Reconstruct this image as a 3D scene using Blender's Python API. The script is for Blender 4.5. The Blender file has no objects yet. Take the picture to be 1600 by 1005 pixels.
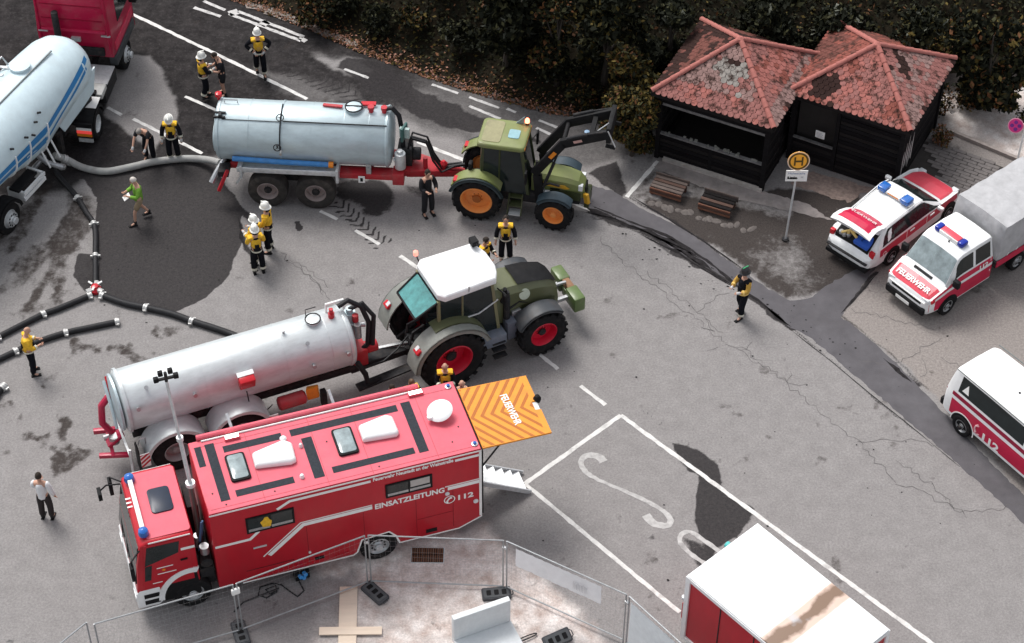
import bpy, bmesh, math, random
import numpy as np
from mathutils import Vector, Matrix
from math import sin, cos, pi, radians
random.seed(7)
SC = bpy.context.scene
COL = SC.collection
# ------------------------------------------------------------------ camera, sky, sun, exposure
CAM_H = 43.84
TH, RO, FPX = radians(45.28), radians(0.44), 3290.0
_r, _f, _u = Vector((1, 0, 0)), Vector((0, cos(TH), -sin(TH))), Vector((0, sin(TH), cos(TH)))
CR = _r*cos(RO) + _u*sin(RO)
CU = -_r*sin(RO) + _u*cos(RO)
cam = bpy.data.objects.new('camera', bpy.data.cameras.new('camera'))
COL.objects.link(cam)
cam.matrix_world = Matrix(((CR.x, CU.x, -_f.x, 0), (CR.y, CU.y, -_f.y, 0), (CR.z, CU.z, -_f.z, CAM_H), (0, 0, 0, 1)))
cam.data.sensor_width = 36.0
cam.data.lens = FPX/1600.0*36.0
cam.data.clip_end = 2000
SC.camera = cam
SUN_EL, SUN_ROT = radians(58), radians(-35)
w = bpy.data.worlds.new('World'); SC.world = w; w.use_nodes = True
nt = w.node_tree; nt.nodes.clear()
sky = nt.nodes.new('ShaderNodeTexSky'); sky.sky_type = 'NISHITA'; sky.sun_disc = False
sky.sun_elevation = SUN_EL; sky.sun_rotation = SUN_ROT; sky.air_density = 1.0; sky.dust_density = 4.0; sky.altitude = 300
hs = nt.nodes.new('ShaderNodeHueSaturation'); hs.inputs['Saturation'].default_value = 0.25
bg = nt.nodes.new('ShaderNodeBackground'); bg.inputs['Strength'].default_value = 0.115
wo = nt.nodes.new('ShaderNodeOutputWorld')
nt.links.new(sky.outputs[0], hs.inputs['Color']); nt.links.new(hs.outputs[0], bg.inputs['Color']); nt.links.new(bg.outputs[0], wo.inputs['Surface'])
sl = bpy.data.lights.new('sun', 'SUN'); sl.energy = 1.4; sl.angle = radians(24); sl.color = (1.0, 0.965, 0.93)
so = bpy.data.objects.new('sun', sl); COL.objects.link(so)
# light travels from the upper left of the square towards the lower right
so.rotation_euler = Vector((-sin(SUN_ROT)*cos(SUN_EL), -cos(SUN_ROT)*cos(SUN_EL), -sin(SUN_EL))).to_track_quat('-Z', 'Y').to_euler()
SC.view_settings.view_transform = 'Standard'
SC.view_settings.look = 'None'
SC.view_settings.exposure = 0.85
SC.view_settings.gamma = 1.0
SC.view_settings.use_curve_mapping = False
# ------------------------------------------------------------------ helpers

def gp(px, py, z=0.0):
    """survey: a point of the photograph carried onto the level plane at height z (world metres)"""
    d = _f + CR*((px-800)/FPX) - CU*((py-502.5)/FPX)
    t = (z-CAM_H)/d.z
    return Vector((d.x*t, d.y*t, z))

def sset(b, name, v):
    if name in b.inputs: b.inputs[name].default_value = v

MC = {}
def mat(name, col, rough=0.5, metal=0.0, var=0.12, scale=6.0, bump=0.0, bscale=40.0, coat=0.0, dirt=0.0, dirtcol=(0.12, 0.1, 0.085), emis=None, estr=0.0, stretch=(1, 1, 1), spec=0.3, world=False, d0=0.5, d1=0.72, alpha=1.0, trans=0.0):
    if name in MC: return MC[name]
    m = bpy.data.materials.new(name); m.use_nodes = True; MC[name] = m
    n = m.node_tree.nodes; l = m.node_tree.links; b = n['Principled BSDF']
    sset(b, 'Roughness', rough); sset(b, 'Metallic', metal); sset(b, 'Coat Weight', coat); sset(b, 'Coat Roughness', 0.15); sset(b, 'Specular IOR Level', spec)
    sset(b, 'Alpha', alpha); sset(b, 'Transmission Weight', trans)
    tc = n.new('ShaderNodeTexCoord'); mp = n.new('ShaderNodeMapping'); mp.inputs['Scale'].default_value = stretch
    if world: gm_ = n.new('ShaderNodeNewGeometry'); l.new(gm_.outputs['Position'], mp.inputs['Vector'])
    else: l.new(tc.outputs['Object'], mp.inputs['Vector'])
    nz = n.new('ShaderNodeTexNoise'); nz.inputs['Scale'].default_value = scale; nz.inputs['Detail'].default_value = 6; nz.inputs['Roughness'].default_value = 0.65
    l.new(mp.outputs[0], nz.inputs['Vector'])
    rp = n.new('ShaderNodeValToRGB'); c = col
    rp.color_ramp.elements[0].position = 0.3; rp.color_ramp.elements[1].position = 0.7
    rp.color_ramp.elements[0].color = (c[0]*(1-var), c[1]*(1-var), c[2]*(1-var), 1)
    rp.color_ramp.elements[1].color = (min(1, c[0]*(1+var)), min(1, c[1]*(1+var)), min(1, c[2]*(1+var)), 1)
    l.new(nz.outputs['Fac'], rp.inputs['Fac']); out = rp.outputs['Color']
    if dirt > 0:
        n2 = n.new('ShaderNodeTexNoise'); n2.inputs['Scale'].default_value = scale*0.45; n2.inputs['Detail'].default_value = 9; n2.inputs['Roughness'].default_value = 0.7
        l.new(mp.outputs[0], n2.inputs['Vector'])
        r2 = n.new('ShaderNodeValToRGB'); r2.color_ramp.elements[0].position = d0; r2.color_ramp.elements[1].position = d1
        r2.color_ramp.elements[0].color = (0, 0, 0, 1); r2.color_ramp.elements[1].color = (dirt, dirt, dirt, 1)
        l.new(n2.outputs['Fac'], r2.inputs['Fac'])
        mx = n.new('ShaderNodeMix'); mx.data_type = 'RGBA'; mx.inputs['B'].default_value = (*dirtcol, 1)
        l.new(r2.outputs[0], mx.inputs['Factor']); l.new(out, mx.inputs[6]); mx.inputs[7].default_value = (*dirtcol, 1); out = mx.outputs[2]
        ma = n.new('ShaderNodeMath'); ma.operation = 'MULTIPLY_ADD'; ma.inputs[1].default_value = 0.4; ma.inputs[2].default_value = rough
        l.new(r2.outputs[0], ma.inputs[0]); l.new(ma.outputs[0], b.inputs['Roughness'])
    l.new(out, b.inputs['Base Color'])
    if bump > 0:
        n3 = n.new('ShaderNodeTexNoise'); n3.inputs['Scale'].default_value = bscale; n3.inputs['Detail'].default_value = 5
        l.new(mp.outputs[0], n3.inputs['Vector'])
        bp = n.new('ShaderNodeBump'); bp.inputs['Strength'].default_value = bump; bp.inputs['Distance'].default_value = 0.03
        l.new(n3.outputs['Fac'], bp.inputs['Height']); l.new(bp.outputs[0], b.inputs['Normal'])
    if emis:
        sset(b, 'Emission Color', (*emis, 1)); sset(b, 'Emission Strength', estr)
    return m

def link_obj(name, me, parent=None):
    o = bpy.data.objects.new(name, me); COL.objects.link(o)
    if parent is not None: o.parent = parent
    return o

class MB:
    def __init__(s): s.v = []; s.f = []; s.mi = []; s.mats = []; s.cur = 0
    def m(s, material):
        if material not in s.mats: s.mats.append(material)
        s.cur = s.mats.index(material); return s
    def add(s, vs, fs):
        k = len(s.v); s.v += [tuple(p) for p in vs]
        for f in fs: s.f.append([i+k for i in f]); s.mi.append(s.cur)
        return s
    def hexa(s, b, t):   # bottom ring of 4 (ccw from above), top ring of 4
        return s.add(list(b)+list(t), [(3, 2, 1, 0), (4, 5, 6, 7), (0, 1, 5, 4), (1, 2, 6, 5), (2, 3, 7, 6), (3, 0, 4, 7)])
    def box(s, x0, x1, y0, y1, z0, z1):
        x0, x1 = min(x0, x1), max(x0, x1); y0, y1 = min(y0, y1), max(y0, y1); z0, z1 = min(z0, z1), max(z0, z1)
        q = [(x0, y0), (x1, y0), (x1, y1), (x0, y1)]
        return s.hexa([(a, b, z0) for a, b in q], [(a, b, z1) for a, b in q])
    def cbox(s, c, size, R=None):
        h = [a/2 for a in size]; q = [(-1, -1), (1, -1), (1, 1), (-1, 1)]
        R = R or Matrix.Identity(3); c = Vector(c)
        P = lambda a, b, z: tuple(c + R @ Vector((a*h[0], b*h[1], z*h[2])))
        return s.hexa([P(a, b, -1) for a, b in q], [P(a, b, 1) for a, b in q])
    def bar(s, a, b, wd, ht, up=(0, 0, 1)):
        a, b = Vector(a), Vector(b); d = (b-a); L = d.length; d.normalize(); u = Vector(up)
        y = u.cross(d)
        if y.length < 1e-4: y = Vector((1, 0, 0)).cross(d)
        y.normalize(); z = d.cross(y); R = Matrix((d, y, z)).transposed()
        return s.cbox((a+b)/2, (L, wd, ht), R)
    def cyl(s, a, b, r0, r1=None, n=14, cap=True):
        return s.lathe(a, Vector(b)-Vector(a), [(0, r0), ((Vector(b)-Vector(a)).length, r0 if r1 is None else r1)], n, cap)
    def lathe(s, o, ax, prof, n=20, cap=True, a0=0.0, a1=2*pi):
        o = Vector(o); ax = Vector(ax).normalized(); t = Vector((0, 0, 1)) if abs(ax.z) < 0.9 else Vector((1, 0, 0))
        x = t.cross(ax).normalized(); y = ax.cross(x); full = abs(a1-a0-2*pi) < 1e-6; k = n if full else n+1
        vs = []; fs = []
        for h, r in prof:
            for i in range(k):
                a = a0+(a1-a0)*i/n; vs.append(o+ax*h+(x*cos(a)+y*sin(a))*r)
        for j in range(len(prof)-1):
            for i in range(n):
                i2 = (i+1) % k
                fs.append((j*k+i, j*k+i2, (j+1)*k+i2, (j+1)*k+i))
        if cap and full:
            if prof[0][1] > 1e-4: fs.append(tuple(range(k-1, -1, -1)))
            if prof[-1][1] > 1e-4: fs.append(tuple((len(prof)-1)*k+i for i in range(k)))
        return s.add(vs, fs)
    def tube(s, pts, r, n=8, cap=True):
        P = [Vector(p) for p in pts]; m = len(P); fr = None; vs = []; fs = []
        for i, p in enumerate(P):
            d = (P[min(i+1, m-1)]-P[max(i-1, 0)]).normalized()
            if fr is None:
                t = Vector((0, 0, 1)) if abs(d.z) < 0.9 else Vector((1, 0, 0)); fr = t.cross(d).normalized()
            else:
                fr = (fr-d*fr.dot(d)); fr = fr.normalized() if fr.length > 1e-5 else d.orthogonal().normalized()
            y = d.cross(fr); rr = r[i] if isinstance(r, (list, tuple)) else r
            for k in range(n):
                a = 2*pi*k/n; vs.append(p+(fr*cos(a)+y*sin(a))*rr)
        for j in range(m-1):
            for k in range(n): fs.append((j*n+k, j*n+(k+1) % n, (j+1)*n+(k+1) % n, (j+1)*n+k))
        if cap: fs.append(tuple(range(n-1, -1, -1))); fs.append(tuple((m-1)*n+k for k in range(n)))
        return s.add(vs, fs)
    def prism(s, poly, F, a, b):   # F(u,v,w) -> point ; extrude w from a to b
        n = len(poly); ar = sum(poly[i][0]*poly[(i+1) % n][1]-poly[(i+1) % n][0]*poly[i][1] for i in range(n))
        vs = [F(u, v, a) for u, v in poly]+[F(u, v, b) for u, v in poly]
        fs = [tuple(range(n)), tuple(range(2*n-1, n-1, -1))]+[(i, i+n, (i+1) % n+n, (i+1) % n) for i in range(n)]
        return s.add(vs, fs)
    def loft(s, rings, cap=True, closed=True):
        n = len(rings[0]); vs = [p for r in rings for p in r]; fs = []
        for j in range(len(rings)-1):
            for i in range(n if closed else n-1): fs.append((j*n+i, j*n+(i+1) % n, (j+1)*n+(i+1) % n, (j+1)*n+i))
        if cap: fs.append(tuple(range(n-1, -1, -1))); fs.append(tuple((len(rings)-1)*n+i for i in range(n)))
        return s.add(vs, fs)
    def quad(s, *p): return s.add(p, [tuple(range(len(p)))])
    def mesh(s, name, material=None, bevel=0.0, smooth=35, seg=2, fix=True):
        me = bpy.data.meshes.new(name); me.from_pydata(s.v, [], s.f)
        ms = s.mats if s.mats else [material]
        for q in ms: me.materials.append(q)
        if len(ms) > 1: me.polygons.foreach_set('material_index', s.mi)
        if bevel > 0 or fix:
            bm = bmesh.new(); bm.from_mesh(me)
            bmesh.ops.recalc_face_normals(bm, faces=bm.faces)
            if bevel > 0:
                es = [e for e in bm.edges if len(e.link_faces) == 2 and e.calc_face_angle(0) > 0.5]
                bmesh.ops.bevel(bm, geom=es, offset=bevel, segments=seg, affect='EDGES', profile=0.5, clamp_overlap=True)
            bm.to_mesh(me); bm.free()
        if smooth:
            me.polygons.foreach_set('use_smooth', [True]*len(me.polygons)); me.set_sharp_from_angle(angle=radians(smooth))
        return me
    def build(s, name, material=None, parent=None, **k):
        return link_obj(name, s.mesh(name, material, **k), parent)

def thing(name, label, cat, loc=(0, 0, 0), yaw=0.0, scale=1.0, group=None):
    o = bpy.data.objects.new(name, None); COL.objects.link(o); o.empty_display_size = 0.2
    o.location = loc; o.rotation_euler = (0, 0, yaw); o.scale = (scale,)*3
    return tag(o, label, cat, group)
def tag(o, label, cat, group=None):
    o['label'] = label; o['category'] = cat
    if group: o['group'] = group
    return o
def struct(o): o['kind'] = 'structure'; return o
def stuff(o): o['kind'] = 'stuff'; return o
def dup(o, parent=None):
    c = o.copy(); COL.objects.link(c); c.parent = parent
    for ch in list(o.children): dup(ch, c)
    return c
XZ = lambda u, v, w: (u, w, v)
XY = lambda u, v, w: (u, v, w)
YZ = lambda u, v, w: (w, u, v)

def lettering(txt, size, material, parent, origin, ux, uy, name='lettering', bold=0.0, extr=0.003, align='LEFT', width=None, shear=0.0, space=1.0):
    """raised print: the words as a thin mesh in the plane spanned by ux (reading direction) and uy (up)"""
    cu = bpy.data.curves.new(name, 'FONT'); cu.body = txt; cu.size = size; cu.extrude = extr; cu.offset = bold; cu.align_x = align; cu.shear = shear; cu.space_character = space; cu.resolution_u = 3
    t = bpy.data.objects.new('t', cu); COL.objects.link(t); dg = bpy.context.evaluated_depsgraph_get()
    me = bpy.data.meshes.new_from_object(t.evaluated_get(dg)); bpy.data.objects.remove(t); me.name = name
    me.materials.clear(); me.materials.append(material)
    n = len(me.vertices); co = np.empty(n*3, 'f'); me.vertices.foreach_get('co', co); co = co.reshape(-1, 3)
    if width:
        sx = width/max(1e-6, co[:, 0].max()-co[:, 0].min()); co[:, 0] *= sx
    ux = np.array(Vector(ux).normalized()); uy = np.array(Vector(uy).normalized()); uz = np.cross(ux, uy)
    P = np.array(origin)+co[:, :1]*ux+co[:, 1:2]*uy+co[:, 2:3]*uz
    me.vertices.foreach_set('co', P.astype('f').ravel()); me.update()
    return link_obj(name, me, parent)
# ------------------------------------------------------------------ shared materials
def paint(name, c, **k):
    d = dict(rough=0.34, coat=0.18, var=0.07, scale=3, dirt=0.3, dirtcol=(0.2, 0.17, 0.15)); d.update(k)
    return mat(name, c, **d)
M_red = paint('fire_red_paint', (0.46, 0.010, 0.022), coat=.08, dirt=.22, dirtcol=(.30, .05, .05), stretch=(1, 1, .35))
M_redhaze = paint('red_paint_sky_haze', (0.66, 0.115, 0.155), rough=0.6, coat=0.0, dirt=0.4, dirtcol=(0.50, 0.20, 0.21))  # truck red made paler and pinker: sky sheen and haze painted into the colour
M_crim = paint('crimson_paint', (0.42, 0.008, 0.05))
M_chred = paint('chassis_red_paint', (0.45, 0.02, 0.03), dirt=0.45, rough=0.5)
M_white = paint('white_paint', (0.8, 0.81, 0.81), dirt=0.12, dirtcol=(0.45, 0.45, 0.45))
M_print = mat('reflective_white', (0.82, 0.82, 0.8), rough=0.6, var=0.04, scale=8)
M_black = mat('black_plastic', (0.012, 0.012, 0.013), rough=0.6, var=0.3, scale=5, dirt=0.25, dirtcol=(0.05, 0.046, 0.043), spec=.12)
M_rub = mat('tyre_rubber', (0.013, 0.013, 0.014), rough=0.8, var=0.3, scale=9, dirt=0.5, dirtcol=(0.06, 0.052, 0.045), spec=.12)
M_dark = mat('dark_steel', (0.026, 0.026, 0.028), rough=0.65, metal=0.1, spec=.15, var=0.4, scale=9, dirt=0.4)
M_grit = mat('grit_walkway', (0.03, 0.035, 0.043), rough=0.9, var=0.25, scale=14, bump=0.4, bscale=120)
M_steel = mat('bare_steel', (0.42, 0.43, 0.44), rough=0.4, metal=0.7, var=0.2, scale=9)
M_alu = mat('aluminium', (0.62, 0.64, 0.65), rough=0.45, metal=0.45, var=0.14, scale=9, dirt=0.2)
M_galv = mat('galvanised_steel', (0.60, 0.64, 0.65), rough=0.4, metal=0.35, var=0.12, scale=3.0, dirt=0.25, dirtcol=(0.3, 0.3, 0.29), stretch=(0.6, 1.6, 1.6))
M_galvb = mat('galvanised_steel_blue', (0.47, 0.56, 0.59), rough=0.4, metal=0.3, var=0.12, scale=3.0, dirt=0.25, dirtcol=(0.3, 0.32, 0.32), stretch=(0.6, 1.6, 1.6))
M_glass = mat('tinted_glass', (0.014, 0.02, 0.021), rough=0.1, var=0.3, scale=2, spec=0.35)
M_glassl = mat('pale_glass', (0.22, 0.27, 0.28), rough=0.12, var=0.35, scale=3.5, spec=0.6)
M_blue = mat('blue_lamp_glass', (0.02, 0.12, 0.42), rough=0.15, var=0.25, scale=30, coat=0.5)
M_yel = mat('hi_vis_yellow', (0.75, 0.44, 0.03), rough=0.8, var=0.18, scale=12)
M_cloth = mat('dark_cloth', (0.012, 0.0125, 0.016), rough=0.9, spec=.08, var=0.4, scale=14)
M_skin = mat('skin', (0.5, 0.29, 0.21), rough=0.6, var=0.08, scale=9)
M_lampred = mat('red_lens', (0.5, 0.02, 0.03), rough=0.2, var=0.1)
M_lampwh = mat('clear_lens', (0.65, 0.67, 0.68), rough=0.15, var=0.1)
M_amber = mat('amber_lens', (0.7, 0.22, 0.02), rough=0.25, var=0.1)

def tyre_profile(R, W, r):
    h = W/2
    return [(-h*0.82, r), (-h*0.98, r+(R-r)*0.35), (-h, r+(R-r)*0.65), (-h*0.86, R*0.975), (-h*0.5, R), (h*0.5, R), (h*0.86, R*0.975), (h, r+(R-r)*0.65), (h*0.98, r+(R-r)*0.35), (h*0.82, r)]
WC = {}
def wheel(parent, x, y, R, W, r, rim, dish=0.35, lugs=0, hubr=None, hubmat=None, tyre=None, steer=0.0, holes=0, side=-1):
    """part wheel (hub) > tyre, rim ; the dish faces local -y (side=-1) or +y"""
    key = (R, W, r, rim.name, dish, lugs, hubr, holes, side)
    if key not in WC:
        h = W/2; t = MB(); t.lathe((0, 0, 0), (0, 1, 0), tyre_profile(R-(0.07*R if lugs else 0), W, r), 40, cap=False)
        if lugs:
            for k in range(lugs):
                for sg in (-1, 1):
                    a = 2*pi*(k+(0.5 if sg > 0 else 0))/lugs; pts = []
                    for uu, aa in ((0.03, 0.0), (0.5, 0.16), (0.98, 0.26)):
                        rr = R*(1.0 if uu < 0.9 else 0.97); pts.append((uu*h*sg, a+aa, rr))
                    for (y0, a0, r0), (y1, a1, r1) in zip(pts, pts[1:]):
                        wd = 0.06*R/0.75
                        q = lambda yy, aa, rr, dw: (cos(aa+dw/R)*rr, yy, sin(aa+dw/R)*rr)
                        t.hexa([q(y0, a0, r0*0.9, -wd), q(y1, a1, r1*0.9, -wd), q(y1, a1, r1*0.9, wd), q(y0, a0, r0*0.9, wd)],
                               [q(y0, a0, r0, -wd*0.8), q(y1, a1, r1, -wd*0.8), q(y1, a1, r1, wd*0.8), q(y0, a0, r0, wd*0.8)])
        tm = t.mesh('tyre', tyre or M_rub, smooth=40)
        q = MB(); s = side; dz = h*dish*2
        pr = [(s*h*0.80, r*1.02), (s*h*0.86, r*0.95), (s*(h*0.80-0.02), r*0.90), (s*(h-dz)*0.9, r*0.80), (s*(h-dz)*0.85, r*0.45), (s*((h-dz)*0.85+0.03), r*0.38), (s*((h-dz)*0.85+0.05), r*0.26), (s*((h-dz)*0.85+0.09), r*0.24), (s*((h-dz)*0.85+0.10), 0.0)]
        q.lathe((0, 0, 0), (0, 1, 0), pr, 30, cap=False)
        q.lathe((0, 0, 0), (0, 1, 0), [(-s*h*0.8, r*1.02), (-s*h*0.3, r*0.8), (-s*h*0.3, 0)], 20, cap=False)
        if holes:
            q.m(rim); q.m(M_dark)
            for k in range(holes):
                a = 2*pi*k/holes; rr = r*0.63; yy = s*((h-dz)*0.875+0.012)
                q.cyl((cos(a)*rr, yy-s*0.02, sin(a)*rr), (cos(a)*rr, yy+s*0.004, sin(a)*rr), r*0.10, n=8)
        rm = q.mesh('rim', rim, smooth=30)
        if not holes: pass
        u = MB(); hr = hubr or r*0.16
        u.lathe((0, 0, 0), (0, 1, 0), [(s*((h-dz)*0.85+0.09), hr*1.25), (s*((h-dz)*0.85+0.14), hr*1.1), (s*((h-dz)*0.85+0.15), 0)], 12, cap=False)
        for k in range(8):
            a = 2*pi*k/8; u.cyl((cos(a)*r*0.32, s*((h-dz)*0.85+0.03), sin(a)*r*0.32), (cos(a)*r*0.32, s*((h-dz)*0.85+0.06), sin(a)*r*0.32), r*0.03, n=6)
        hm = u.mesh('wheel', hubmat or M_dark)
        WC[key] = (hm, tm, rm)
    hm, tm, rm = WC[key]
    o = link_obj('wheel', hm, parent); o.location = (x, y, R); o.rotation_euler = (0, random.uniform(0, 6), steer)
    o.rotation_mode = 'ZXY' if False else 'XYZ'
    o.rotation_euler = Matrix.Rotation(steer, 3, 'Z').__matmul__(Matrix.Rotation(random.uniform(0, 6), 3, 'Y')).to_euler()
    link_obj('tyre', tm, o); link_obj('rim', rm, o)
    return o
def noisev(x, y, seed=0, octv=4, per=1.0):
    """value noise on numpy arrays, about -1..1"""
    tot = np.zeros_like(x); amp = 1.0; s = 0.0
    for k in range(octv):
        f = (2.0**k)/per; X = x*f+seed*17.3+k*31.7; Y = y*f+seed*9.1-k*12.9
        i = np.floor(X); j = np.floor(Y); u = X-i; v = Y-j; u = u*u*(3-2*u); v = v*v*(3-2*v)
        h = lambda a, b: (np.sin(a*127.1+b*311.7+seed*3.7)*43758.5453) % 1.0
        tot += amp*((h(i, j)*(1-u)+h(i+1, j)*u)*(1-v)+(h(i, j+1)*(1-u)+h(i+1, j+1)*u)*v); s += amp; amp *= 0.55
    return tot/s*2-1
# ------------------------------------------------------------------ ground
def poly_w(px): return np.array([gp(a, b)[:2] for a, b in px])
def sd_poly(P, X, Y):
    n = len(P); d = np.full(X.shape, 1e9); ins = np.zeros(X.shape, bool)
    for i in range(n):
        a = P[i]; b = P[(i+1) % n]; e = b-a; wx = X-a[0]; wy = Y-a[1]
        t = np.clip((wx*e[0]+wy*e[1])/max(e@e, 1e-9), 0, 1)
        d = np.minimum(d, (wx-e[0]*t)**2+(wy-e[1]*t)**2)
        c = ((a[1] > Y) != (b[1] > Y)); xx = a[0]+(Y-a[1])*(e[0])/(e[1] if abs(e[1]) > 1e-9 else 1e-9)
        ins ^= c & (X < xx)
    return np.where(ins, 1, -1)*np.sqrt(d)
def sd_line(P, X, Y):
    d = np.full(X.shape, 1e9)
    for a, b in zip(P[:-1], P[1:]):
        e = b-a; wx = X-a[0]; wy = Y-a[1]; t = np.clip((wx*e[0]+wy*e[1])/max(e@e, 1e-9), 0, 1)
        d = np.minimum(d, (wx-e[0]*t)**2+(wy-e[1]*t)**2)
    return np.sqrt(d)
sm = lambda x, a, b: (lambda t: t*t*(3-2*t))(np.clip((x-a)/(b-a), 0, 1))
def grid_mesh(name, x0, x1, y0, y1, st, zf):
    xs = np.arange(x0, x1+st/2, st); ys = np.arange(y0, y1+st/2, st); X, Y = np.meshgrid(xs, ys); Z = zf(X, Y); nx, ny = len(xs), len(ys)
    me = bpy.data.meshes.new(name); me.vertices.add(nx*ny)
    me.vertices.foreach_set('co', np.stack([X, Y, Z], -1).astype('f').ravel())
    i = np.arange((ny-1)*(nx-1)); r = i//(nx-1); c = i % (nx-1); a = r*nx+c
    q = np.stack([a, a+1, a+nx+1, a+nx], -1).astype('i').ravel()
    me.loops.add(len(q)); me.loops.foreach_set('vertex_index', q)
    me.polygons.add(len(i)); me.polygons.foreach_set('loop_start', (np.arange(len(i))*4).astype('i'))
    me.update(calc_edges=True); me.validate()
    return me, X, Y
gme, X, Y = grid_mesh('ground', -19, 19, 29.5, 60.5, 0.055, lambda a, b: a*0)
wx = X+noisev(X, Y, 1, 5, 1.2)*0.35; wy = Y+noisev(X, Y, 2, 5, 1.2)*0.35
fx = X+noisev(X, Y, 3, 4, 0.5)*0.10; fy = Y+noisev(X, Y, 4, 4, 0.5)*0.10
N1 = noisev(X, Y, 5, 5, 2.5); N2 = noisev(X, Y, 6, 5, 0.7); N3 = noisev(X, Y, 8, 4, 0.28)
def pm(px, warp=1, soft=0.06, gain=0.0):
    a, b = (wx, wy) if warp == 1 else (fx, fy)
    return sm(sd_poly(poly_w(px), a, b)+gain*N2, -soft, soft)
# dry, dark carriageway of the through road
mid = pm([(-300, -40), (420, -40), (520, 40), (700, 110), (880, 165), (1010, 190), (1000, 240), (930, 262), (870, 262), (740, 228), (660, 200), (590, 170), (520, 172), (440, 190), (330, 250), (270, 262), (215, 262), (150, 262), (120, 300), (-300, 320)], 1, 0.25)
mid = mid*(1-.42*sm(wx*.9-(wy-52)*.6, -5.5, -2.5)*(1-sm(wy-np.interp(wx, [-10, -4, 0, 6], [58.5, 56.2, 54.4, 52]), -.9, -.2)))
pale = np.maximum.reduce([
    pm([(188, 82), (238, 86), (262, 130), (283, 170), (272, 200), (236, 243), (212, 222), (188, 196), (160, 182), (168, 150)], 1, 0.08),
    pm([(128, 235), (152, 225), (160, 250), (135, 268)], 1, 0.1)*0.5,
    pm([(500, 88), (548, 92), (572, 112), (545, 120), (512, 110)], 1, 0.12, .3)*0.95, pm([(470, 78), (520, 84), (560, 95), (520, 98)], 1, .2, .4)*.5,
    pm([(400, 110), (470, 115), (640, 180), (600, 185), (480, 150), (420, 135)], 1, 0.35, 0.5)*0.42,
    pm([(632, 128), (672, 140), (700, 168), (668, 170), (640, 150)], 1, 0.25, 0.4)*0.6,
    pm([(700, 168), (770, 195), (800, 225), (760, 235), (715, 200)], 1, 0.25, 0.4)*0.55])
wet = np.maximum.reduce([
    pm([(250, 244), (335, 250), (352, 290), (378, 322), (376, 385), (357, 432), (322, 466), (272, 488), (216, 481), (166, 463), (154, 440), (152, 380), (150, 310), (128, 280), (92, 276), (60, 275), (95, 235), (130, 225), (165, 215), (205, 235), (236, 248)], 2, 0.05),
    pm([(122, 395), (150, 395), (152, 462), (132, 455), (116, 430)], 2, 0.06),
    pm([(540, 92), (610, 104), (665, 140), (725, 175), (800, 198), (835, 220), (775, 212), (700, 208), (655, 184), (600, 152), (552, 125), (520, 106)], 1, 0.12, 0.2)*0.95,
    pm([(526, 285), (600, 280), (614, 318), (592, 336), (560, 326), (532, 308)], 1, 0.2, 0.3)*0.85,
    pm([(612, 286), (668, 290), (660, 316), (632, 306)], 1, 0.2, 0.4)*0.6,
    pm([(918, 272), (965, 255), (985, 292), (978, 308), (945, 295)], 1, 0.1)*0.9,
    pm([(1047, 690), (1092, 708), (1131, 735), (1141, 764), (1177, 797), (1152, 846), (1105, 872), (1092, 830), (1086, 780), (1091, 745), (1062, 726)], 1, 0.06)*0.9,
    pm([(1062, 840), (1075, 868), (1110, 900), (1140, 880), (1120, 860)], 1, 0.1)*0.7,
    pm([(460, 346), (467, 346), (471, 358), (465, 364), (459, 358)], 2, 0.03),
    pm([(-40, 20), (60, 40), (60, 60), (-40, 60)], 1, 0.5)*0.5])
def trail(px, wd, amt, br=0.0):
    return sm(-sd_line(poly_w(px), fx, fy)+wd*(1+0.7*N2), -0.05, 0.05)*amt*(sm(N1+br, -0.3, 0.2) if br else 1)
wet = np.maximum.reduce([wet,
    trail([(895, 316), (960, 344), (1010, 362), (1060, 385), (1100, 405)], 0.17, 0.9, 0.3), trail([(1050, 380), (1090, 402), (1150, 445), (1200, 482), (1236, 511)], 0.09, 0.95),
    trail([(1000, 362), (1070, 400), (1120, 428), (1152, 448)], 0.07, 0.85), trail([(925, 338), (990, 360), (1050, 395)], 0.06, 0.6), trail([(1060, 392), (1090, 412)], 0.2, 0.8, 0.4), trail([(1205, 486), (1236, 511)], 0.14, 0.9),
    trail([(370, 345), (384, 385), (395, 400)], 0.12, 0.8), trail([(372, 320), (392, 345)], 0.10, 0.8),
    trail([(985, 308), (1050, 345), (1110, 385), (1160, 420)], 0.05, 0.8), trail([(1370, 425), (1335, 465), (1312, 492)], 0.06, 0.8),
    trail([(1235, 512), (1330, 590), (1400, 650), (1470, 700), (1600, 800)], 0.03, 0.7, 0.2), trail([(1312, 492), (1350, 520), (1400, 560), (1440, 600), (1500, 650)], 0.05, 0.6, 0.1), trail([(1385, 565), (1430, 600)], 0.14, 0.7, 0.5)])
dirt0 = pm([(1380, 125), (1500, 96), (1660, 105), (1660, 128), (1520, 138), (1455, 160), (1425, 230), (1395, 215)], 1, .15, .2)
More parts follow.
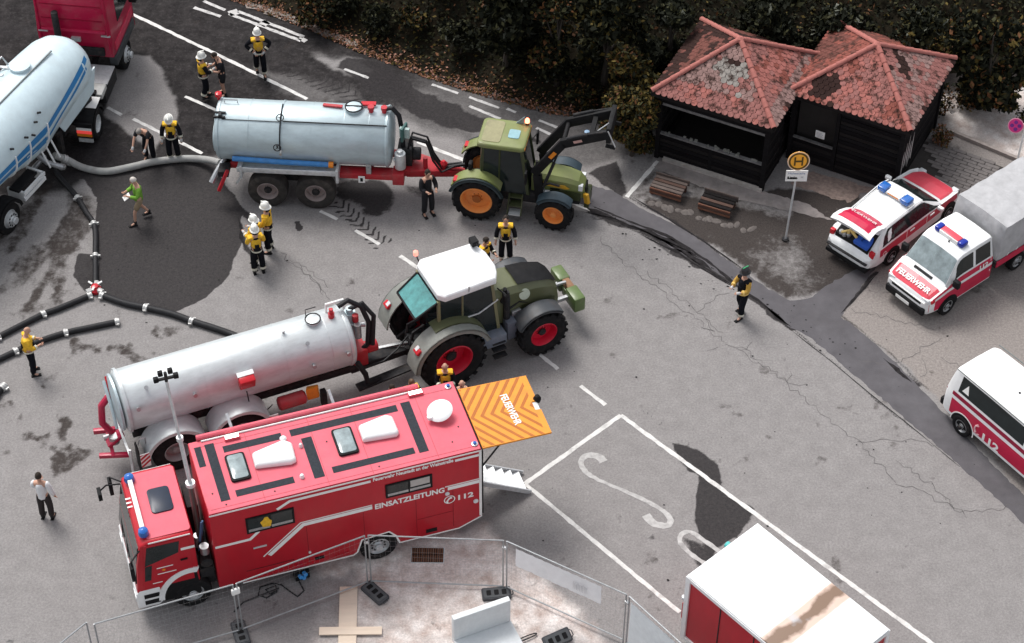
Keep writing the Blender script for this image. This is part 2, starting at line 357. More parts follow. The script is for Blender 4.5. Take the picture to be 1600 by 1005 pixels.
# tyre tread prints: rows of short bars left by the big lugs
def tread(a, b, wd, st, amt):
    A = np.array(gp(*a)[:2]); B = np.array(gp(*b)[:2]); e = B-A; L = np.hypot(*e); e = e/L
    s = (fx-A[0])*e[0]+(fy-A[1])*e[1]; t = -(fx-A[0])*e[1]+(fy-A[1])*e[0]
    ph = ((s+np.abs(t)*0.9)/st) % 1.0
    return sm(np.minimum(np.minimum(ph, 0.45-ph)*st, wd-np.abs(t)), 0.0, 0.04)*(s > 0)*(s < L)*amt*sm(N1, -0.75, -0.2)
wet = np.maximum.reduce([wet, tread((526, 316), (600, 384), 0.32, 0.26, 1.0), tread((520, 330), (560, 350), 0.15, 0.2, 0.4), tread((440, 100), (620, 175), 0.45, 0.3, 0.8), tread((1005, 640), (1080, 700), 0.12, 0.18, 0.5)])
spots = sm(noisev(X, Y, 21, 2, 0.35), 0.62, 0.8)*sm(noisev(X, Y, 22, 3, 3.0), -0.1, 0.4)
wet = np.maximum(wet, spots*0.55*(Y < 48))
# dirt: brown film on the forecourt and streaks of spilt powder and mud left of the hose
forec = pm([(985, 306), (1030, 262), (1120, 290), (1240, 300), (1330, 300), (1345, 330), (1320, 405), (1368, 425), (1300, 455), (1262, 464), (1232, 466), (1150, 412), (1090, 372), (1040, 338), (1012, 326)], 1, 0.15)
dirt = np.maximum(forec*sm(N1+0.5*N2+.3*N3, -0.75, 0.0), dirt0)
cl = pm([(1200, 372), (1260, 385), (1290, 430), (1262, 462), (1228, 455), (1180, 400)], 1, 0.9, 0.9); dirt *= 1-0.6*cl
cl2 = pm([(1050, 300), (1150, 318), (1230, 345), (1250, 330), (1130, 300), (1080, 280)], 1, 0.2, 0.3); dirt *= 1-0.6*cl2
A = np.array(gp(120, 290)[:2]); B = np.array(gp(15, 470)[:2]); e = (B-A)/np.hypot(*(B-A))
sX = X*e[0]+Y*e[1]; tX = -X*e[1]+Y*e[0]
streak = sm(noisev(sX*0.28, tX*1.3, 31, 4, 1.0)+0.4*N2, -0.1, 0.45)
left = pm([(10, 300), (90, 285), (150, 310), (150, 450), (80, 490), (-30, 540), (-120, 560), (-120, 380)], 1, 0.3)
dirt = np.maximum(dirt, left*np.clip(streak*1.0+.35*sm(N3+.4*N2, .1, .6), 0, 1)*(.75+.25*N3))
midl = pm([(130, 470), (350, 520), (160, 600), (150, 760), (60, 760), (-60, 660), (-40, 560)], 1, 0.8)
dirt = np.maximum(dirt, midl*sm(N2+0.5*N3, 0.08, 0.6)*0.8)
dirt = np.maximum(dirt, sm(N2+0.5*N3, 0.38, 0.8)*0.5)
yard = pm([(1312, 492), (1372, 428), (1420, 330), (1440, 240), (1500, 140), (1800, 140), (1900, 1000), (1640, 800), (1560, 735), (1480, 645), (1400, 566), (1350, 522)], 1, 0.05)
sandr = pm([(1455, 160), (1520, 140), (1640, 125), (1760, 230), (1620, 262), (1560, 235), (1500, 205)], 1, 0.3, 0.4)
sand = np.maximum.reduce([pm([(490, 870), (560, 838), (770, 828), (800, 870), (930, 980), (990, 1060), (480, 1060), (500, 930)], 1, 0.25, 0.2)*sm(N1+0.3*N2+0.5, -0.5, 0.25), sandr*0.8])
sand *= 1-0.85*pm([(480, 905), (560, 895), (540, 960), (520, 1010), (470, 1010)], 1, 0.2, 0.4)
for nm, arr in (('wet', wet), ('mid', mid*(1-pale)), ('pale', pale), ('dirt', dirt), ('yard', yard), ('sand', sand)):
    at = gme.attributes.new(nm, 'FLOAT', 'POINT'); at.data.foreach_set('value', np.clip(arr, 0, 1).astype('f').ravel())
def ground_mat():
    m = bpy.data.materials.new('asphalt'); m.use_nodes = True; n = m.node_tree.nodes; l = m.node_tree.links; b = n['Principled BSDF']
    tc = n.new('ShaderNodeTexCoord')
    def noise(sc, det=6, ro=0.65):
        q = n.new('ShaderNodeTexNoise'); q.inputs['Scale'].default_value = sc; q.inputs['Detail'].default_value = det; q.inputs['Roughness'].default_value = ro
        l.new(tc.outputs['Object'], q.inputs['Vector']); return q.outputs['Fac']
    def mathn(op, a, c=None, d=None):
        q = n.new('ShaderNodeMath'); q.operation = op
        for i, vv in enumerate((a, c, d)):
            if vv is None: continue
            if isinstance(vv, (int, float)): q.inputs[i].default_value = vv
            else: l.new(vv, q.inputs[i])
        return q.outputs[0]
    def attr(nm):
        q = n.new('ShaderNodeAttribute'); q.attribute_name = nm; return q.outputs['Fac']
    def mix(f, a, c):
        q = n.new('ShaderNodeMix'); q.data_type = 'RGBA'
        l.new(f, q.inputs['Factor']) if not isinstance(f, (int, float)) else setattr(q.inputs['Factor'], 'default_value', f)
        for i, vv in ((6, a), (7, c)):
            if isinstance(vv, tuple): q.inputs[i].default_value = (*vv, 1)
            else: l.new(vv, q.inputs[i])
        return q.outputs[2]
    def ramp(f, p0, c0, p1, c1):
        q = n.new('ShaderNodeValToRGB'); q.color_ramp.elements[0].position = p0; q.color_ramp.elements[1].position = p1
        q.color_ramp.elements[0].color = (*c0, 1); q.color_ramp.elements[1].color = (*c1, 1); l.new(f, q.inputs['Fac']); return q.outputs['Color']
    fine = noise(17, 8, 0.85); med = noise(2.2, 8); big = noise(0.35, 5); grain = noise(22, 5, 0.75)
    base = ramp(med, 0.3, (0.215, 0.205, 0.202), 0.7, (0.282, 0.271, 0.266))
    base = mix(mathn('MULTIPLY', big, 0.55), base, (0.235, 0.224, 0.222))
    yd = ramp(noise(13, 9, 0.8), 0.3, (0.19, 0.17, 0.157), 0.7, (0.31, 0.283, 0.268)); base = mix(attr('yard'), base, yd)
    sd = ramp(med, 0.35, (0.48, 0.39, 0.35), 0.65, (0.80, 0.755, 0.725)); base = mix(attr('sand'), base, sd)
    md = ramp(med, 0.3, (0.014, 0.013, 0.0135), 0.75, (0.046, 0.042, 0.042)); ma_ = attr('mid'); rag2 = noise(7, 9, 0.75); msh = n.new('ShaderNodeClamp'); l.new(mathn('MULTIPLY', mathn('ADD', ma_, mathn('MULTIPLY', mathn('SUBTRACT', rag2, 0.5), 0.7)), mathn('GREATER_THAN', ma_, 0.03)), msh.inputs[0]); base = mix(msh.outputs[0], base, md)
    dr = ramp(grain, 0.3, (0.012, 0.0095, 0.0085), 0.7, (0.058, 0.046, 0.041)); da = attr('dirt'); rag = noise(5.5, 9, 0.8); dsh = n.new('ShaderNodeClamp'); l.new(mathn('MULTIPLY', mathn('MULTIPLY_ADD', mathn('ADD', mathn('SUBTRACT', da, 0.5), mathn('MULTIPLY', mathn('SUBTRACT', rag, 0.5), 1.7)), 1.7, 0.5), mathn('GREATER_THAN', da, 0.02)), dsh.inputs[0]); base = mix(mathn('MULTIPLY', dsh.outputs[0], 0.9), base, dr)
    wt = attr('wet'); wsh = mathn('MULTIPLY', mathn('MULTIPLY_ADD', mathn('ADD', mathn('SUBTRACT', wt, 0.45), mathn('MULTIPLY', mathn('SUBTRACT', noise(11, 8, 0.8), 0.5), 0.9)), 2.4, 0.45), mathn('GREATER_THAN', wt, 0.01))
    wc = ramp(noise(9, 9, 0.85), 0.32, (0.009, 0.0085, 0.0105), 0.7, (0.046, 0.041, 0.041)); cl = n.new('ShaderNodeClamp'); l.new(wsh, cl.inputs[0]); base = mix(mathn('MULTIPLY', cl.outputs[0], 0.93), base, wc)
    sp = ramp(fine, 0.35, (0.55, 0.55, 0.55), 0.68, (1.38, 1.36, 1.35)); q = n.new('ShaderNodeMix'); q.data_type = 'RGBA'; q.blend_type = 'MULTIPLY'; q.inputs['Factor'].default_value = 0.75
    l.new(base, q.inputs[6]); l.new(sp, q.inputs[7]); l.new(q.outputs[2], b.inputs['Base Color'])
    l.new(mathn('MULTIPLY_ADD', cl.outputs[0], -0.25, 0.9), b.inputs['Roughness']); sset(b, 'Specular IOR Level', 0.07)
    bp = n.new('ShaderNodeBump'); bp.inputs['Strength'].default_value = 0.35; bp.inputs['Distance'].default_value = 0.02; l.new(fine, bp.inputs['Height']); l.new(bp.outputs[0], b.inputs['Normal'])
    return m
M_ground = ground_mat(); gme.materials.append(M_ground)
ground = struct(link_obj('ground', gme))
o = MB().quad((-900, -600, -0.02), (900, -600, -0.02), (900, 1200, -0.02), (-900, 1200, -0.02)).build('terrain', M_ground); struct(o)

def sheet(name, pxs, material, z, parent=None, jag=0.0, world=False, fine=0.12):
    P = [np.array(p[:2]) for p in pxs] if world else [np.array(gp(*p)[:2]) for p in pxs]
    out = []
    for a, b in zip(P, P[1:]+P[:1]):
        k = max(1, int(np.hypot(*(b-a))/fine)) if jag else 1
        for i in range(k):
            q = a+(b-a)*i/k; out.append((q[0]+random.uniform(-jag, jag), q[1]+random.uniform(-jag, jag), z))
    return MB().quad(*out).build(name, material, parent, smooth=0)
M_path = mat('path_asphalt', (0.105, 0.10, 0.107), spec=.08, rough=0.9, var=0.16, scale=1.6, bump=0.3, bscale=60, dirt=0.25, dirtcol=(0.07, 0.065, 0.065))
path = struct(sheet('footpath', [(905, 283), (960, 300), (1010, 330), (1060, 354), (1110, 387), (1160, 423), (1200, 452), (1235, 469), (1265, 467), (1290, 447), (1330, 425), (1377, 406), (1350, 442), (1314, 495), (1350, 522), (1400, 567), (1440, 610), (1480, 650), (1560, 735), (1680, 850), (1680, 890), (1560, 782), (1465, 697), (1400, 642), (1330, 582), (1265, 526), (1235, 513), (1180, 467), (1130, 432), (1060, 394), (1000, 357), (940, 332), (895, 320)], M_path, 0.004, jag=0.03))
# ---- painted markings, each line a piece of the ground
M_line = mat('road_paint', (0.62, 0.61, 0.59), rough=0.8, var=0.15, scale=5, dirt=0.75, dirtcol=(0.25, 0.24, 0.235))
M_line2 = mat('worn_road_paint', (0.5, 0.49, 0.48), rough=0.85, var=0.2, scale=9, dirt=0.9, dirtcol=(0.16, 0.155, 0.15))
def line(a, b, wd=0.12, name='lane_line', z=0.006, m=None):
    A = gp(*a); B = gp(*b); L = (B-A).length; d = (B-A).normalized(); s = Vector((-d.y, d.x, 0)); k = max(2, int(L/0.15)); vs = []
    for i in range(k+1): vs.append(A+d*(L*i/k)+s*(wd/2+random.uniform(-.012, .012)))
    for i in range(k, -1, -1): vs.append(A+d*(L*i/k)-s*(wd/2+random.uniform(-.012, .012)))
    return MB().quad(*[(v.x, v.y, z) for v in vs]).build(name, m or M_line, ground, smooth=0)
for a, b in (((206, 22), (345, 88)), ((345, 88), (480, 155))): line(a, b, 0.13)
for a, b in (((652, 222), (740, 256)), ((885, 313), (952, 340)), ((1028, 252), (979, 308))): line(a, b, 0.14)
for a, b in (((289, 151), (340, 173)), ((208, 186), (316, 240)), ((168, 168), (190, 180)), ((500, 330), (527, 343)), ((555, 360), (593, 382)), ((625, 400), (655, 420)), ((843, 554), (872, 577)), ((907, 603), (946, 633))): line(a, b, 0.12)
for a, b in (((733, 166), (782, 186)), ((733, 152), (780, 169)), ((675, 132), (716, 146)), ((842, 188), (872, 200)), ((838, 200), (860, 210)), ((538, 108), (576, 122)), ((792, 170), (806, 176))): line(a, b, 0.11, m=M_line2)
line((970, 649), (820, 756), 0.13, 'bay_line', m=M_line); line((970, 649), (1462, 1010), 0.13, 'bay_line', 0.007); line((820, 756), (1062, 957), 0.12, 'bay_line', 0.0075)
def ribbon(pxs, wd, name, z=0.006, m=None, parent=ground, world=False, taper=None):
    P = [Vector((p[0], p[1], 0)) if world else gp(*p) for p in pxs]; Q = []
    for i in range(len(P)-1):     # smooth through the points
        p0 = P[max(i-1, 0)]; p1 = P[i]; p2 = P[i+1]; p3 = P[min(i+2, len(P)-1)]
        for k in range(5):
            t = k/5; Q.append(0.5*((2*p1)+(p2-p0)*t+(2*p0-5*p1+4*p2-p3)*t*t+(3*p1-p0-3*p2+p3)*t**3))
    Q.append(P[-1]); L = []; R = []
    for i, q in enumerate(Q):
        d = (Q[min(i+1, len(Q)-1)]-Q[max(i-1, 0)]).normalized(); s = Vector((-d.y, d.x, 0)); ww = (wd if not taper else wd*taper(i/(len(Q)-1)))/2
        L.append(q+s*(ww+random.uniform(-.015, .015))); R.append(q-s*(ww+random.uniform(-.015, .015)))
    mb = MB()
    for i in range(len(Q)-1): mb.quad(*[(v.x, v.y, z) for v in (R[i], R[i+1], L[i+1], L[i])])
    return mb.build(name, m or M_line2, parent, smooth=0)
M_worn = mat('flaking_road_paint', (0.42, 0.41, 0.40), rough=.85, var=.2, scale=6, dirt=1.0, dirtcol=(.25, .24, .235))
# letters of the bus bay: S, then U running under the red container
ribbon([(943, 722), (935, 714), (916, 712), (908, 722), (914, 736), (935, 750), (975, 767), (1010, 783), (1035, 798), (1048, 812), (1040, 822), (1020, 817), (1009, 805)], 0.15, 'bay_letter', m=M_worn, taper=lambda t: 0.75+0.95*(abs(t-0.5)*2)**1.5)
ribbon([(1125, 862), (1100, 845), (1080, 832), (1066, 834), (1062, 846), (1075, 862), (1100, 880), (1125, 897)], 0.13, 'bay_letter', 0.0065, m=M_worn)
for a, b in (((358, 22), (470, 64)), ((372, 18), (475, 58)), ((470, 64), (476, 60)), ((358, 22), (372, 18)), ((408, 40), (418, 34)), ((303, 12), (345, 26)), ((318, 2), (352, 16))): line(a, b, 0.13 if abs(a[0]-b[0]) > 30 else 0.3, 'road_letter', 0.0068, m=M_line2)
# ---- cracks in the old surface
M_crack = mat('crack_fill', (0.10, 0.093, 0.092), rough=0.9, var=.3)
def crackline(pxs, wd=0.013, wob=0.10):
    P = [gp(*p) for p in pxs]; mb = MB(); Q = []
    for a, b in zip(P, P[1:]):
        k = max(2, int((b-a).length/0.14)); s = Vector((-(b-a).y, (b-a).x, 0)).normalized()
        for i in range(k): Q.append(a+(b-a)*i/k+s*random.uniform(-wob, wob))
    Q.append(P[-1])
    for i in range(len(Q)-1):
        d = (Q[i+1]-Q[i]).normalized(); s = Vector((-d.y, d.x, 0))*wd*random.uniform(0.3, 0.8)
        mb.quad(*[(v.x, v.y, 0.0055) for v in (Q[i]-s, Q[i+1]-s, Q[i+1]+s, Q[i]+s)])
    return mb
cm = MB()
for pxs in ([(935, 372), (1000, 432), (1060, 476), (1112, 520), (1135, 536)], [(1010, 425), (1080, 480), (1130, 520)], [(1135, 536), (1170, 552), (1230, 597), (1260, 600)], [(1150, 545), (1210, 585), (1290, 650), (1340, 690), (1400, 755)], [(1400, 755), (1440, 770), (1500, 800), (1600, 790)], [(1340, 690), (1375, 685), (1440, 690), (1465, 697)], [(1400, 720), (1460, 760), (1510, 810)], [(1090, 490), (1120, 465), (1140, 458)], [(1100, 500), (1115, 520), (1095, 512)], [(1120, 540), (1105, 548)], [(440, 395), (470, 425), (500, 448), (515, 468)], [(455, 405), (490, 440), (505, 462)], [(470, 415), (495, 430), (512, 450)], [(1230, 597), (1235, 580)], [(1340, 560), (1390, 575), (1440, 545), (1470, 530)], [(1440, 590), (1450, 575), (1440, 560)], [(1160, 550), (1175, 535)], [(640, 480), (600, 470)], [(1470, 560), (1510, 575)], [(1330, 485), (1400, 500), (1460, 515)]):
    b_ = crackline(pxs); cm.add(b_.v, b_.f)
ck = cm.build('crack', M_crack, ground, smooth=0); stuff(ck)

M_trail = mat('slurry_black', (.024, .022, .023), rough=.75, var=.5, scale=6, spec=.04)
def streak_poly(pxs, wd, z=0.009, name='slurry_trail'):
    P = [gp(*p) for p in pxs]; Q = []
    for a, b in zip(P, P[1:]):
        k = max(2, int((b-a).length/.09))
        for i in range(k): Q.append(a+(b-a)*i/k)
    Q.append(P[-1]); n = len(Q); a1 = np.array([q.x*1.0 for q in Q]); a2 = np.array([q.y*1.0 for q in Q]); w1 = noisev(a1, a2, 91, 4, .5); w2 = noisev(a1, a2, 92, 4, .5); mb = MB(); E = []
    for i, q in enumerate(Q):
        d = (Q[min(i+1, n-1)]-Q[max(i-1, 0)]).normalized(); s = Vector((-d.y, d.x, 0)); t = min(1, i/6, (n-1-i)/6); E.append((q+s*max(.004, wd*t*(.55+w1[i]*.9)), q-s*max(.004, wd*t*(.55+w2[i]*.9))))
    for (a, b), (c, d) in zip(E, E[1:]): mb.quad(*[(v.x, v.y, z) for v in (b, d, c, a)])
    return mb
tr = MB()
for pxs, wd in (([(925, 322), (960, 337), (1000, 352), (1040, 368), (1075, 388), (1110, 412), (1150, 446), (1200, 482), (1236, 511)], .085), ([(905, 320), (960, 345), (1010, 360), (1060, 386), (1095, 405)], .17), ([(1048, 388), (1075, 398), (1098, 412), (1112, 422)], .2), ([(985, 350), (1040, 378), (1100, 418), (1150, 450)], .055), ([(1000, 366), (1060, 396), (1120, 434), (1148, 450)], .05), ([(1195, 478), (1215, 494), (1236, 511)], .15), ([(985, 306), (1040, 340), (1100, 378), (1160, 420)], .04), ([(1374, 424), (1340, 462), (1314, 490)], .05), ([(905, 330), (960, 342), (1030, 372), (1090, 400)], .03), ([(1380, 560), (1402, 578), (1425, 598)], .17), ([(1232, 513), (1300, 566), (1360, 616), (1430, 672), (1500, 730)], .022), ([(372, 340), (380, 372), (384, 392)], .13), ([(383, 385), (400, 400)], .09)):
    q = streak_poly(pxs, wd); tr.add(q.v, q.f)
rs = np.random.default_rng(77)
for k in range(170):
    u = rs.uniform(0, 1); px = 900+u*430+rs.normal()*14; py = 318+u*240+rs.normal()*12
    if k > 80: px = rs.uniform(150, 1560); py = rs.uniform(330, 930)
    c = gp(px, py); r = rs.uniform(.01, .04)*(1.6 if rs.random() < .08 else 1); tr.add([(c.x+cos(a)*r*rs.uniform(.6, 1.3), c.y+sin(a)*r*rs.uniform(.5, 1.1), .0095) for a in [2*pi*i/7 for i in range(7)]], [tuple(range(7))])
stuff(tr.build('slurry_trail', M_trail, ground, smooth=0))
# ------------------------------------------------------------------ bank beyond the road
BX = np.array([tuple(gp(*p)[:2]) for p in ((100, -70), (372, -2), (480, 40), (560, 75), (660, 113), (760, 146), (860, 172), (950, 185), (1030, 176))])
BX = np.vstack([[-40, 66], BX, [[4.6, 52.7], [7.5, 53.9], [10, 54.2], [13.0, 54.0], [14.2, 55.0], [17, 55.6], [40, 57]]])
def bank_z(x, y):
    d = y-np.interp(x, BX[:, 0], BX[:, 1])
    nz = noisev(x, y, 41, 4, 1.6)
    return np.where(d > 0, 0.10*sm(d, 0, 0.5)+0.42*np.maximum(d-0.3, 0)*sm(d, 0.2, 2.5)+0.16*nz*sm(d, 0, 1.2), -0.3*sm(-d, 0, 0.3)-0.02)
bme, bX, bY = grid_mesh('bank', -40, 40, 48, 90, 0.3, bank_z)
M_bank = mat('bank_soil', (0.016, 0.0135, 0.009), rough=0.95, var=0.5, scale=2.5, bump=0.6, bscale=12, dirt=0.4, dirtcol=(0.035, 0.022, 0.013), spec=.05)
bme.materials.append(M_bank); bme.polygons.foreach_set('use_smooth', [True]*len(bme.polygons))
bank = struct(link_obj('bank', bme))
def leaves(pts, size, mats, jitter=0.5, nrm=None, droop=0.0, name='leaf', wts=None):
    """one mesh of leaf-sized blades around the given points"""
    n = len(pts); pts = np.asarray(pts); rg = np.random.default_rng(len(pts)+int(size*1e4))
    a = rg.normal(size=(n, 3))
    if nrm is not None: a = a*jitter+nrm
    a /= np.linalg.norm(a, axis=1, keepdims=True)+1e-9
    t = np.cross(a, rg.normal(size=(n, 3))); t /= np.linalg.norm(t, axis=1, keepdims=True)+1e-9; b = np.cross(a, t)
    s = size*rg.uniform(0.55, 1.35, (n, 1)); t = t*s; b = b*s*0.55
    V = np.empty((n, 4, 3)); V[:, 0] = pts-t; V[:, 1] = pts+b-t*0.1; V[:, 2] = pts+t; V[:, 3] = pts-b-t*0.1
    me = bpy.data.meshes.new(name); me.vertices.add(n*4); me.vertices.foreach_set('co', V.astype('f').ravel())
    me.loops.add(n*4); me.loops.foreach_set('vertex_index', np.arange(n*4, dtype='i'))
    me.polygons.add(n); me.polygons.foreach_set('loop_start', np.arange(n, dtype='i')*4)
    for q in mats: me.materials.append(q)
    me.polygons.foreach_set('material_index', rg.choice(len(mats), n, p=wts).astype('i'))
    me.update(calc_edges=True)
    return me
L_dk = mat('leaf_dark', (0.011, 0.0125, 0.0075), spec=.1, rough=0.8, var=0.4, scale=1.5)
L_md = mat('leaf_mid', (0.034, 0.034, 0.015), spec=.12, rough=0.75, var=0.4, scale=1.5)
L_ol = mat('leaf_olive', (0.098, 0.072, 0.02), spec=.12, rough=0.75, var=0.4, scale=1.5)
L_or = mat('leaf_rust', (0.13, 0.052, 0.018), rough=0.7, var=0.5, scale=1.5)
L_pk = mat('leaf_dry_pink', (0.30, 0.15, 0.105), rough=0.8, var=0.4, scale=2)
L_gy = mat('leaf_pale_grey', (0.085, 0.09, 0.07), rough=0.6, var=0.3, scale=2)
M_bark = mat('bark', (0.05, 0.042, 0.035), rough=0.95, var=0.35, scale=8, bump=0.6, bscale=20, stretch=(1, 1, 0.2))
rg = np.random.default_rng(5)
n = 60000; x = rg.uniform(-24, 24, n); y = np.interp(x, BX[:, 0], BX[:, 1])+0.15+rg.gamma(2.0, 3.2, n); keep = y < 72; x = x[keep]; y = y[keep]
z = bank_z(x, y)+rg.uniform(0.0, 0.22, len(x))
stuff(link_obj('ground_cover', leaves(np.stack([x, y, z], 1), 0.075, [L_dk, L_md, L_ol, L_or], 0.8, np.array([0, -.2, 1.0]), name='ground_cover', wts=[.60, .32, .05, .03])))
n = 4200; x = rg.uniform(-10, 6.0, n); d = rg.gamma(1.5, 0.22, n)-0.25; y = np.interp(x, BX[:, 0], BX[:, 1])+d; z = np.maximum(bank_z(x, y), 0)+0.03
stuff(link_obj('leaf_litter', leaves(np.stack([x, y, z], 1), 0.055, [L_or, L_pk, L_ol, L_dk], 0.5, np.array([0, 0, 1.0]), name='leaf_litter', wts=[.36, .28, .12, .24])))
M_verge = mat('verge_gravel', (0.22, 0.19, 0.17), rough=0.95, var=0.4, scale=14, bump=0.4, bscale=50, dirt=0.5)
struct(sheet('kerb_verge', [(385, 2), (430, 14), (500, 38), (562, 66), (556, 74), (490, 50), (425, 24), (380, 10)], M_verge, 0.03, jag=0.08))
def crown_pts(blobs, n, rg):
    out = []; vol = np.array([b[3]*b[4]*b[5] for b in blobs])**0.67; vol /= vol.sum()
    for b, f in zip(blobs, vol):
        k = int(n*f); d = rg.normal(size=(k, 3)); d /= np.linalg.norm(d, axis=1, keepdims=True)
        r = rg.uniform(0.25, 1, (k, 1))**0.45
        p = d*r; w = 1+0.28*noisev(d[:, 0]*3+b[0], d[:, 1]*3+d[:, 2]*2.1, 51, 3, 1.0)[:, None]; p *= w
        out.append(p*np.array(b[3:6])+np.array(b[:3]))
    return np.concatenate(out)
def tree(label, x, y, h, rad, n, mats, wts, size=0.16, group='trees on the bank', cat='tree', name='tree', lean=(0, 0), seed=0, lo=.35):
    rr = np.random.default_rng(seed+100); z0 = float(bank_z(np.array([x]), np.array([y]))[0]); z0 = max(z0, 0)-0.05
    t = thing(name, label, cat, (x, y, z0), 0, 1, group)
    mb = MB(); top = Vector((lean[0], lean[1], h*0.75)); mb.tube([(0, 0, -.1), tuple(top*0.4+Vector((.1, 0, 0))), tuple(top)], [h*0.028+.02, h*0.02+.01, 0.02], 8); blobs = []
    for k in range(9):
        a = k*2.4+seed; zz = h*rr.uniform(lo, 0.95); q = rad*(1.05-abs(zz/h-0.55))*rr.uniform(0.35, 0.75)
        c = (cos(a)*q+lean[0]*zz/h, sin(a)*q+lean[1]*zz/h, zz); s = rad*rr.uniform(0.34, 0.55)
        blobs.append((*c, s, s, s*rr.uniform(0.6, 0.9))); mb.tube([tuple(top*(zz/h*0.6)), tuple((Vector(c)+top*(zz/h*0.6))/2+Vector((0, 0, .1))), c], [h*0.012+.006, 0.012+h*.004, 0.008], 5)
    mb.build('trunk', M_bark, t)
    link_obj('crown', leaves(crown_pts(blobs, n, rr), size, mats, name='crown', wts=wts), t)
    return t
DK = ([L_dk, L_md, L_gy], [.70, .26, .04])
RU = ([L_dk, L_md, L_or, L_ol], [.46, .28, .14, .12])
OL = ([L_md, L_ol, L_or, L_dk], [.38, .36, .09, .17])
def crown_at(px, py, z): q = gp(px, py, z); return q.x, q.y
for i, (lab, px, py, zc, h, r, n, mw, sz) in enumerate((
    ('dark spreading tree at the top edge, right of the picture middle', 790, -12, 2.6, 3.6, 1.7, 5200, DK, .13),
    ('tree with rusty hanging leaves at the top edge above the green loader tractor', 872, 6, 2.8, 3.6, 1.0, 3200, RU, .10),
    ('dark tree with olive tufts at the top edge, just left of the left hut', 950, 0, 3.0, 4.2, 1.5, 5000, ([L_dk, L_md, L_ol], [.6, .3, .1]), .12),
    ('near-black tree close behind the left hut roof', 1050, 38, 2.6, 3.8, 1.35, 5200, DK, .12),
    ('dark tree above the gap between the two hut roofs', 1215, 22, 3.0, 4.2, 1.35, 5200, DK, .12),
    ('grey-leaved tree behind the ridge of the right hut', 1330, 10, 3.0, 4.0, 1.3, 5200, ([L_dk, L_md, L_gy], [.56, .3, .14]), .12),
    ('dark tree at the back corner of the right hut', 1445, 38, 2.8, 3.8, 1.3, 5000, ([L_dk, L_md, L_gy, L_ol], [.6, .28, .07, .05]), .12),
    ('brownish tree at the top right corner', 1560, 34, 2.8, 4.0, 1.6, 5600, ([L_dk, L_md, L_ol, L_or], [.58, .26, .1, .06]), .12))):
    x, y = crown_at(px, py-(34 if 1000 < px < 1400 else 12), zc+1.0); tree(lab, x, y, h, r*.92, n, mw[0], mw[1], sz, seed=i, lo=.1)
rs = np.random.default_rng(12); places = ['at the far left end of the bank', 'above the first road letters', 'above the lone firefighter', 'left of the middle of the bank', 'above the grey blue tanker', 'above the tanker front', 'over the wet stretch of road', 'above the green tractor cab', 'above the raised loader', 'left of the big olive bush', 'high on the bank at the picture top', 'behind the left hut corner']
for k, pl in enumerate(places):
    px = 500+k*46+rs.uniform(-12, 12); py = [22, 8, 34, 40, 12, 70, 50, 96, 120, 150, 20, 130][k]; x, y = crown_at(px+(60 if k == 11 else 0), py, .6); big = rs.uniform(.55, 1.0)
    tree(('dark ' if k % 3 else 'brownish ')+('low ' if big < .75 else 'broad ')+'shrub '+pl, x, y, 1.0*big+.3, .62*big+.2, int(1500*big), RU[0] if k % 3 == 0 else DK[0], RU[1] if k % 3 == 0 else DK[1], .085, group='shrubs on the bank', cat='shrub', name='shrub', seed=40+k)
for i, (lab, x, y, h, r, n, mw, sz, c) in enumerate((
    ('large olive and rust bush against the left end of the left hut', 3.75, 50.9, 2.5, 1.15, 5600, OL, .085, 'bush'),
    ('olive bush behind the big one, at the back corner of the left hut', 3.9, 52.5, 2.8, 1.15, 4200, OL, .09, 'bush'),
    ('small rusty weed in the paved corner beside the right hut', 13.7, 51.6, 0.65, 0.42, 500, ([L_or, L_ol, L_pk, L_md], [.4, .25, .15, .2]), .05, 'weed'),
    ('yellowish bush at the far right corner of the right hut', 13.9, 55.6, 1.5, 0.8, 1500, OL, .08, 'bush'),
    ('low brown scrub on the sandy patch right of the right hut', 14.6, 53.6, 0.6, 0.7, 700, ([L_dk, L_or, L_ol], [.5, .25, .25]), .055, 'scrub'),
    ('dark scrub at the back of the sandy patch by the right edge', 17.0, 56.2, 1.2, 1.3, 2000, ([L_dk, L_md, L_ol, L_or], [.4, .25, .2, .15]), .08, 'scrub'),
    ('brown scrub clump at the back corner of the sandy patch, nearest the right hut', 13.4, 53.1, .7, .75, 900, ([L_dk, L_or, L_ol], [.5, .25, .25]), .06, 'scrub'),
    ('flat dark weed in the middle of the sandy patch', 15.6, 54.3, .35, .7, 700, ([L_dk, L_md, L_or], [.5, .3, .2]), .05, 'weed'),
    ('dark weed below the round no-stopping sign', 16.6, 52.6, 0.4, 0.5, 420, ([L_dk, L_ol], [.7, .3]), .05, 'weed'))):
    tree(lab, x, y, h, r, n, mw[0], mw[1], sz, group='bushes and weeds round the huts', cat=c, name='bush' if c == 'bush' else c, seed=i+20, lo=.08)
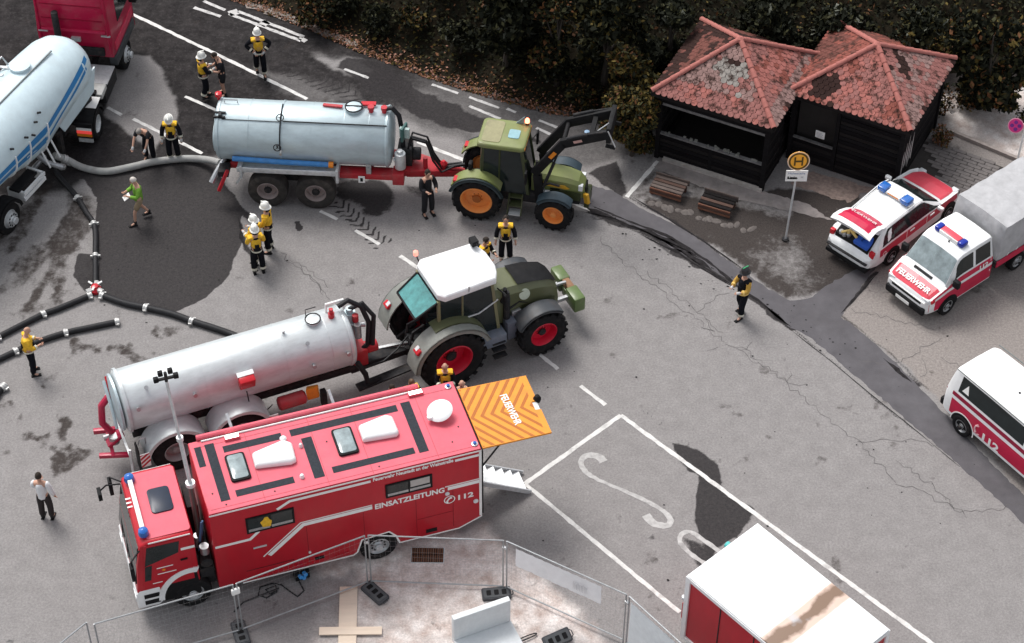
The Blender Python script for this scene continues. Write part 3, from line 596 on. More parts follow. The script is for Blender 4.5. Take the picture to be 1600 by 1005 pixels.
# ------------------------------------------------------------------ red command truck (local +x towards its tail, -y the side we see)
TR = thing('command_truck', 'red fire command truck with roof hatches, white side stripes and raised rear flap', 'fire truck', (-4.506, 35.502, 0), 0.324)
X0, X1, YH, ZB, ZT = -3.54, 3.54, 1.25, 0.49, 3.41
mb = MB()
side = [(X0, ZB), (0.02, ZB), (0.14, 0.56), (0.28, 0.99), (1.01, 1.04), (1.19, 0.82), (1.28, ZB), (2.90, ZB), (X1, 0.76), (X1, ZT), (X0, ZT)]
mb.prism(side, XZ, -YH, YH); box_body = mb.build('body', M_red, TR, bevel=0.02)
MB().box(X0+.02, X1-.02, -YH+.02, YH-.02, ZT+0.002, ZT+0.02).build('roof', M_redhaze, TR)
zt = ZT+0.02
for n_, q in (('a', ((-3.42, -3.25), (0.34, 1.03))), ('b', ((-3.15, -2.91), (-.92, 1.05))), ('c', ((-2.72, -1.2), (.64, .86))), ('d', ((-.97, 1.88), (.65, .88))), ('e', ((2.0, 2.25), (-.90, .90))), ('f', ((-.25, 1.9), (-.88, -.67))), ('g', ((-2.74, -1.25), (-.885, -.67))), ('h', ((-.75, -.48), (-.91, .5)))):
    MB().box(*q[0], *q[1], zt, zt+0.006).build('walkway_strip', M_grit, TR, smooth=0)
def rrect(x0, x1, y0, y1, r, n=4):
    P = []
    for cx, cy, a in ((x1-r, y1-r, 0), (x0+r, y1-r, pi/2), (x0+r, y0+r, pi), (x1-r, y0+r, 1.5*pi)):
        for k in range(n+1): P.append((cx+cos(a+k*pi/2/n)*r, cy+sin(a+k*pi/2/n)*r))
    return P
for x0, x1, y0, y1 in ((-2.76, -2.25, -.42, .49), (0.03, 0.56, -.42, .50)):
    h = MB().prism(rrect(x0, x1, y0, y1, .08), XY, zt, zt+.07).build('roof_hatch', M_black, TR, bevel=.01)
    MB().prism(rrect(x0+.05, x1-.05, y0+.05, y1-.05, .07), XY, zt+.07, zt+.085).build('dome_pane', M_glassl, h, bevel=.008)
for pts in (((-2.08, .30), (-1.2, .50), (-1.02, .34), (-1.05, -.26), (-1.2, -.30), (-2.1, -.16)), ((.73, .37), (1.5, .52), (1.66, .42), (1.68, -.14), (1.6, -.22), (.72, -.14))):
    c = np.mean(np.array(pts), 0); mb = MB()
    rings = []
    for z, s in ((zt, 1.0), (zt+.10, 1.0), (zt+.17, .93), (zt+.19, .8)): rings.append([(c[0]+(p[0]-c[0])*s, c[1]+(p[1]-c[1])*s, z) for p in pts])
    mb.loft(rings).build('air_conditioner', M_white, TR, bevel=.045)
mb = MB(); D = Vector((2.87, .16, zt)); mb.lathe(D, (0, 0, 1), [(0, .10), (.16, .10)], 12)
mb.lathe(D+Vector((0, 0, .16)), (-.25, -.1, .96), [(0, .27), (.02, .33), (.05, .345), (.09, .30), (.125, .18), (.13, 0)], 28)
mb.lathe(D+Vector((-.32, -.12, .12)), (0, 0, 1), [(0, .07), (.09, .07), (.1, .03)], 10).build('satellite_dish', M_white, TR)
for x, y, r in ((-1.04, -.77, .06), (-1.19, .60, .09), (-.82, .24, .05)): MB().lathe((x, y, zt), (0, 0, 1), [(0, r), (.07, r), (.11, r*.6), (.12, 0)], 14).build('roof_vent', M_white, TR)
for x, y in ((3.36, 1.07), (3.42, -1.05)):
    l_ = MB().lathe((x, y, zt), (0, 0, 1), [(0, .085), (.03, .085), (.035, .06)], 14).build('marker_lamp', M_steel, TR); MB().lathe((x, y, zt+.03), (0, 0, 1), [(0, .05), (.05, .045), (.07, 0)], 12).build('lens', M_blue, l_)
M_lit = mat('lit_lamp', (0.9, 0.9, 0.85), emis=(1, .97, .9), estr=6.0)
for x, y in ((-2.42, 1.10), (2.47, 1.12)):
    l_ = MB().box(x-.2, x+.2, y-.12, y+.03, zt, zt+.09).build('floodlight', M_redhaze, TR, bevel=.02); MB().box(x-.17, x+.17, y-.10, y+.01, zt+.09, zt+.10).build('lamp_face', M_lit, l_)
# awning roll along the far roof edge with its arms
mb = MB(); mb.tube([(-3.3, 1.30, zt+.05), (2.6, 1.30, zt+.05)], .075, 10).build('awning_roll', M_redhaze, TR)
mb = MB(); mb.tube([(-3.2, 1.18, zt+.02), (2.6, 1.18, zt+.02)], .025, 6).build('awning_rail', M_print, TR)
for x in (-2.35, .35): MB().bar((x, 1.3, zt+.02), (x-.06, 1.62, zt+.35), .07, .05).build('awning_bracket', M_alu, TR)
yS = -YH-.002
def sprism(poly, d=.004, name='stripe', m=None, parent=None): return MB().prism(poly, XZ, yS-d, yS).build(name, m or M_print, parent or TR, smooth=0)
def pstripe(pts, wd, name='stripe', d=.004):
    """a painted band following points in the side plane"""
    P = [Vector(p) for p in pts]; L = []; R = []
    for i, p in enumerate(P):
        d0 = (p-P[i-1]).normalized() if i else (P[1]-p).normalized(); d1 = (P[i+1]-p).normalized() if i < len(P)-1 else d0
        t = (d0+d1).normalized(); nn = Vector((-t.y, t.x)); k = wd/2/max(.5, nn.dot(Vector((-d0.y, d0.x)))); L.append(p+nn*k); R.append(p-nn*k)
    return sprism([tuple(q) for q in R]+[tuple(q) for q in reversed(L)], d, name)
# trim round the body and the top edge
pstripe([(X0, ZT-.04), (X1, ZT-.04)], .05); pstripe([(X1-.035, .80), (X1-.035, ZT-.03)], .07)
pstripe([(-2.93, ZB-.02), (0.02, ZB-.02), (.13, .55), (.27, 1.0), (1.01, 1.06), (1.19, .82), (1.28, ZB+.02), (2.9, ZB), (X1, .77)], .045)
# bands
pstripe([(-3.5, 2.13), (-2.6, 2.13), (-2.36, 2.36)], .085); pstripe([(-1.84, 3.02), (-1.5, 3.22), (.60, 3.22)], .085); pstripe([(2.83, 3.22), (3.5, 3.22)], .085)
pstripe([(-2.16, 1.32), (-1.22, 2.19), (.60, 2.19)], .12); pstripe([(-2.32, 1.32), (-1.28, 2.29), (.60, 2.29)], .035)
pstripe([(2.62, 2.19), (3.5, 2.19)], .12); pstripe([(2.55, 2.29), (3.5, 2.29)], .035)
lettering('EINSATZLEITUNG', .26, M_print, TR, (.66, yS-.002, 2.10), (1, 0, 0), (0, 0, 1), bold=.008, width=1.86)
lettering('Feuerwehr Neustadt an der Weinstraße', .17, M_print, TR, (.66, yS-.002, 3.20), (1, 0, 0), (0, 0, 1), bold=.006, width=2.12)
lettering('112', .26, M_print, TR, (2.84, yS-.002, 1.65), (1, 0, 0), (0, 0, 1), bold=.008, width=.42)
mb = MB(); mb.lathe((2.66, yS-.004, 1.75), (0, 1, 0), [(0, .155), (.004, .155)], 22, cap=False)
mb = MB(); 
rr = [(cos(a)*r, sin(a)*r) for r in (.155, .125) for a in [2*pi*k/22 for k in range(22)]]
mb.add([(2.66+p[0], yS-.004, 1.75+p[1]) for p in rr], [(k, (k+1) % 22, 22+(k+1) % 22, 22+k) for k in range(22)])
mb.tube([(2.59, yS-.006, 1.66), (2.60, yS-.006, 1.73), (2.65, yS-.006, 1.80), (2.72, yS-.006, 1.83)], [.038, .022, .022, .038], 6).build('emergency_call_emblem', M_print, TR)
for x, z, r in ((2.60, 2.02, .06), (3.37, 1.44, .07), (-1.12, 1.05, .035)): MB().cyl((x, yS-.03, z), (x, yS, z), r, n=14).build('side_lamp', M_lampwh, TR)
# side windows: recessed frame, pane, blind
for x0, x1, z0, z1 in ((-2.66, -1.42, 2.38, 2.97), (.97, 2.21, 2.44, 2.95)):
    f = MB(); f.box(x0, x1, yS-.03, yS, z1-.05, z1); f.box(x0, x1, yS-.03, yS, z0, z0+.05); f.box(x0, x0+.05, yS-.03, yS, z0+.05, z1-.05); f.box(x1-.05, x1, yS-.03, yS, z0+.05, z1-.05); f.box((x0+x1)/2-.02, (x0+x1)/2+.02, yS-.025, yS, z0+.05, z1-.05)
    f = f.build('window', M_black, TR); MB().box(x0+.05, x1-.05, yS-.012, yS-.001, z0+.05, z1-.05).build('pane', M_glass, f)
    MB().box(x0+.05, x1-.05, yS-.022, yS-.013, z0+.05, z0+.14).build('sill_strip', M_steel, f)
    if x0 > 0: MB().box(x0+.66, x1-.07, yS-.024, yS-.013, z1-.30, z1-.06).build('roller_blind', mat('pale_blind', (.45, .42, .40)), f)
    else:
        v = MB(); v.prism([(x0+.42, z0+.12), (x0+.62, z0+.10), (x0+.66, z0+.30), (x0+.60, z0+.38), (x0+.56, z0+.48), (x0+.48, z0+.48), (x0+.44, z0+.40), (x0+.36, z0+.32)], XZ, yS-.026, yS-.013); v.build('hanging_jacket', M_yel, f, bevel=.004)
for x0, x1, z0, z1 in ((2.0, 2.3, .62, .76), (-1.0, -.75, .66, .78)): MB().box(x0, x1, yS-.006, yS, z0, z1).build('vent_opening', M_black, TR)
for k in range(24):
    if abs(-2.85+k*.11-(-.87)) < .2: continue
    MB().box(-2.9+k*.12, -2.82+k*.12, yS-.008, yS, .58, .64+.03*(k % 2)).build('louvre', M_red, TR)
MB().box(-2.55, -2.2, yS-.012, yS, 1.72, 1.78).build('grab_handle', M_alu, TR); MB().box(-2.8, -1.55, yS-.006, yS-.001, .9, .915).build('locker_seam', M_dark, TR)
# chassis and wheels
f = MB(); f.box(-5.3, 3.3, -.42, -.30, .55, .82); f.box(-5.3, 3.3, .30, .42, .55, .82); f.box(-4.0, -3.56, -1.0, 1.0, .5, .95); f.box(-.2, 1.5, -1.0, 1.0, .5, .62); f.cyl((.72, -1.1, .5), (.72, 1.1, .5), .12); f.cyl((-4.22, -1.05, .5), (-4.22, 1.05, .5), .1)
f.build('chassis', M_dark, TR)
M_rimA = mat('alloy_rim', (.5, .52, .53), rough=.35, metal=.6, dirt=.3)
for y, s in ((-1.08, -1), (1.08, 1)):
    wheel(TR, .72, y, .50, .30, .29, M_rimA, .25, side=s, holes=10, hubr=.09, hubmat=M_alu); wheel(TR, -4.22, y, .50, .30, .29, M_rimA, .1, side=s, holes=10, hubr=.1, hubmat=M_alu)
# cab
cab = MB(); yc = 1.2
prof = [(-3.98, .95), (-3.98, 2.78), (-4.06, 2.88), (-5.12, 2.90), (-5.34, 2.80), (-5.50, 2.0), (-5.56, 1.35), (-5.62, .9), (-4.1, .9)]
rings = []
for y in (-yc, -yc+.06, yc-.06, yc):
    k = .94 if abs(y) > yc-.01 else 1.0; rings.append([(-4.75+(p[0]+4.75)*(.985 if k < 1 else 1), y, 1.9+(p[1]-1.9)*(.97 if k < 1 else 1)) for p in prof])
cab.loft(rings); cb = cab.build('cab', M_red, TR, bevel=.02)
MB().prism(rrect(-5.13, -4.02, -1.1, 1.1, .08), XY, 2.895, 2.915).build('cab_roof', M_redhaze, TR)
b_ = MB(); b_.prism([(-5.64, .42), (-5.64, .98), (-5.55, 1.10), (-5.02, 1.10), (-4.99, .5), (-5.1, .40)], XZ, -1.21, 1.21); bumper = b_.build('bumper', M_white, TR, bevel=.03)
for z0 in (.52, .76): MB().box(-5.45, -5.06, -1.222, -1.205, z0, z0+.15).build('step_well', M_black, bumper)
for y in (-.95, .95): MB().box(-5.66, -5.62, y-.18, y+.18, .62, .78).build('headlight', M_lampwh, bumper, bevel=.01)
# wheel arch in white
arc = [(-4.22+cos(t)*.88, .55+sin(t)*1.0) for t in [radians(a) for a in range(74, 181, 8)]]; arc2 = [(-4.22+cos(t)*.73, .55+sin(t)*.83) for t in [radians(a) for a in range(180, 73, -8)]]
for s in (-1, 1):
    MB().prism(arc+arc2, XZ, s*1.16, s*1.235).build('wheel_arch', M_white, TR)
    MB().prism(arc2+[(-3.985, .5), (-4.95, .5)], XZ, s*1.205, s*1.214).build('arch_panel', M_black, TR)
MB().hexa([(-5.60, -1.12, 1.33), (-5.60, 1.12, 1.33), (-5.53, 1.12, 1.33), (-5.53, -1.12, 1.33)], [(-5.40, -1.1, 2.66), (-5.40, 1.1, 2.66), (-5.33, 1.1, 2.66), (-5.33, -1.1, 2.66)]).build('windscreen', M_glass, TR)
for y in (-.7, 0, .7): MB().bar((-5.62, y-.25, 1.36), (-5.52, y+.25, 1.75), .02, .02).build('wiper', M_black, TR)
for s in (-1, 1):
    d_ = MB(); d_.prism([(-5.42, 1.12), (-4.12, 1.12), (-4.12, 2.78), (-5.24, 2.80)], XZ, s*1.204, s*1.216); d_ = d_.build('door', M_red, TR)
    MB().prism([(-5.30, 2.02), (-4.42, 2.28), (-4.36, 2.70), (-5.18, 2.72)], XZ, s*1.217, s*1.222).build('side_window', M_glass, d_)
    MB().prism([(-5.36, 1.45), (-5.2, 1.45), (-5.12, 2.02), (-5.30, 2.0)], XZ, s*1.217, s*1.222).build('lower_window', M_glass, d_)
    MB().box(-4.4, -4.22, s*1.217, s*1.245, 1.95, 2.0).build('handle', M_black, d_)
    for x0, z0, L in ((-5.02, 1.83, .42), (-5.02, 1.60, .48), (-5.18, 1.28, .25)): MB().box(x0, x0+L, s*1.217, s*1.221, z0, z0+.03).build('stripe', M_print, d_)
    MB().cyl((-4.85, s*1.217, 1.74), (-4.85, s*1.222, 1.74), .045, n=10).build('crest', M_amber, d_)
    MB().box(-4.35, -4.0, s*1.217, s*1.222, 2.32, 2.41).build('stripe', M_print, d_)
    MB().box(-5.12, -4.06, s*1.196, s*1.206, 2.83, 2.87).build('roof_edge_stripe', M_print, TR)
    m_ = MB(); m_.tube([(-5.36, s*1.18, 2.65), (-5.62, s*1.45, 2.62), (-5.60, s*1.48, 1.9)], .025, 6); m_.box(-5.68, -5.58, s*1.36, s*1.58, 2.0, 2.5); m_.build('mirror', M_black, TR, bevel=.01)
m_ = MB(); m_.tube([(-5.4, 1.0, 2.78), (-5.75, 1.12, 2.72), (-5.95, 1.2, 2.45)], .025, 6); m_.box(-6.0, -5.9, 1.02, 1.30, 2.28, 2.52); m_.build('front_mirror', M_black, TR, bevel=.01)
MB().prism(rrect(-4.83, -4.27, -.36, .46, .1), XY, 2.916, 2.95).build('cab_hatch', mat('hatch_glass', (.012, .02, .04), rough=.3), TR, bevel=.01)
bar_ = MB().box(-5.22, -5.10, -.85, .85, 2.95, 3.07).build('light_bar', M_print, TR, bevel=.02)
for y in (-.92, .92): MB().lathe((-5.16, y, 2.92), (0, 0, 1), [(0, .13), (.05, .14), (.16, .12), (.2, .07), (.21, 0)], 16).build('beacon', M_blue, bar_)
MB().box(-5.19, -5.13, -.9, .9, 2.916, 2.95).build('bar_foot', M_black, bar_)
for y in (.10, .24, .38): MB().box(-5.38, -5.23, y, y+.05, 2.835, 2.842).build('roof_stripe', M_print, TR)
lettering('FLORIAN', .13, M_print, TR, (-5.30, .28, 2.92), (0, -1, 0), (1, 0, 0), width=.01) if False else None
# gear between cab and box, telescopic mast
g = MB(); g.box(-3.95, -3.6, -1.1, 1.1, .9, 1.25); g.cyl((-3.75, -1.12, 1.45), (-3.75, -.75, 1.45), .16); g.box(-3.9, -3.62, .2, 1.05, 1.2, 2.2); g.tube([(-3.9, -.3, 1.2), (-3.8, -.8, 1.9), (-3.72, -1.0, 1.2)], .05, 7); g.build('service_gear', M_dark, TR)
g = MB(); g.cyl((-3.74, -.95, 1.7), (-3.74, -.95, 1.95), .12); g.cyl((-3.84, -.6, 1.6), (-3.84, -.6, 2.0), .10); g.build('air_tank', M_steel, TR)
g = MB(); g.tube([(-3.88, -.7, 1.3), (-3.78, -.75, 2.1), (-3.7, -.72, 2.6)], .03, 6); g.tube([(-3.84, -.55, 1.3), (-3.7, -.6, 2.1), (-3.65, -.6, 2.5)], .025, 6); g.build('blue_cable', mat('blue_cable', (.10, .2, .38)), TR)
mx, my = -3.78, -.62
ms = MB(); ms.cyl((mx, my, 1.2), (mx-.02, my+.02, 4.0), .07); mast = ms.build('light_mast', mat('mast_bronze', (.10, .085, .08), rough=.4, metal=.4), TR)
top = Vector((mx-.16, my+.42, 7.35)); a = Vector((mx-.02, my+.02, 4.0))
s_ = MB(); s_.tube([tuple(a), tuple(a.lerp(top, .45))], .055, 10); s_.build('mast_section', M_alu, mast)
s_ = MB(); s_.tube([tuple(a.lerp(top, .45)), tuple(top)], .04, 10); s_.build('mast_section', M_alu, mast)
for t, r in ((.0, .12), (.45, .085)):
    c = a.lerp(top, t); s_ = MB(); s_.lathe(c-Vector((0, 0, .06)), (0, 0, 1), [(0, r), (.12, r)], 14); s_.build('mast_collar', M_alu, mast)
s_ = MB(); s_.cbox(top+Vector((0, 0, .1)), (.5, .06, .06)); s_.cyl(top, top+Vector((0, 0, .3)), .04); hd = s_.build('lamp_head', M_dark, mast)
for dx, dz in ((-.24, .0), (.24, .0), (-.12, .18), (.12, .2)): MB().cbox(top+Vector((dx, 0, dz+.12)), (.12, .11, .14)).build('mast_floodlight', M_black, hd, bevel=.02)
# raised rear flap with orange chevrons
M_or = mat('flap_orange', (.72, .27, .025), rough=.5, var=.08, scale=4, dirt=.25)
M_or2 = mat('flap_dark_orange', (.40, .12, .015), rough=.5, var=.08, scale=4)
fx0, fx1, fy0, fy1, zf0, zf1 = 3.60, 5.47, -1.17, .98, 3.30, 3.24
Fz = lambda x: zf0+(zf1-zf0)*(x-fx0)/(fx1-fx0)
def fl(x, y, dz=0): return (x, y+.0, Fz(x)+dz)
out = [(fx0, fy0), (fx1, fy0+.02), (fx1, -.30), (fx1-.15, -.28), (fx1-.15, .02), (fx1, .0), (fx1, fy1-.02), (fx0, fy1)]
flap = MB(); flap.add([fl(x, y, 0) for x, y in out]+[fl(x, y, .05) for x, y in out], [tuple(range(7, -1, -1)), tuple(range(8, 16))]+[(i, (i+1) % 8, 8+(i+1) % 8, 8+i) for i in range(8)])
flap = flap.build('rear_flap', M_or, TR)
def clip(poly, ax, val, keep_less):
    o = []
    for i in range(len(poly)):
        a, b = poly[i], poly[(i+1) % len(poly)]; ia = (a[ax] <= val) == keep_less; ib = (b[ax] <= val) == keep_less
        if ia: o.append(a)
        if ia != ib: t = (val-a[ax])/(b[ax]-a[ax]); o.append((a[0]+(b[0]-a[0])*t, a[1]+(b[1]-a[1])*t))
    return o
ym = -.10
for k in range(-5, 9):
    x = fx0+k*.27; wdd = .10
    for s in (-1, 1):
        L = 1.4; p = [(x, ym), (x+wdd, ym), (x+wdd+L*.75, ym+s*L), (x+L*.75, ym+s*L)]
        for ax, val, le in ((0, fx1-.16, True), (0, fx0+.02, False), (1, fy1-.03, True), (1, fy0+.03, False)):
            if p: p = clip(p, ax, val, le)
        if len(p) >= 3: MB().quad(*[fl(u, v, .054) for u, v in p]).build('chevron_stripe', M_or2, flap, smooth=0)
lettering('FEUERWEHR', .27, M_print, flap, (4.58, .46, Fz(4.55)+.056), (.06, -1, 0), (1, .06, 0), bold=.006, width=1.12)
MB().prism([(fx1-.15, -.28), (fx1-.02, -.28), (fx1-.02, 0), (fx1-.15, 0)], XY, 3.2, 3.27).build('latch_plate', M_steel, flap); MB().lathe((fx1+.02, .08, 3.2), (0, 0, 1), [(0, .09), (.1, .11), (.2, .06), (.22, 0)], 12).build('rear_camera', M_black, flap)
for y in (-1.1, .9): MB().tube([(3.56, y, 2.5), (4.1, y, Fz(4.1))], .025, 6).build('gas_strut', M_dark, flap)
for x in (3.62, 3.7): MB().box(x, x+.05, -1.05, .9, 3.325, 3.345).build('flap_edge_trim', M_print, flap) if x < 3.65 else None
MB().box(3.545, 3.60, -1.2, 1.2, .8, 3.3).build('rear_wall', M_black, TR)
# entry steps at the tail
ST = thing('entry_steps', 'aluminium folding steps leading up under the orange rear flap', 'steps', (-4.506, 35.502, 0), 0.324)
sx0, sx1, sz0, sz1, sy0, sy1 = 3.66, 5.12, 1.0, .06, -.30, .42
for y in (sy0, sy1):
    s_ = MB(); s_.bar((sx0, y, sz0), (sx1+.1, y, sz1-.02), .04, .14); s_.build('stringer', M_alu, ST)
for k in range(6):
    t = (k+.5)/6; x = sx0+(sx1-sx0)*t; z = sz0+(sz1-sz0)*t
    s_ = MB().box(x-.13, x+.11, sy0+.03, sy1-.03, z, z+.03).build('tread', M_alu, ST)

M_seam = mat('seam_dark_red', (.16, .006, .012), rough=.6); M_seamr = mat('roof_seam', (.42, .07, .09), rough=.7)
for x in (-1.15, .35, 1.75, 2.75): MB().box(x, x+.012, yS-.003, yS-.0005, .62 if x not in (.35,) else 1.2, 2.08).build('panel_seam', M_seam, TR, smooth=0)
for z in (1.25,): MB().box(1.78, 2.74, yS-.003, yS-.0005, z, z+.012).build('panel_seam', M_seam, TR, smooth=0)
for x in (-2.1, -.45, .7, 2.42): MB().box(x, x+.014, -1.2, 1.2, zt-.001, zt+.004).build('roof_seam', M_seamr, TR, smooth=0)
for y in (-1.12, 1.0): MB().box(-3.45, 3.45, y, y+.012, zt-.001, zt+.0045).build('roof_seam', M_seamr, TR, smooth=0)
for x, y in ((-3.3, -.6), (-3.05, -1.05), (-.15, .2), (1.2, -.75), (2.9, -.8), (3.2, -.35), (-1.8, -1.0), (.9, -1.02)): MB().cyl((x, y, zt), (x, y, zt+.012), .022, n=8).build('roof_bolt', M_dark, TR)
# ------------------------------------------------------------------ slurry tankers
M_rimgrey = mat('dusty_rim', (.30, .25, .24), rough=.7, var=.15, dirt=.5, dirtcol=(.14, .11, .10))
M_rimgal = mat('grey_rim', (.36, .37, .37), rough=.55, metal=.3, dirt=.5)
M_hose = mat('black_hose', (.014, .014, .016), rough=.6, var=.3)
M_bluehose = mat('blue_hose', (.05, .21, .50), rough=.45, var=.15, dirt=.3)
def arcpts(c, r, a0, a1, n=8, ax='xz'):
    return [(c[0]+cos(a0+(a1-a0)*k/n)*r, c[1], c[2]+sin(a0+(a1-a0)*k/n)*r) for k in range(n+1)]
def tank_body(parent, m, x0, x1, zc, R, bulge0=.28, bulge1=.28):
    pr = []; n = 7
    for k in range(n): t = k/(n-1)*pi/2; pr.append((x0-bulge0*cos(t), R*(0.02+.98*sin(t))))
    for k in range(n): t = k/(n-1)*pi/2; pr.append((x1+bulge1*sin(t), R*(0.02+.98*cos(t))))
    return MB().lathe((0, 0, zc), (1, 0, 0), pr, 56).build('tank', m, parent, smooth=45)
def ring(parent, name, m, x, zc, R, w_=.05, t=.03):
    return MB().lathe((0, 0, zc), (1, 0, 0), [(x-w_/2, R-.01), (x-w_/2, R+t), (x+w_/2, R+t), (x+w_/2, R-.01)], 48, cap=False).build(name, m, parent)
def valve_wheel(parent, c, ax, r=.11):
    ax = Vector(ax).normalized(); t = ax.orthogonal().normalized(); b = ax.cross(t); P = [Vector(c)+(t*cos(a)+b*sin(a))*r for a in [2*pi*k/16 for k in range(17)]]
    m_ = MB(); m_.tube(P, .016, 5, cap=False)
    for k in range(3): a = 2*pi*k/3; m_.tube([c, tuple(Vector(c)+(t*cos(a)+b*sin(a))*r)], .011, 4)
    m_.tube([tuple(Vector(c)-ax*.14), tuple(Vector(c)+ax*.02)], .02, 6)
    return m_.build('valve_wheel', M_hose, parent)
TA = thing('tank_trailer', 'grey blue slurry tanker on red chassis coupled to the green loader tractor', 'tank trailer', (-6.38, 49.37, 0), -.06)
zc, R = 2.15, .93
tk = tank_body(TA, M_galvb, -2.58, 2.62, zc, R, .14, .14)
ring(TA, 'reinforcing_ring', M_galvb, 2.58, zc, R, .06, .025); ring(TA, 'reinforcing_ring', M_galvb, -2.54, zc, R, .05, .02); ring(TA, 'reinforcing_ring', M_galvb, -.62, zc, R, .05, .02)
# hose line along the crown and round the middle ring
def on_tank(x, deg, e=.03): return (x, -cos(radians(deg))*(R+e), zc+sin(radians(deg))*(R+e))
m_ = MB(); m_.tube([on_tank(-.62, d) for d in range(2, 100, 8)], .022, 6); m_.tube([on_tank(-.55+k*.315, 58) for k in range(11)], .02, 6); m_.tube([on_tank(-2.4+k*.35, 57, .015) for k in range(6)], .012, 5); m_.build('control_hose', M_hose, TA)
valve_wheel(TA, on_tank(-.62, 62, .14), (0, -.47, .88)); valve_wheel(TA, on_tank(-.68, 12, .15), (0, -.97, .2))
m_ = MB().cyl(on_tank(-.58, 2, 0), on_tank(-.58, 2, .22), .045); m_.build('side_valve', M_steel, TA)
m_ = MB(); m_.lathe((1.55, .08, zc+R-.03), (0, 0, 1), [(0, .24), (.08, .24), (.09, .27), (.12, .27), (.14, .22), (.15, 0)], 24); lid = m_.build('manhole', M_galvb, TA)
m_ = MB(); m_.tube([(1.55+cos(a)*.26, .08+sin(a)*.26, zc+R+.10) for a in [2*pi*k/20 for k in range(21)]], .025, 5, cap=False); m_.tube([(1.3, .08, zc+R+.13), (1.8, .08, zc+R+.13)], .02, 5); m_.build('lid_clamp', M_hose, lid)
for x in (2.08, 2.48): 
    m_ = MB(); m_.cyl((x, 0, zc+R-.02), (x, 0, zc+R+.1), .075); m_.cyl((x, 0, zc+R+.1), (x, 0, zc+R+.2), .10); m_.build('red_valve', M_chred, TA)
MB().bar((1.75, .28, zc+R+.06), (2.2, .30, zc+R+.06), .16, .06).build('red_bracket', M_lampred, TA)
MB().bar((.6, .18, zc+R+.03), (1.2, .10, zc+R+.06), .1, .05).build('red_lever', M_chred, TA)
m_ = MB(); m_.tube([(2.5, 0, zc+R+.12), (2.72, .02, zc+R+.16), (2.92, 0, zc+R-.1), (3.0, -.05, zc+.3), (3.02, -.1, zc-.3)], .075, 9); m_.build('suction_pipe', M_hose, TA)
m_ = MB(); m_.lathe((-2.66, -.1, zc-.2), (-1, 0, 0), [(0, .5), (.08, .5), (.1, .42), (.12, .1), (.13, 0)], 28); m_.build('rear_lid', M_galvb, TA)
m_ = MB(); m_.box(-2.66, -2.3, -.5, -.44, zc+.8, zc+.86); m_.box(-2.66, -2.3, -.36, -.3, zc+.88, zc+.92); m_.box(-2.5, -2.42, -.5, -.3, zc+.84, zc+.93); m_.build('lifting_bracket', M_hose, TA)
m_ = MB().lathe((-2.62, .35, zc+R-.08), (0, 0, 1), [(0, .05), (.12, .05), (.14, .11), (.24, .10), (.27, 0)], 14); m_.build('rear_beacon', M_lampred, TA)
m_ = MB(); m_.tube([(-2.4, .1, zc+R+.02), (-2.4, .1, zc+R+.12), (-2.0, .1, zc+R+.12), (-2.0, .1, zc+R+.02)], .02, 5); m_.build('top_handle', M_steel, TA)
# side: blue suction hose resting on its grey tray
m_ = MB(); m_.tube([(-2.1, -.98, 1.80), (-.6, -1.0, 1.765), (.86, -.98, 1.73)], .085, 12); m_.build('blue_hose_pipe', M_bluehose, TA)
MB().cyl((.84, -.98, 1.73), (.98, -.98, 1.73), .10).build('hose_coupling', M_amber, TA)
m_ = MB(); m_.box(-1.98, 1.12, -1.12, -.78, 1.42, 1.52); m_.box(-1.98, 1.12, -1.14, -1.10, 1.40, 1.58); m_.build('hose_tray', M_alu, TA, bevel=.01)
for x in (-1.9, 1.05): MB().box(x, x+.08, -1.16, -.6, 1.15, 1.62).build('tray_bracket', M_alu, TA)
f = MB(); f.box(-2.6, 3.2, -.5, -.36, .98, 1.2); f.box(-2.6, 3.2, .36, .5, .98, 1.2)
for x in (-2.5, -1.0, .5, 2.0, 3.1): f.box(x, x+.1, -.36, .36, 1.0, 1.18)
f.hexa([(3.15, -.5, .95), (4.9, -.1, .72), (4.9, .1, .72), (3.15, .5, .95)], [(3.15, -.5, 1.2), (4.9, -.08, .92), (4.9, .08, .92), (3.15, .5, 1.2)])
f.build('chassis', M_chred, TA, bevel=.012)
MB().box(1.1, 3.0, -.86, -.52, 1.10, 1.3).build('side_beam', M_chred, TA, bevel=.015)
MB().box(2.75, 3.1, -.9, -.45, .95, 1.36).build('front_bracket', M_chred, TA, bevel=.02)
s_ = MB().box(1.72, 1.92, -1.0, -.97, 1.08, 1.32).build('marker_plate', M_print, TA); MB().box(1.78, 1.86, -1.006, -1.0, 1.13, 1.27).build('marker_sign', M_black, s_)
m_ = MB(); m_.box(4.7, 5.15, -.12, .12, .66, .8); m_.cyl((5.15, 0, .62), (5.15, 0, .84), .1); m_.build('drawbar_eye', M_dark, TA)
for y, s in ((-.90, -1), (.90, 1)):
    for x in (-1.1, .38): wheel(TA, x, y, .62, .46, .33, M_rimgrey, .45, lugs=0, side=s, hubr=.1, tyre=mat('dusty_tyre', (.035, .032, .03), rough=.9, var=.35, scale=5, dirt=.6, dirtcol=(.12, .105, .09)))
f = MB(); f.cyl((-1.1, -.7, .62), (-1.1, .7, .62), .09); f.cyl((.38, -.7, .62), (.38, .7, .62), .09); f.box(-1.2, .5, -.45, -.3, .55, .98); f.box(-1.2, .5, .3, .45, .55, .98); f.build('axle', M_dark, TA)
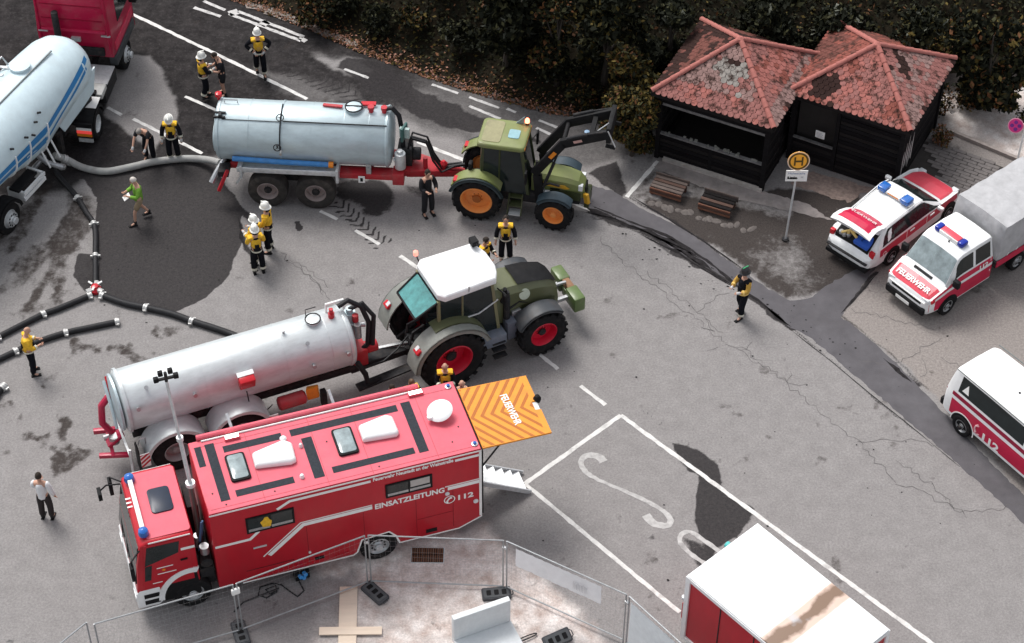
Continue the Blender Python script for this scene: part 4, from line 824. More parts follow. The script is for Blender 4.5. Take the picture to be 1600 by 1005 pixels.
# front machinery
m_ = MB(); m_.cyl((2.98, -.62, 1.45), (2.98, -.62, 2.02), .17); m_.cyl((2.98, -.62, 2.02), (2.98, -.62, 2.12), .09); m_.cyl((2.78, -.64, 1.75), (2.98, -.64, 1.75), .06); m_.build('oil_separator', M_alu, TA, bevel=.01)
m_ = MB(); m_.cbox((3.1, -.35, 2.62), (.08, .40, .50), Matrix.Rotation(radians(-18), 3, 'Z')); pb = m_.build('control_box', mat('box_teal', (.05, .12, .11)), TA, bevel=.02)
m_ = MB(); m_.cbox((3.12, -.385, 2.64), (.30, .10, .34), Matrix.Rotation(radians(-12), 3, 'Z')); m_.build('display', mat('display_pale', (.36, .46, .44), rough=.3), pb)
m_ = MB(); m_.box(2.86, 3.3, -.28, .3, 1.2, 1.85); m_.cyl((3.3, 0, 1.5), (3.55, 0, 1.5), .2); m_.build('vacuum_pump', M_dark, TA, bevel=.03)
m_ = MB()
for dy, h, xe in ((-.2, 2.35, 4.6), (0, 2.1, 4.9), (.15, 2.2, 4.8)): m_.tube([(3.15, dy, 1.7), (3.3, dy, h), (3.75, dy-.05, h-.1), (3.95, dy-.1, 1.5), (4.2, dy-.1, 1.05), (xe, dy*.5, 1.15)], .035 if dy else .06, 7)
m_.build('pump_hose', M_hose, TA)
m_ = MB().cyl((3.7, -.18, .75), (3.7, -.18, 1.5), .07); m_.build('support_jack', M_chred, TA); MB().lathe((4.25, -.05, 1.0), (0, 0, 1), [(0, .1), (.2, .12), (.3, .05)], 10).build('red_coupling', M_lampred, TA)
m_ = MB(); m_.box(1.95, 2.1, -.84, -.7, 1.3, 1.7); m_.cyl((2.02, -.86, 1.5), (2.02, -.72, 1.5), .07); m_.build('level_gauge', M_steel, TA)
# rear gear: coupling elbow and folding red supports
m_ = MB(); m_.tube([(-2.5, -.35, 1.2), (-2.7, -.75, 1.0), (-2.85, -.95, .75)], .09, 9); m_.build('filling_elbow', M_steel, TA)
MB().bar((-2.3, -.98, 1.3), (-2.62, -1.08, .55), .09, .09).build('support_leg', M_chred, TA); MB().bar((-1.75, -1.0, 1.35), (-2.05, -1.05, .85), .07, .05).build('support_leg', M_alu, TA)
MB().box(-2.62, -2.3, -.95, .95, 1.0, 1.2).build('rear_beam', M_dark, TA)

for x in (-1.6, .3, 1.3, 2.05): ring(TA, 'weld_seam', M_galvb, x, zc, R, .018, .008)
# ---- lower tanker
TB = thing('tank_trailer', 'long bright galvanised slurry tanker with round mudguards beside the red command truck', 'tank trailer', (-7.59, 39.61, 0), .409)
zc, R = 1.98, .86
tk = tank_body(TB, M_galv, -3.2, 3.22, zc, R, .12, .16)
ring(TB, 'reinforcing_ring', M_galv, -3.16, zc, R, .08, .05); ring(TB, 'reinforcing_ring', M_galv, 3.15, zc, R, .05, .02)
def onb(x, deg, e=.03): return (x, -cos(radians(deg))*(R+e), zc+sin(radians(deg))*(R+e))
m_ = MB(); m_.lathe((2.34, .02, zc+R-.03), (0, 0, 1), [(0, .19), (.07, .19), (.08, .22), (.11, .22), (.13, .16), (.14, 0)], 24); lid = m_.build('manhole', M_galv, TB)
m_ = MB(); m_.tube([(2.34+cos(a)*.21, .02+sin(a)*.21, zc+R+.09) for a in [2*pi*k/20 for k in range(21)]], .02, 5, cap=False); m_.tube([(2.2, .2, zc+R+.05), (2.2, .22, zc+R+.3), (2.5, .22, zc+R+.3)], .015, 5); m_.build('lid_clamp', M_dark, lid)
m_ = MB(); m_.cyl((2.86, -.02, zc+R-.02), (2.86, -.02, zc+R+.15), .09); m_.cyl((2.86, -.02, zc+R+.15), (2.86, -.02, zc+R+.3), .06); m_.build('red_cap', M_chred, TB)
m_ = MB(); m_.tube([(2.8, .25, zc+R-.05), (2.8, .25, zc+R+.25), (3.3, .25, zc+R+.25), (3.3, .25, zc+R-.1)], .04, 7); m_.build('front_frame', M_print, TB)
for x, dg in ((1.45, 84), (1.95, 50), (-1.35, 20), (-2.55, 55), (2.0, 8), (3.0, 12), (-2.9, 25)):
    m_ = MB(); m_.cyl(onb(x, dg, -.02), onb(x, dg, .10), .035, n=8); m_.cyl(onb(x, dg, .10), onb(x, dg, .13), .06, n=8); m_.build('fitting', M_steel, TB)
b_ = MB(); Rm = Matrix.Rotation(radians(18), 3, 'X'); b_.cbox((.08, -.94, zc+.32), (.44, .24, .40), Rm); tb = b_.build('toolbox', M_lampred, TB, bevel=.03); MB().cbox((.08, -.86, zc+.55), (.46, .14, .05), Rm).build('toolbox_lid', M_alu, tb)
# mudguards, each over its wheel
for x in (-2.12, -.28):
    for s in (-1, 1):
        g = MB(); g.lathe((x, s*.72, .69), (0, s, 0), [(0, .80), (.52, .80), (.52, .76), (0, .76)], 22, cap=False, a0=0, a1=pi) if False else None
        P = [(cos(t), sin(t)) for t in [radians(d) for d in range(8, 173, 8)]]; r0, r1 = .88, .85
        g.prism([(x+p[0]*r0, .68+p[1]*r0) for p in P]+[(x+p[0]*r1, .68+p[1]*r1) for p in reversed(P)], XZ, s*.60, s*1.32)
        g.prism([(x+p[0]*r0, .68+p[1]*r0) for p in P]+[(x+p[0]*.78, .68+p[1]*.78) for p in reversed(P)], XZ, s*1.30, s*1.325)
        g.build('mudguard', M_galv, TB, smooth=25)
        wheel(TB, x, s*1.02, .70, .52, .36, M_rimgal, .5, side=s, hubr=.09, hubmat=M_rimgal)
M_warn = mat('warning_red', (.5, .03, .05), rough=.6)
for x, sgn in ((-3.02, 1), (.62, -1)):
    pl = MB().box(x-.13, x+.13, -1.335, -1.31, .62, 1.12).build('warning_plate', M_print, TB)
    for k in range(4):
        z0 = .60+k*.15; p = clip(clip([(x-.13, z0), (x+.13, z0+.2*sgn), (x+.13, z0+.08+.2*sgn), (x-.13, z0+.08)], 1, .63, False), 1, 1.11, True)
        if len(p) > 2: MB().prism(p, XZ, -1.338, -1.335).build('warning_stripe', M_warn, pl, smooth=0)
f = MB(); f.box(-3.1, 3.3, -.42, -.28, .86, 1.12); f.box(-3.1, 3.3, .28, .42, .86, 1.12)
for x in (-3.0, -1.5, 0, 1.6, 3.1): f.box(x, x+.1, -.28, .28, .9, 1.1)
f.hexa([(3.2, -.42, .8), (5.0, -.08, .55), (5.0, .08, .55), (3.2, .42, .8)], [(3.2, -.42, 1.05), (5.0, -.06, .72), (5.0, .06, .72), (3.2, .42, 1.05)]); f.build('chassis', M_dark, TB, bevel=.01)
f = MB(); f.cyl((-2.12, -.8, .7), (-2.12, .8, .7), .09); f.cyl((-.28, -.8, .7), (-.28, .8, .7), .09); f.build('axle', M_dark, TB)
c_ = MB().lathe((1.3, -.82, .92), (1, 0, 0), [(-.42, 0), (-.40, .15), (-.35, .20), (.35, .20), (.40, .15), (.42, 0)], 20).build('red_air_tank', paint('tank_red', (.42, .05, .06), rough=.5), TB)
o_ = MB().hexa([(1.72, -.95, .85), (2.05, -.98, .88), (2.12, -.80, .75), (1.75, -.75, .75)], [(1.68, -.93, 1.25), (2.02, -.95, 1.30), (2.10, -.80, 1.22), (1.78, -.74, 1.22)]).build('orange_box', M_or, TB, bevel=.03); MB().tube([(.75, -.8, .95), (.4, -.95, .85), (.1, -.9, 1.2), (.05, -.92, 1.9)], .018, 5).build('cable', M_hose, TB)
MB().box(2.15, 2.3, -.9, -.7, .35, .9).build('support_foot', M_dark, TB)
# front machinery
m_ = MB(); m_.box(3.3, 3.75, -.35, .35, .9, 1.5); m_.cyl((3.7, -.1, 1.35), (4.1, -.1, 1.35), .18); m_.build('vacuum_pump', M_chred, TB, bevel=.04)
m_ = MB(); m_.cyl((3.45, .2, 1.6), (3.45, .2, 2.6), .17); m_.cyl((3.45, .2, 2.6), (3.45, .2, 2.75), .1); m_.build('oil_separator', M_galvb, TB)
m_ = MB(); m_.tube([(3.1, .1, zc+R+.18), (3.4, .12, zc+R+.30), (3.75, .05, zc+R), (3.9, -.1, zc+.3), (3.8, -.2, zc-.4), (3.6, -.2, 1.4)], .075, 9); m_.tube([(3.45, .2, 2.7), (3.8, .1, 2.9), (4.05, -.1, 2.5), (3.9, -.3, 1.6)], .07, 9); m_.build('pump_hose', M_hose, TB)
m_ = MB(); m_.cyl((3.55, -.15, 1.9), (3.55, -.15, 2.4), .10); m_.cyl((3.4, .05, 2.25), (3.8, -.1, 2.25), .07); m_.build('four_way_valve', M_steel, TB); MB().cyl((3.55, .0, 2.4), (3.55, .0, 2.62), .09).build('red_valve', M_chred, TB)
m_ = MB(); m_.tube([(3.3, -.7, 1.5), (3.5, -.75, 1.0), (3.6, -.6, .5), (4.0, -.5, .35)], .08, 8); m_.tube([(3.5, -.4, .9), (4.2, -.3, .8), (4.7, -.1, .9), (5.1, .1, 1.1)], .03, 6); m_.build('hydraulic_hose', M_hose, TB)
m_ = MB(); m_.bar((3.3, -.55, .32), (4.9, -.45, .42), .28, .06); m_.build('stowed_foot', M_dark, TB)
m_ = MB(); m_.bar((3.6, .25, .85), (5.15, .12, .8), .09, .09); m_.build('steering_link', M_steel, TB); MB().cyl((5.05, 0, .5), (5.05, 0, .78), .1).build('drawbar_eye', M_dark, TB)
# rear gear
m_ = MB(); m_.lathe((-3.30, 0, zc), (-1, 0, 0), [(0, .8), (.07, .8), (.10, .70), (.14, .3), (.15, 0)], 36); m_.build('rear_door', M_galvb, TB)
MB().bar((-3.40, .5, zc+.55), (-3.42, .1, zc+.2), .08, .10).build('tail_lamp', M_lampred, TB); m_ = MB(); m_.tube([(-3.42, .75, 1.6), (-3.5, .35, 2.5), (-3.5, -.2, 2.1), (-3.5, -.5, 1.5)], .045, 7); m_.build('rear_rail', M_galvb, TB)
m_ = MB(); m_.tube([(-3.45, .1, 2.2), (-3.72, .05, 1.95), (-3.8, -.05, 1.4), (-3.6, -.15, 1.0)], .10, 10); m_.build('red_outlet_pipe', M_crim, TB)
m_ = MB(); m_.bar((-3.3, -.05, .95), (-4.05, .15, .95), .12, .14); m_.bar((-3.3, -.75, .62), (-4.1, -.45, .6), .12, .12); m_.bar((-3.7, .1, .95), (-3.75, -.65, .62), .1, .1); m_.bar((-3.35, -.3, 1.1), (-3.8, -.3, .8), .3, .1); m_.build('rear_hitch', M_crim, TB, bevel=.01)
m_ = MB(); m_.cyl((-3.6, -.3, .8), (-3.6, -.3, 1.05), .14); m_.cyl((-3.85, -.1, .85), (-3.55, -.1, .85), .09); m_.build('rear_valve', M_steel, TB)
MB().box(-3.42, -3.36, -1.2, 1.2, 1.05, 1.14).build('lamp_board', M_alu, TB); m_ = MB(); m_.bar((-3.38, -1.24, 1.35), (-3.40, -1.27, .1), .07, .05); m_.build('side_marker_post', M_alu, TB)
m_ = MB(); m_.prism([(-1.25, .15), (-.72, .15), (-.72, .95), (-.85, 1.18), (-1.12, 1.18), (-1.25, .95)], YZ, -3.16, -3.13); m_.build('mud_flap', M_black, TB); m_ = MB(); m_.tube([(-3.1, -1.0, 1.2), (-3.05, -1.1, 1.5), (-2.9, -1.1, 1.5), (-2.9, -1.05, 1.2)], .02, 5); m_.build('grab_handle', M_steel, TB)

for x in (-2.0, -1.0, .2, 1.3, 2.6): ring(TB, 'weld_seam', M_galv, x, zc, R, .018, .008)
# ------------------------------------------------------------------ tractors
def fender(parent, name, m, x, z, r, y0, y1, a0, a1, th=.04, n=12, lip=.10):
    P = [(cos(t), sin(t)) for t in [radians(a0+(a1-a0)*k/n) for k in range(n+1)]]; g = MB()
    g.prism([(x+p[0]*r, z+p[1]*r) for p in P]+[(x+p[0]*(r-th), z+p[1]*(r-th)) for p in reversed(P)], XZ, y0, y1)
    s = 1 if abs(y1) > abs(y0) else -1; ye = y1 if s > 0 else y0; o = 1 if ye > 0 else -1
    g.prism([(x+p[0]*r, z+p[1]*r) for p in P]+[(x+p[0]*(r-lip), z+p[1]*(r-lip)) for p in reversed(P)], XZ, ye-o*.03, ye)
    return g.build(name, m, parent, smooth=25)
G_l = paint('light_green_paint', (.185, .215, .075), rough=.5, dirt=.6, dirtcol=(.2, .18, .12))
G_d = paint('deep_green_paint', (.04, .05, .02), rough=.4, dirt=.4, dirtcol=(.16, .15, .1))
G_b = paint('olive_green_paint', (.115, .125, .065), rough=.4, dirt=.35, dirtcol=(.16, .15, .1))
Y_p = paint('yellow_stripe_paint', (.6, .33, .03)); O_r = paint('orange_rim_paint', (.85, .30, .07), rough=.5, dirt=.3); R_r = paint('red_rim_paint', (.60, .012, .04), rough=.4, dirt=.15)
def cabin(parent, x0, x1, zf, zr, wb, wt, pillar, roofm, roofpoly, roofz, slope_f=.18, slope_r=.08):
    """glazed cab: floor z zf, roof underside zr"""
    yb, yt = wb/2, wt/2; c = {}
    B = {'fl': (x1, yb), 'fr': (x1, -yb), 'rl': (x0, yb), 'rr': (x0, -yb)}; T = {'fl': (x1-slope_f, yt), 'fr': (x1-slope_f, -yt), 'rl': (x0+slope_r, yt), 'rr': (x0+slope_r, -yt)}
    for k in B: MB().bar((*B[k], zf), (*T[k], zr), .08, .09).build('cab_pillar', pillar, parent)
    for s in (-1, 1): xm = (x0*.62+x1*.38); MB().bar((xm, s*yb, zf), (xm+.03, s*yt, zr), .06, .05).build('cab_pillar', pillar, parent)
    def pane(a, b, name='cab_glass', off=(0, 0)): 
        q = MB(); A = Vector((*B[a], zf)); Bv = Vector((*B[b], zf)); C_ = Vector((*T[b], zr)); D = Vector((*T[a], zr)); nn = (Bv-A).cross(D-A).normalized()*.012
        q.hexa([tuple(v-nn) for v in (A, Bv, C_, D)], [tuple(v+nn) for v in (A, Bv, C_, D)]); q.build(name, M_glass, parent, smooth=0)
    pane('rr', 'fr'); pane('fr', 'fl'); pane('fl', 'rl'); pane('rl', 'rr')
    r = MB(); n = len(roofpoly); cx = sum(a[0] for a in roofpoly)/n
    def rg_(s, z): return [(cx+(a[0]-cx)*s, a[1]*s, z) for a in roofpoly]
    r.loft([rg_(.93, roofz[0]), rg_(1, roofz[0]+.05), rg_(1, roofz[1]-.06), rg_(.96, roofz[1]-.015), rg_(.88, roofz[1])]); return r.build('cab_roof', roofm, parent, bevel=.012, smooth=40)
A_ = thing('tractor', 'light green tractor with orange wheels and a raised black front loader', 'tractor', (.22, 48.55, 0), -.19)
xr, xf = -1.18, 1.22
for s in (-1, 1):
    wheel(A_, xr, s*.80, .78, .46, .50, O_r, .55, lugs=18, side=s, hubr=.12, hubmat=mat('rim_hub_orange', (.35, .1, .02)))
    wheel(A_, xf, s*.82, .60, .40, .33, O_r, .45, lugs=16, side=s, hubr=.08, hubmat=O_r, steer=-.10)
    fender(A_, 'rear_mudguard', G_l, xr, .78, .92, s*.56, s*.98, 35, 150); fender(A_, 'mudguard_edge', mat('mudguard_rubber', (.03, .045, .05), rough=.5), xr, .78, .90, s*.985, s*1.06, 20, 160)
    fender(A_, 'front_mudguard', mat('mudguard_blue_black', (.04, .06, .075), rough=.4), xf, .60, .70, s*.64, s*1.02, 40, 140)
    MB().box(xr-.72, xr-.60, s*.70, s*.94, 1.36, 1.46).build('tail_lamp', M_lampred, A_)
m_ = MB(); m_.box(xr-.25, 1.9, -.28, .28, .55, 1.0); m_.cyl((xr, -.6, .78), (xr, .6, .78), .13); m_.cyl((xf, -.65, .6), (xf, .65, .6), .09); m_.box(xr-.55, xr-.2, -.3, .3, .5, .95); m_.box(-.5, .6, -.55, .55, .62, 1.0); m_.build('chassis', M_dark, A_, bevel=.02)
# bonnet
hood = []
for x, wd, z0, z1 in ((.42, .40, 1.0, 1.66), (.9, .39, .95, 1.64), (1.5, .36, .9, 1.58), (1.85, .33, .86, 1.48), (2.02, .26, .84, 1.30), (2.06, .22, .84, 1.1)):
    hood.append([(x, -wd, z0), (x, -wd, z1-.14), (x, -wd*.72, z1-.02), (x, 0, z1), (x, wd*.72, z1-.02), (x, wd, z1-.14), (x, wd, z0)])
m_ = MB(); m_.loft(hood, closed=True); bn = m_.build('bonnet', G_l, A_, smooth=30)
for s in (-1, 1):
    MB().prism([(.55, 1.42), (1.45, 1.36), (1.6, 1.26), (1.5, 1.22), (.55, 1.32)], XZ, s*.405, s*.415).build('side_stripe', Y_p, bn)
    for k in range(3): MB().box(1.0, 1.3, s*.395, s*.412, .98+k*.09, 1.02+k*.09).build('cooling_slot', M_black, bn)
    MB().prism([(1.05, .82), (1.95, .80), (1.95, 1.12), (1.05, 1.18)], XZ, s*.375, s*.398).build('side_panel', G_d, bn)
    MB().box(1.86, 1.99, s*.2, s*.34, 1.16, 1.36).build('headlight', M_lampwh, bn)
MB().box(2.0, 2.075, -.2, .2, .9, 1.2).build('grille', M_black, bn); m_ = MB(); m_.box(2.04, 2.2, -.34, .34, .5, .92); m_.build('front_weight', G_d, A_, bevel=.04); MB().bar((2.1, -.36, 1.1), (2.16, -.40, .78), .1, .16).build('yellow_guard', Y_p, A_)
MB().cyl((.75, -.46, 1.0), (.75, -.46, 1.35), .09).build('air_filter', M_alu, A_); MB().cyl((.86, -.5, 1.05), (1.0, -.5, 1.05), .11).build('reservoir', M_lampwh, A_); MB().tube([(.7, -.42, 1.25), (1.0, -.46, 1.42), (1.3, -.44, 1.35)], .035, 6).build('hose', M_hose, A_)
m_ = MB(); m_.tube([(.58, -.38, 1.3), (.58, -.40, 2.2)], .045, 8); m_.build('exhaust', M_dark, A_)
# cab
rf = cabin(A_, -1.12, .36, .98, 2.60, 1.18, 1.10, G_d, G_l, rrect(-1.24, .24, -.64, .64, .14), (2.60, 2.80), .22, .06)
MB().prism(rrect(-.36, -.02, -.22, .18, .06), XY, 2.797, 2.82).build('roof_window', mat('roof_glass', (.25, .42, .46), rough=.2), rf)
MB().prism(rrect(-1.12, -.55, -.5, .5, .1), XY, 2.792, 2.814).build('roof_panel', mat('tan_roof_panel', (.27, .255, .14), dirt=.4), rf)
MB().box(.12, .24, -.56, .56, 2.66, 2.74).build('roof_lamp_bar', M_amber, rf)
bc = MB().cyl((.10, .52, 2.78), (.10, .52, 2.88), .06).build('beacon', M_black, A_); MB().lathe((.10, .52, 2.88), (0, 0, 1), [(0, .07), (.1, .065), (.15, .03), (.16, 0)], 14).build('beacon_lens', mat('lit_beacon', (.8, .15, .08), emis=(1, .16, .08), estr=5.0), bc)
MB().prism([(-.26, 2.78), (.0, 2.78), (.02, 3.08)], XZ, .50, .54).build('roof_marker', M_glassl, A_)
m_ = MB(); m_.box(-.9, -.45, -.26, .26, 1.0, 1.3); m_.box(-.98, -.85, -.26, .26, 1.3, 1.85); m_.build('seat', M_black, A_, bevel=.05); m_ = MB(); m_.tube([(.15, 0, 1.1), (.0, 0, 1.6)], .03, 6); m_.tube([(-.02+cos(a)*.06, sin(a)*.2, 1.62+cos(a)*.16) for a in [2*pi*k/14 for k in range(15)]], .016, 5); m_.build('steering_wheel', M_black, A_)
for k in range(3): MB().box(-.18, .18, -.98+k*.13, -.70+k*.13, .38+k*.24, .43+k*.24).build('step', G_d if k else M_alu, A_)
m_ = MB(); m_.bar((-.2, -.66, 1.0), (-.22, -.95, .38), .04, .05); m_.bar((.2, -.66, 1.0), (.2, -.95, .38), .04, .05); m_.build('step_frame', G_d, A_)
for s in (-1, 1): m_ = MB(); m_.tube([(.25, s*.55, 2.2), (.35, s*.95, 2.15)], .02, 5); m_.box(.32, .38, s*.86, s*1.06, 1.75, 2.2); m_.build('mirror', M_black, A_, bevel=.02)
m_ = MB(); m_.box(-1.5, -1.38, -.62, -.40, 1.5, 1.9); m_.build('work_lamp', M_black, A_, bevel=.03)
# raised loader: pillars, boom with knee, tool carrier
for s in (-1, 1):
    m_ = MB(); m_.bar((.72, s*.5, .7), (.62, s*.5, 1.75), .14, .26); m_.build('loader_pillar', M_black, A_)
    m_ = MB(); m_.bar((.52, s*.5, 1.80), (1.40, s*.5, 3.15), .15, .27); m_.bar((1.34, s*.5, 3.10), (2.75, s*.5, 3.72), .15, .30); m_.build('loader_boom', M_black, A_, bevel=.015)
    m_ = MB(); m_.cyl((.78, s*.5, 1.2), (1.12, s*.5, 2.3), .05); m_.cyl((1.12, s*.5, 2.3), (1.3, s*.5, 2.95), .03); m_.build('loader_ram', M_dark, A_); m_ = MB(); m_.cyl((1.5, s*.56, 3.36), (2.1, s*.56, 3.62), .05); m_.cyl((2.1, s*.56, 3.62), (2.75, s*.56, 3.85), .028); m_.build('loader_ram', M_dark, A_)
    m_ = MB(); m_.bar((1.0, s*.57, 2.53), (1.16, s*.57, 2.77), .03, .12); m_.build('loader_stripe', M_amber, A_); m_ = MB(); m_.bar((1.7, s*.57, 3.26), (1.95, s*.57, 3.37), .02, .09); m_.build('loader_plate', mat('loader_plate', (.5, .3, .27)), A_)
MB().cyl((1.38, -.5, 3.12), (1.38, .5, 3.12), .07).build('cross_tube', M_black, A_); m_ = MB(); MB().bar((2.2, -.5, 3.48), (2.2, .5, 3.48), .14, .14).build('cross_tube', M_black, A_); m_.box(2.66, 2.80, -.58, .58, 3.4, 3.95); m_.bar((2.66, -.56, 3.3), (2.95, -.56, 3.25), .06, .12); m_.bar((2.66, .56, 3.3), (2.95, .56, 3.25), .06, .12); m_.build('tool_carrier', M_black, A_, bevel=.01)
MB().tube([(2.72, -.6, 3.88), (2.95, -.58, 3.3)], .02, 5).build('latch_bar', M_alu, A_); MB().tube([(2.2, -.44, 3.5), (2.7, -.3, 3.95)], .025, 5).build('hose_guard', M_steel, A_); MB().lathe((2.05, -.3, 3.42), (0, 0, 1), [(0, .08), (.1, .08), (.12, 0)], 10).build('coupler', mat('coupler_blue', (.2, .3, .42)), A_)

# ---- big tractor with white roof
B_ = thing('tractor', 'large dark green tractor with white cab roof and crimson wheel rims', 'tractor', (-.90, 42.56, 0), .47)
xr, xf = -1.42, 1.43
for s in (-1, 1):
    wheel(B_, xr, s*.98, 1.03, .66, .57, R_r, .6, lugs=20, side=s, hubr=.14, hubmat=M_dark)
    wheel(B_, xf, s*.98, .78, .58, .42, R_r, .5, lugs=18, side=s, hubr=.10, hubmat=M_dark)
    fender(B_, 'rear_mudguard', mat('mudguard_grey', (.22, .23, .21), rough=.5, dirt=.4, dirtcol=(.2, .19, .16)), xr, 1.0, 1.22, s*.68, s*1.30, 22, 178, lip=.14)
    fender(B_, 'inner_mudguard', G_b, xr, 1.01, 1.23, s*.55, s*1.02, 30, 112, lip=.05)
    fender(B_, 'front_mudguard', mat('front_mudguard_grey', (.05, .055, .062), rough=.45, dirt=.4), xf, .78, .91, s*.72, s*1.24, 48, 150, lip=.08)
    l_ = MB().cbox((xr-1.0, s*1.02, 1.68), (.18, .26, .16), Matrix.Rotation(radians(-40), 3, 'Y')).build('tail_lamp', M_lampred, B_, bevel=.02); MB().cbox((xr-1.02, s*1.02, 1.56), (.04, .24, .13), Matrix.Rotation(radians(-40), 3, 'Y')).build('lens', M_lampwh, l_) if False else MB().cbox((xr-1.01, s*.98, 1.77), (.14, .12, .03), Matrix.Rotation(radians(-40), 3, 'Y')).build('lens', M_lampwh, l_)
m_ = MB(); m_.box(xr-.35, 2.0, -.36, .36, .62, 1.15); m_.cyl((xr, -.7, .93), (xr, .7, .93), .2); m_.cyl((xf, -.75, .74), (xf, .75, .74), .14); m_.box(xr-.8, xr-.3, -.4, .4, .55, 1.1); m_.build('chassis', M_dark, B_, bevel=.03)
m_ = MB()
for y in (-.3, 0, .3): m_.tube([(xr-.35, y, 1.5), (xr-.7, y*1.2, 1.35), (xr-.8, y, .9)], .05, 6)
m_.bar((xr-.4, -.45, 1.2), (xr-1.0, -.5, .8), .08, .1); m_.bar((xr-.4, .45, 1.2), (xr-1.0, .5, .8), .08, .1); m_.build('rear_linkage', M_dark, B_)
hood = []
for x, wd, z0, z1 in ((.15, .56, 1.15, 2.40), (.8, .55, 1.1, 2.32), (1.5, .52, 1.05, 2.20), (2.02, .47, 1.0, 2.02), (2.24, .40, 1.0, 1.8), (2.32, .34, 1.0, 1.4)):
    hood.append([(x, -wd, z0), (x, -wd, z1-.2), (x, -wd*.75, z1-.03), (x, 0, z1), (x, wd*.75, z1-.03), (x, wd, z1-.2), (x, wd, z0)])
m_ = MB(); m_.loft(hood); bn = m_.build('bonnet', G_b, B_, smooth=30)
m_ = MB(); m_.loft([[(x, -wd, z), (x, -wd*.5, z+.03), (x, wd*.5, z+.03), (x, wd, z)] for x, wd, z in ((.95, .42, 2.31), (1.5, .43, 2.215), (2.02, .40, 2.035), (2.22, .34, 1.84))], closed=False, cap=False); m_.build('bonnet_vent', M_black, bn)
m_ = MB(); m_.lathe((.45, -.54, 2.02), (0, -1, 0), [(0, .11), (.05, .11), (.06, 0)], 14); m_.build('filter_cap', M_black, bn); m_ = MB(); m_.lathe((1.12, -.535, 1.95), (0, -1, .3), [(0, .17), (.03, .17), (.04, 0)], 20); m_.build('round_badge', mat('badge_pale_green', (.5, .56, .45)), bn)
for s in (-1, 1): MB().prism([(.95, 1.2), (2.1, 1.12), (2.1, 1.45), (.95, 1.55)], XZ, s*.525, s*.54).build('side_grille', G_d, bn)
m_ = MB(); m_.tube([(.52, -.62, 1.1), (.52, -.63, 2.1), (.5, -.6, 2.35)], .10, 10); m_.build('exhaust', M_dark, B_); MB().tube([(.5, -.6, 2.3), (.44, -.66, 2.55)], .06, 8).build('exhaust_tip', M_black, B_)
m_ = MB(); m_.box(-.45, .35, -1.02, -.55, .75, 1.15); m_.build('fuel_tank', mat('tank_blue_grey', (.16, .18, .22), rough=.5, dirt=.3), B_, bevel=.05)
for k in range(3): MB().box(-.12, .28, -1.18+k*.06, -1.0+k*.06, .42+k*.22, .46+k*.22).build('step', M_dark, B_)
MB().box(.42, .72, -.9, -.55, .7, 1.35).build('battery_box', mat('box_grey_blue', (.11, .12, .15)), B_, bevel=.03)
rf = cabin(B_, -1.62, .22, 1.12, 2.98, 1.40, 1.36, paint('cab_frame_olive', (.2, .19, .10)), M_white, [(.24, -.56), (.32, -.3), (.32, .3), (.24, .56), (.10, .80), (-1.48, .84), (-1.64, .66), (-1.64, -.66), (-1.48, -.84), (.10, -.80)], (2.98, 3.26), .20, .0)
MB().prism(rrect(-.53, .04, -.32, .32, .1), XY, 3.255, 3.272).build('roof_hatch', M_white, rf)
m_ = MB(); m_.hexa([(-1.62, -.68, 2.90), (-2.3, -.6, 2.46), (-2.3, .6, 2.46), (-1.62, .68, 2.90)], [(-1.62, -.68, 2.93), (-2.3, -.6, 2.49), (-2.3, .6, 2.49), (-1.62, .68, 2.93)]); rw = m_.build('open_rear_window', mat('teal_glass', (.06, .24, .235), rough=.15, var=.4, scale=3, spec=.7), B_)
m_ = MB(); P = [(-1.62, -.68, 2.93), (-2.3, -.6, 2.49), (-2.3, .6, 2.49), (-1.62, .68, 2.93)]
for a, b in zip(P, P[1:]+P[:1]): m_.bar(a, b, .05, .05)
m_.build('window_frame', M_black, rw)
m_ = MB(); m_.box(-1.1, -.55, -.3, .3, 1.15, 1.5); m_.box(-1.2, -1.05, -.3, .3, 1.5, 2.15); m_.build('seat', M_black, B_, bevel=.06)
MB().tube([(-1.1, -.72, 2.02), (-.4, -.73, 2.02), (.2, -.72, 2.3)], .025, 6).build('door_handrail', M_alu, B_)
for y, z in ((-.85, 2.8), (.85, 2.8)): m_ = MB(); m_.tube([(.15, y*.9, z), (.25, y*1.35, z)], .025, 5); m_.box(.2, .27, y*1.25-.1, y*1.25+.1, z-.45, z); m_.build('mirror', M_black, B_, bevel=.02)
m_ = MB(); m_.tube([(-1.5, .78, 3.1), (-1.52, .98, 3.3)], .02, 5); m_.build('lamp_arm', M_dark, B_); MB().lathe((-1.52, 1.0, 3.28), (0, 0, 1), [(0, .07), (.12, .07), (.16, .03), (.17, 0)], 12).build('beacon', mat('lit_beacon_b', (.8, .3, .25), emis=(1, .25, .18), estr=.8), B_)
m_ = MB(); m_.tube([(.1, .6, 3.26), (.1, .6, 3.45), (.1, .3, 3.5), (.14, .3, 3.6)], .02, 5); m_.box(.0, .2, .5, .75, 3.34, 3.52); m_.build('roof_work_lamp', M_black, B_); m_ = MB().cyl((-.75, -.80, 3.1), (-.75, -.86, 3.35), .03); m_.build('antenna_foot', M_alu, B_)
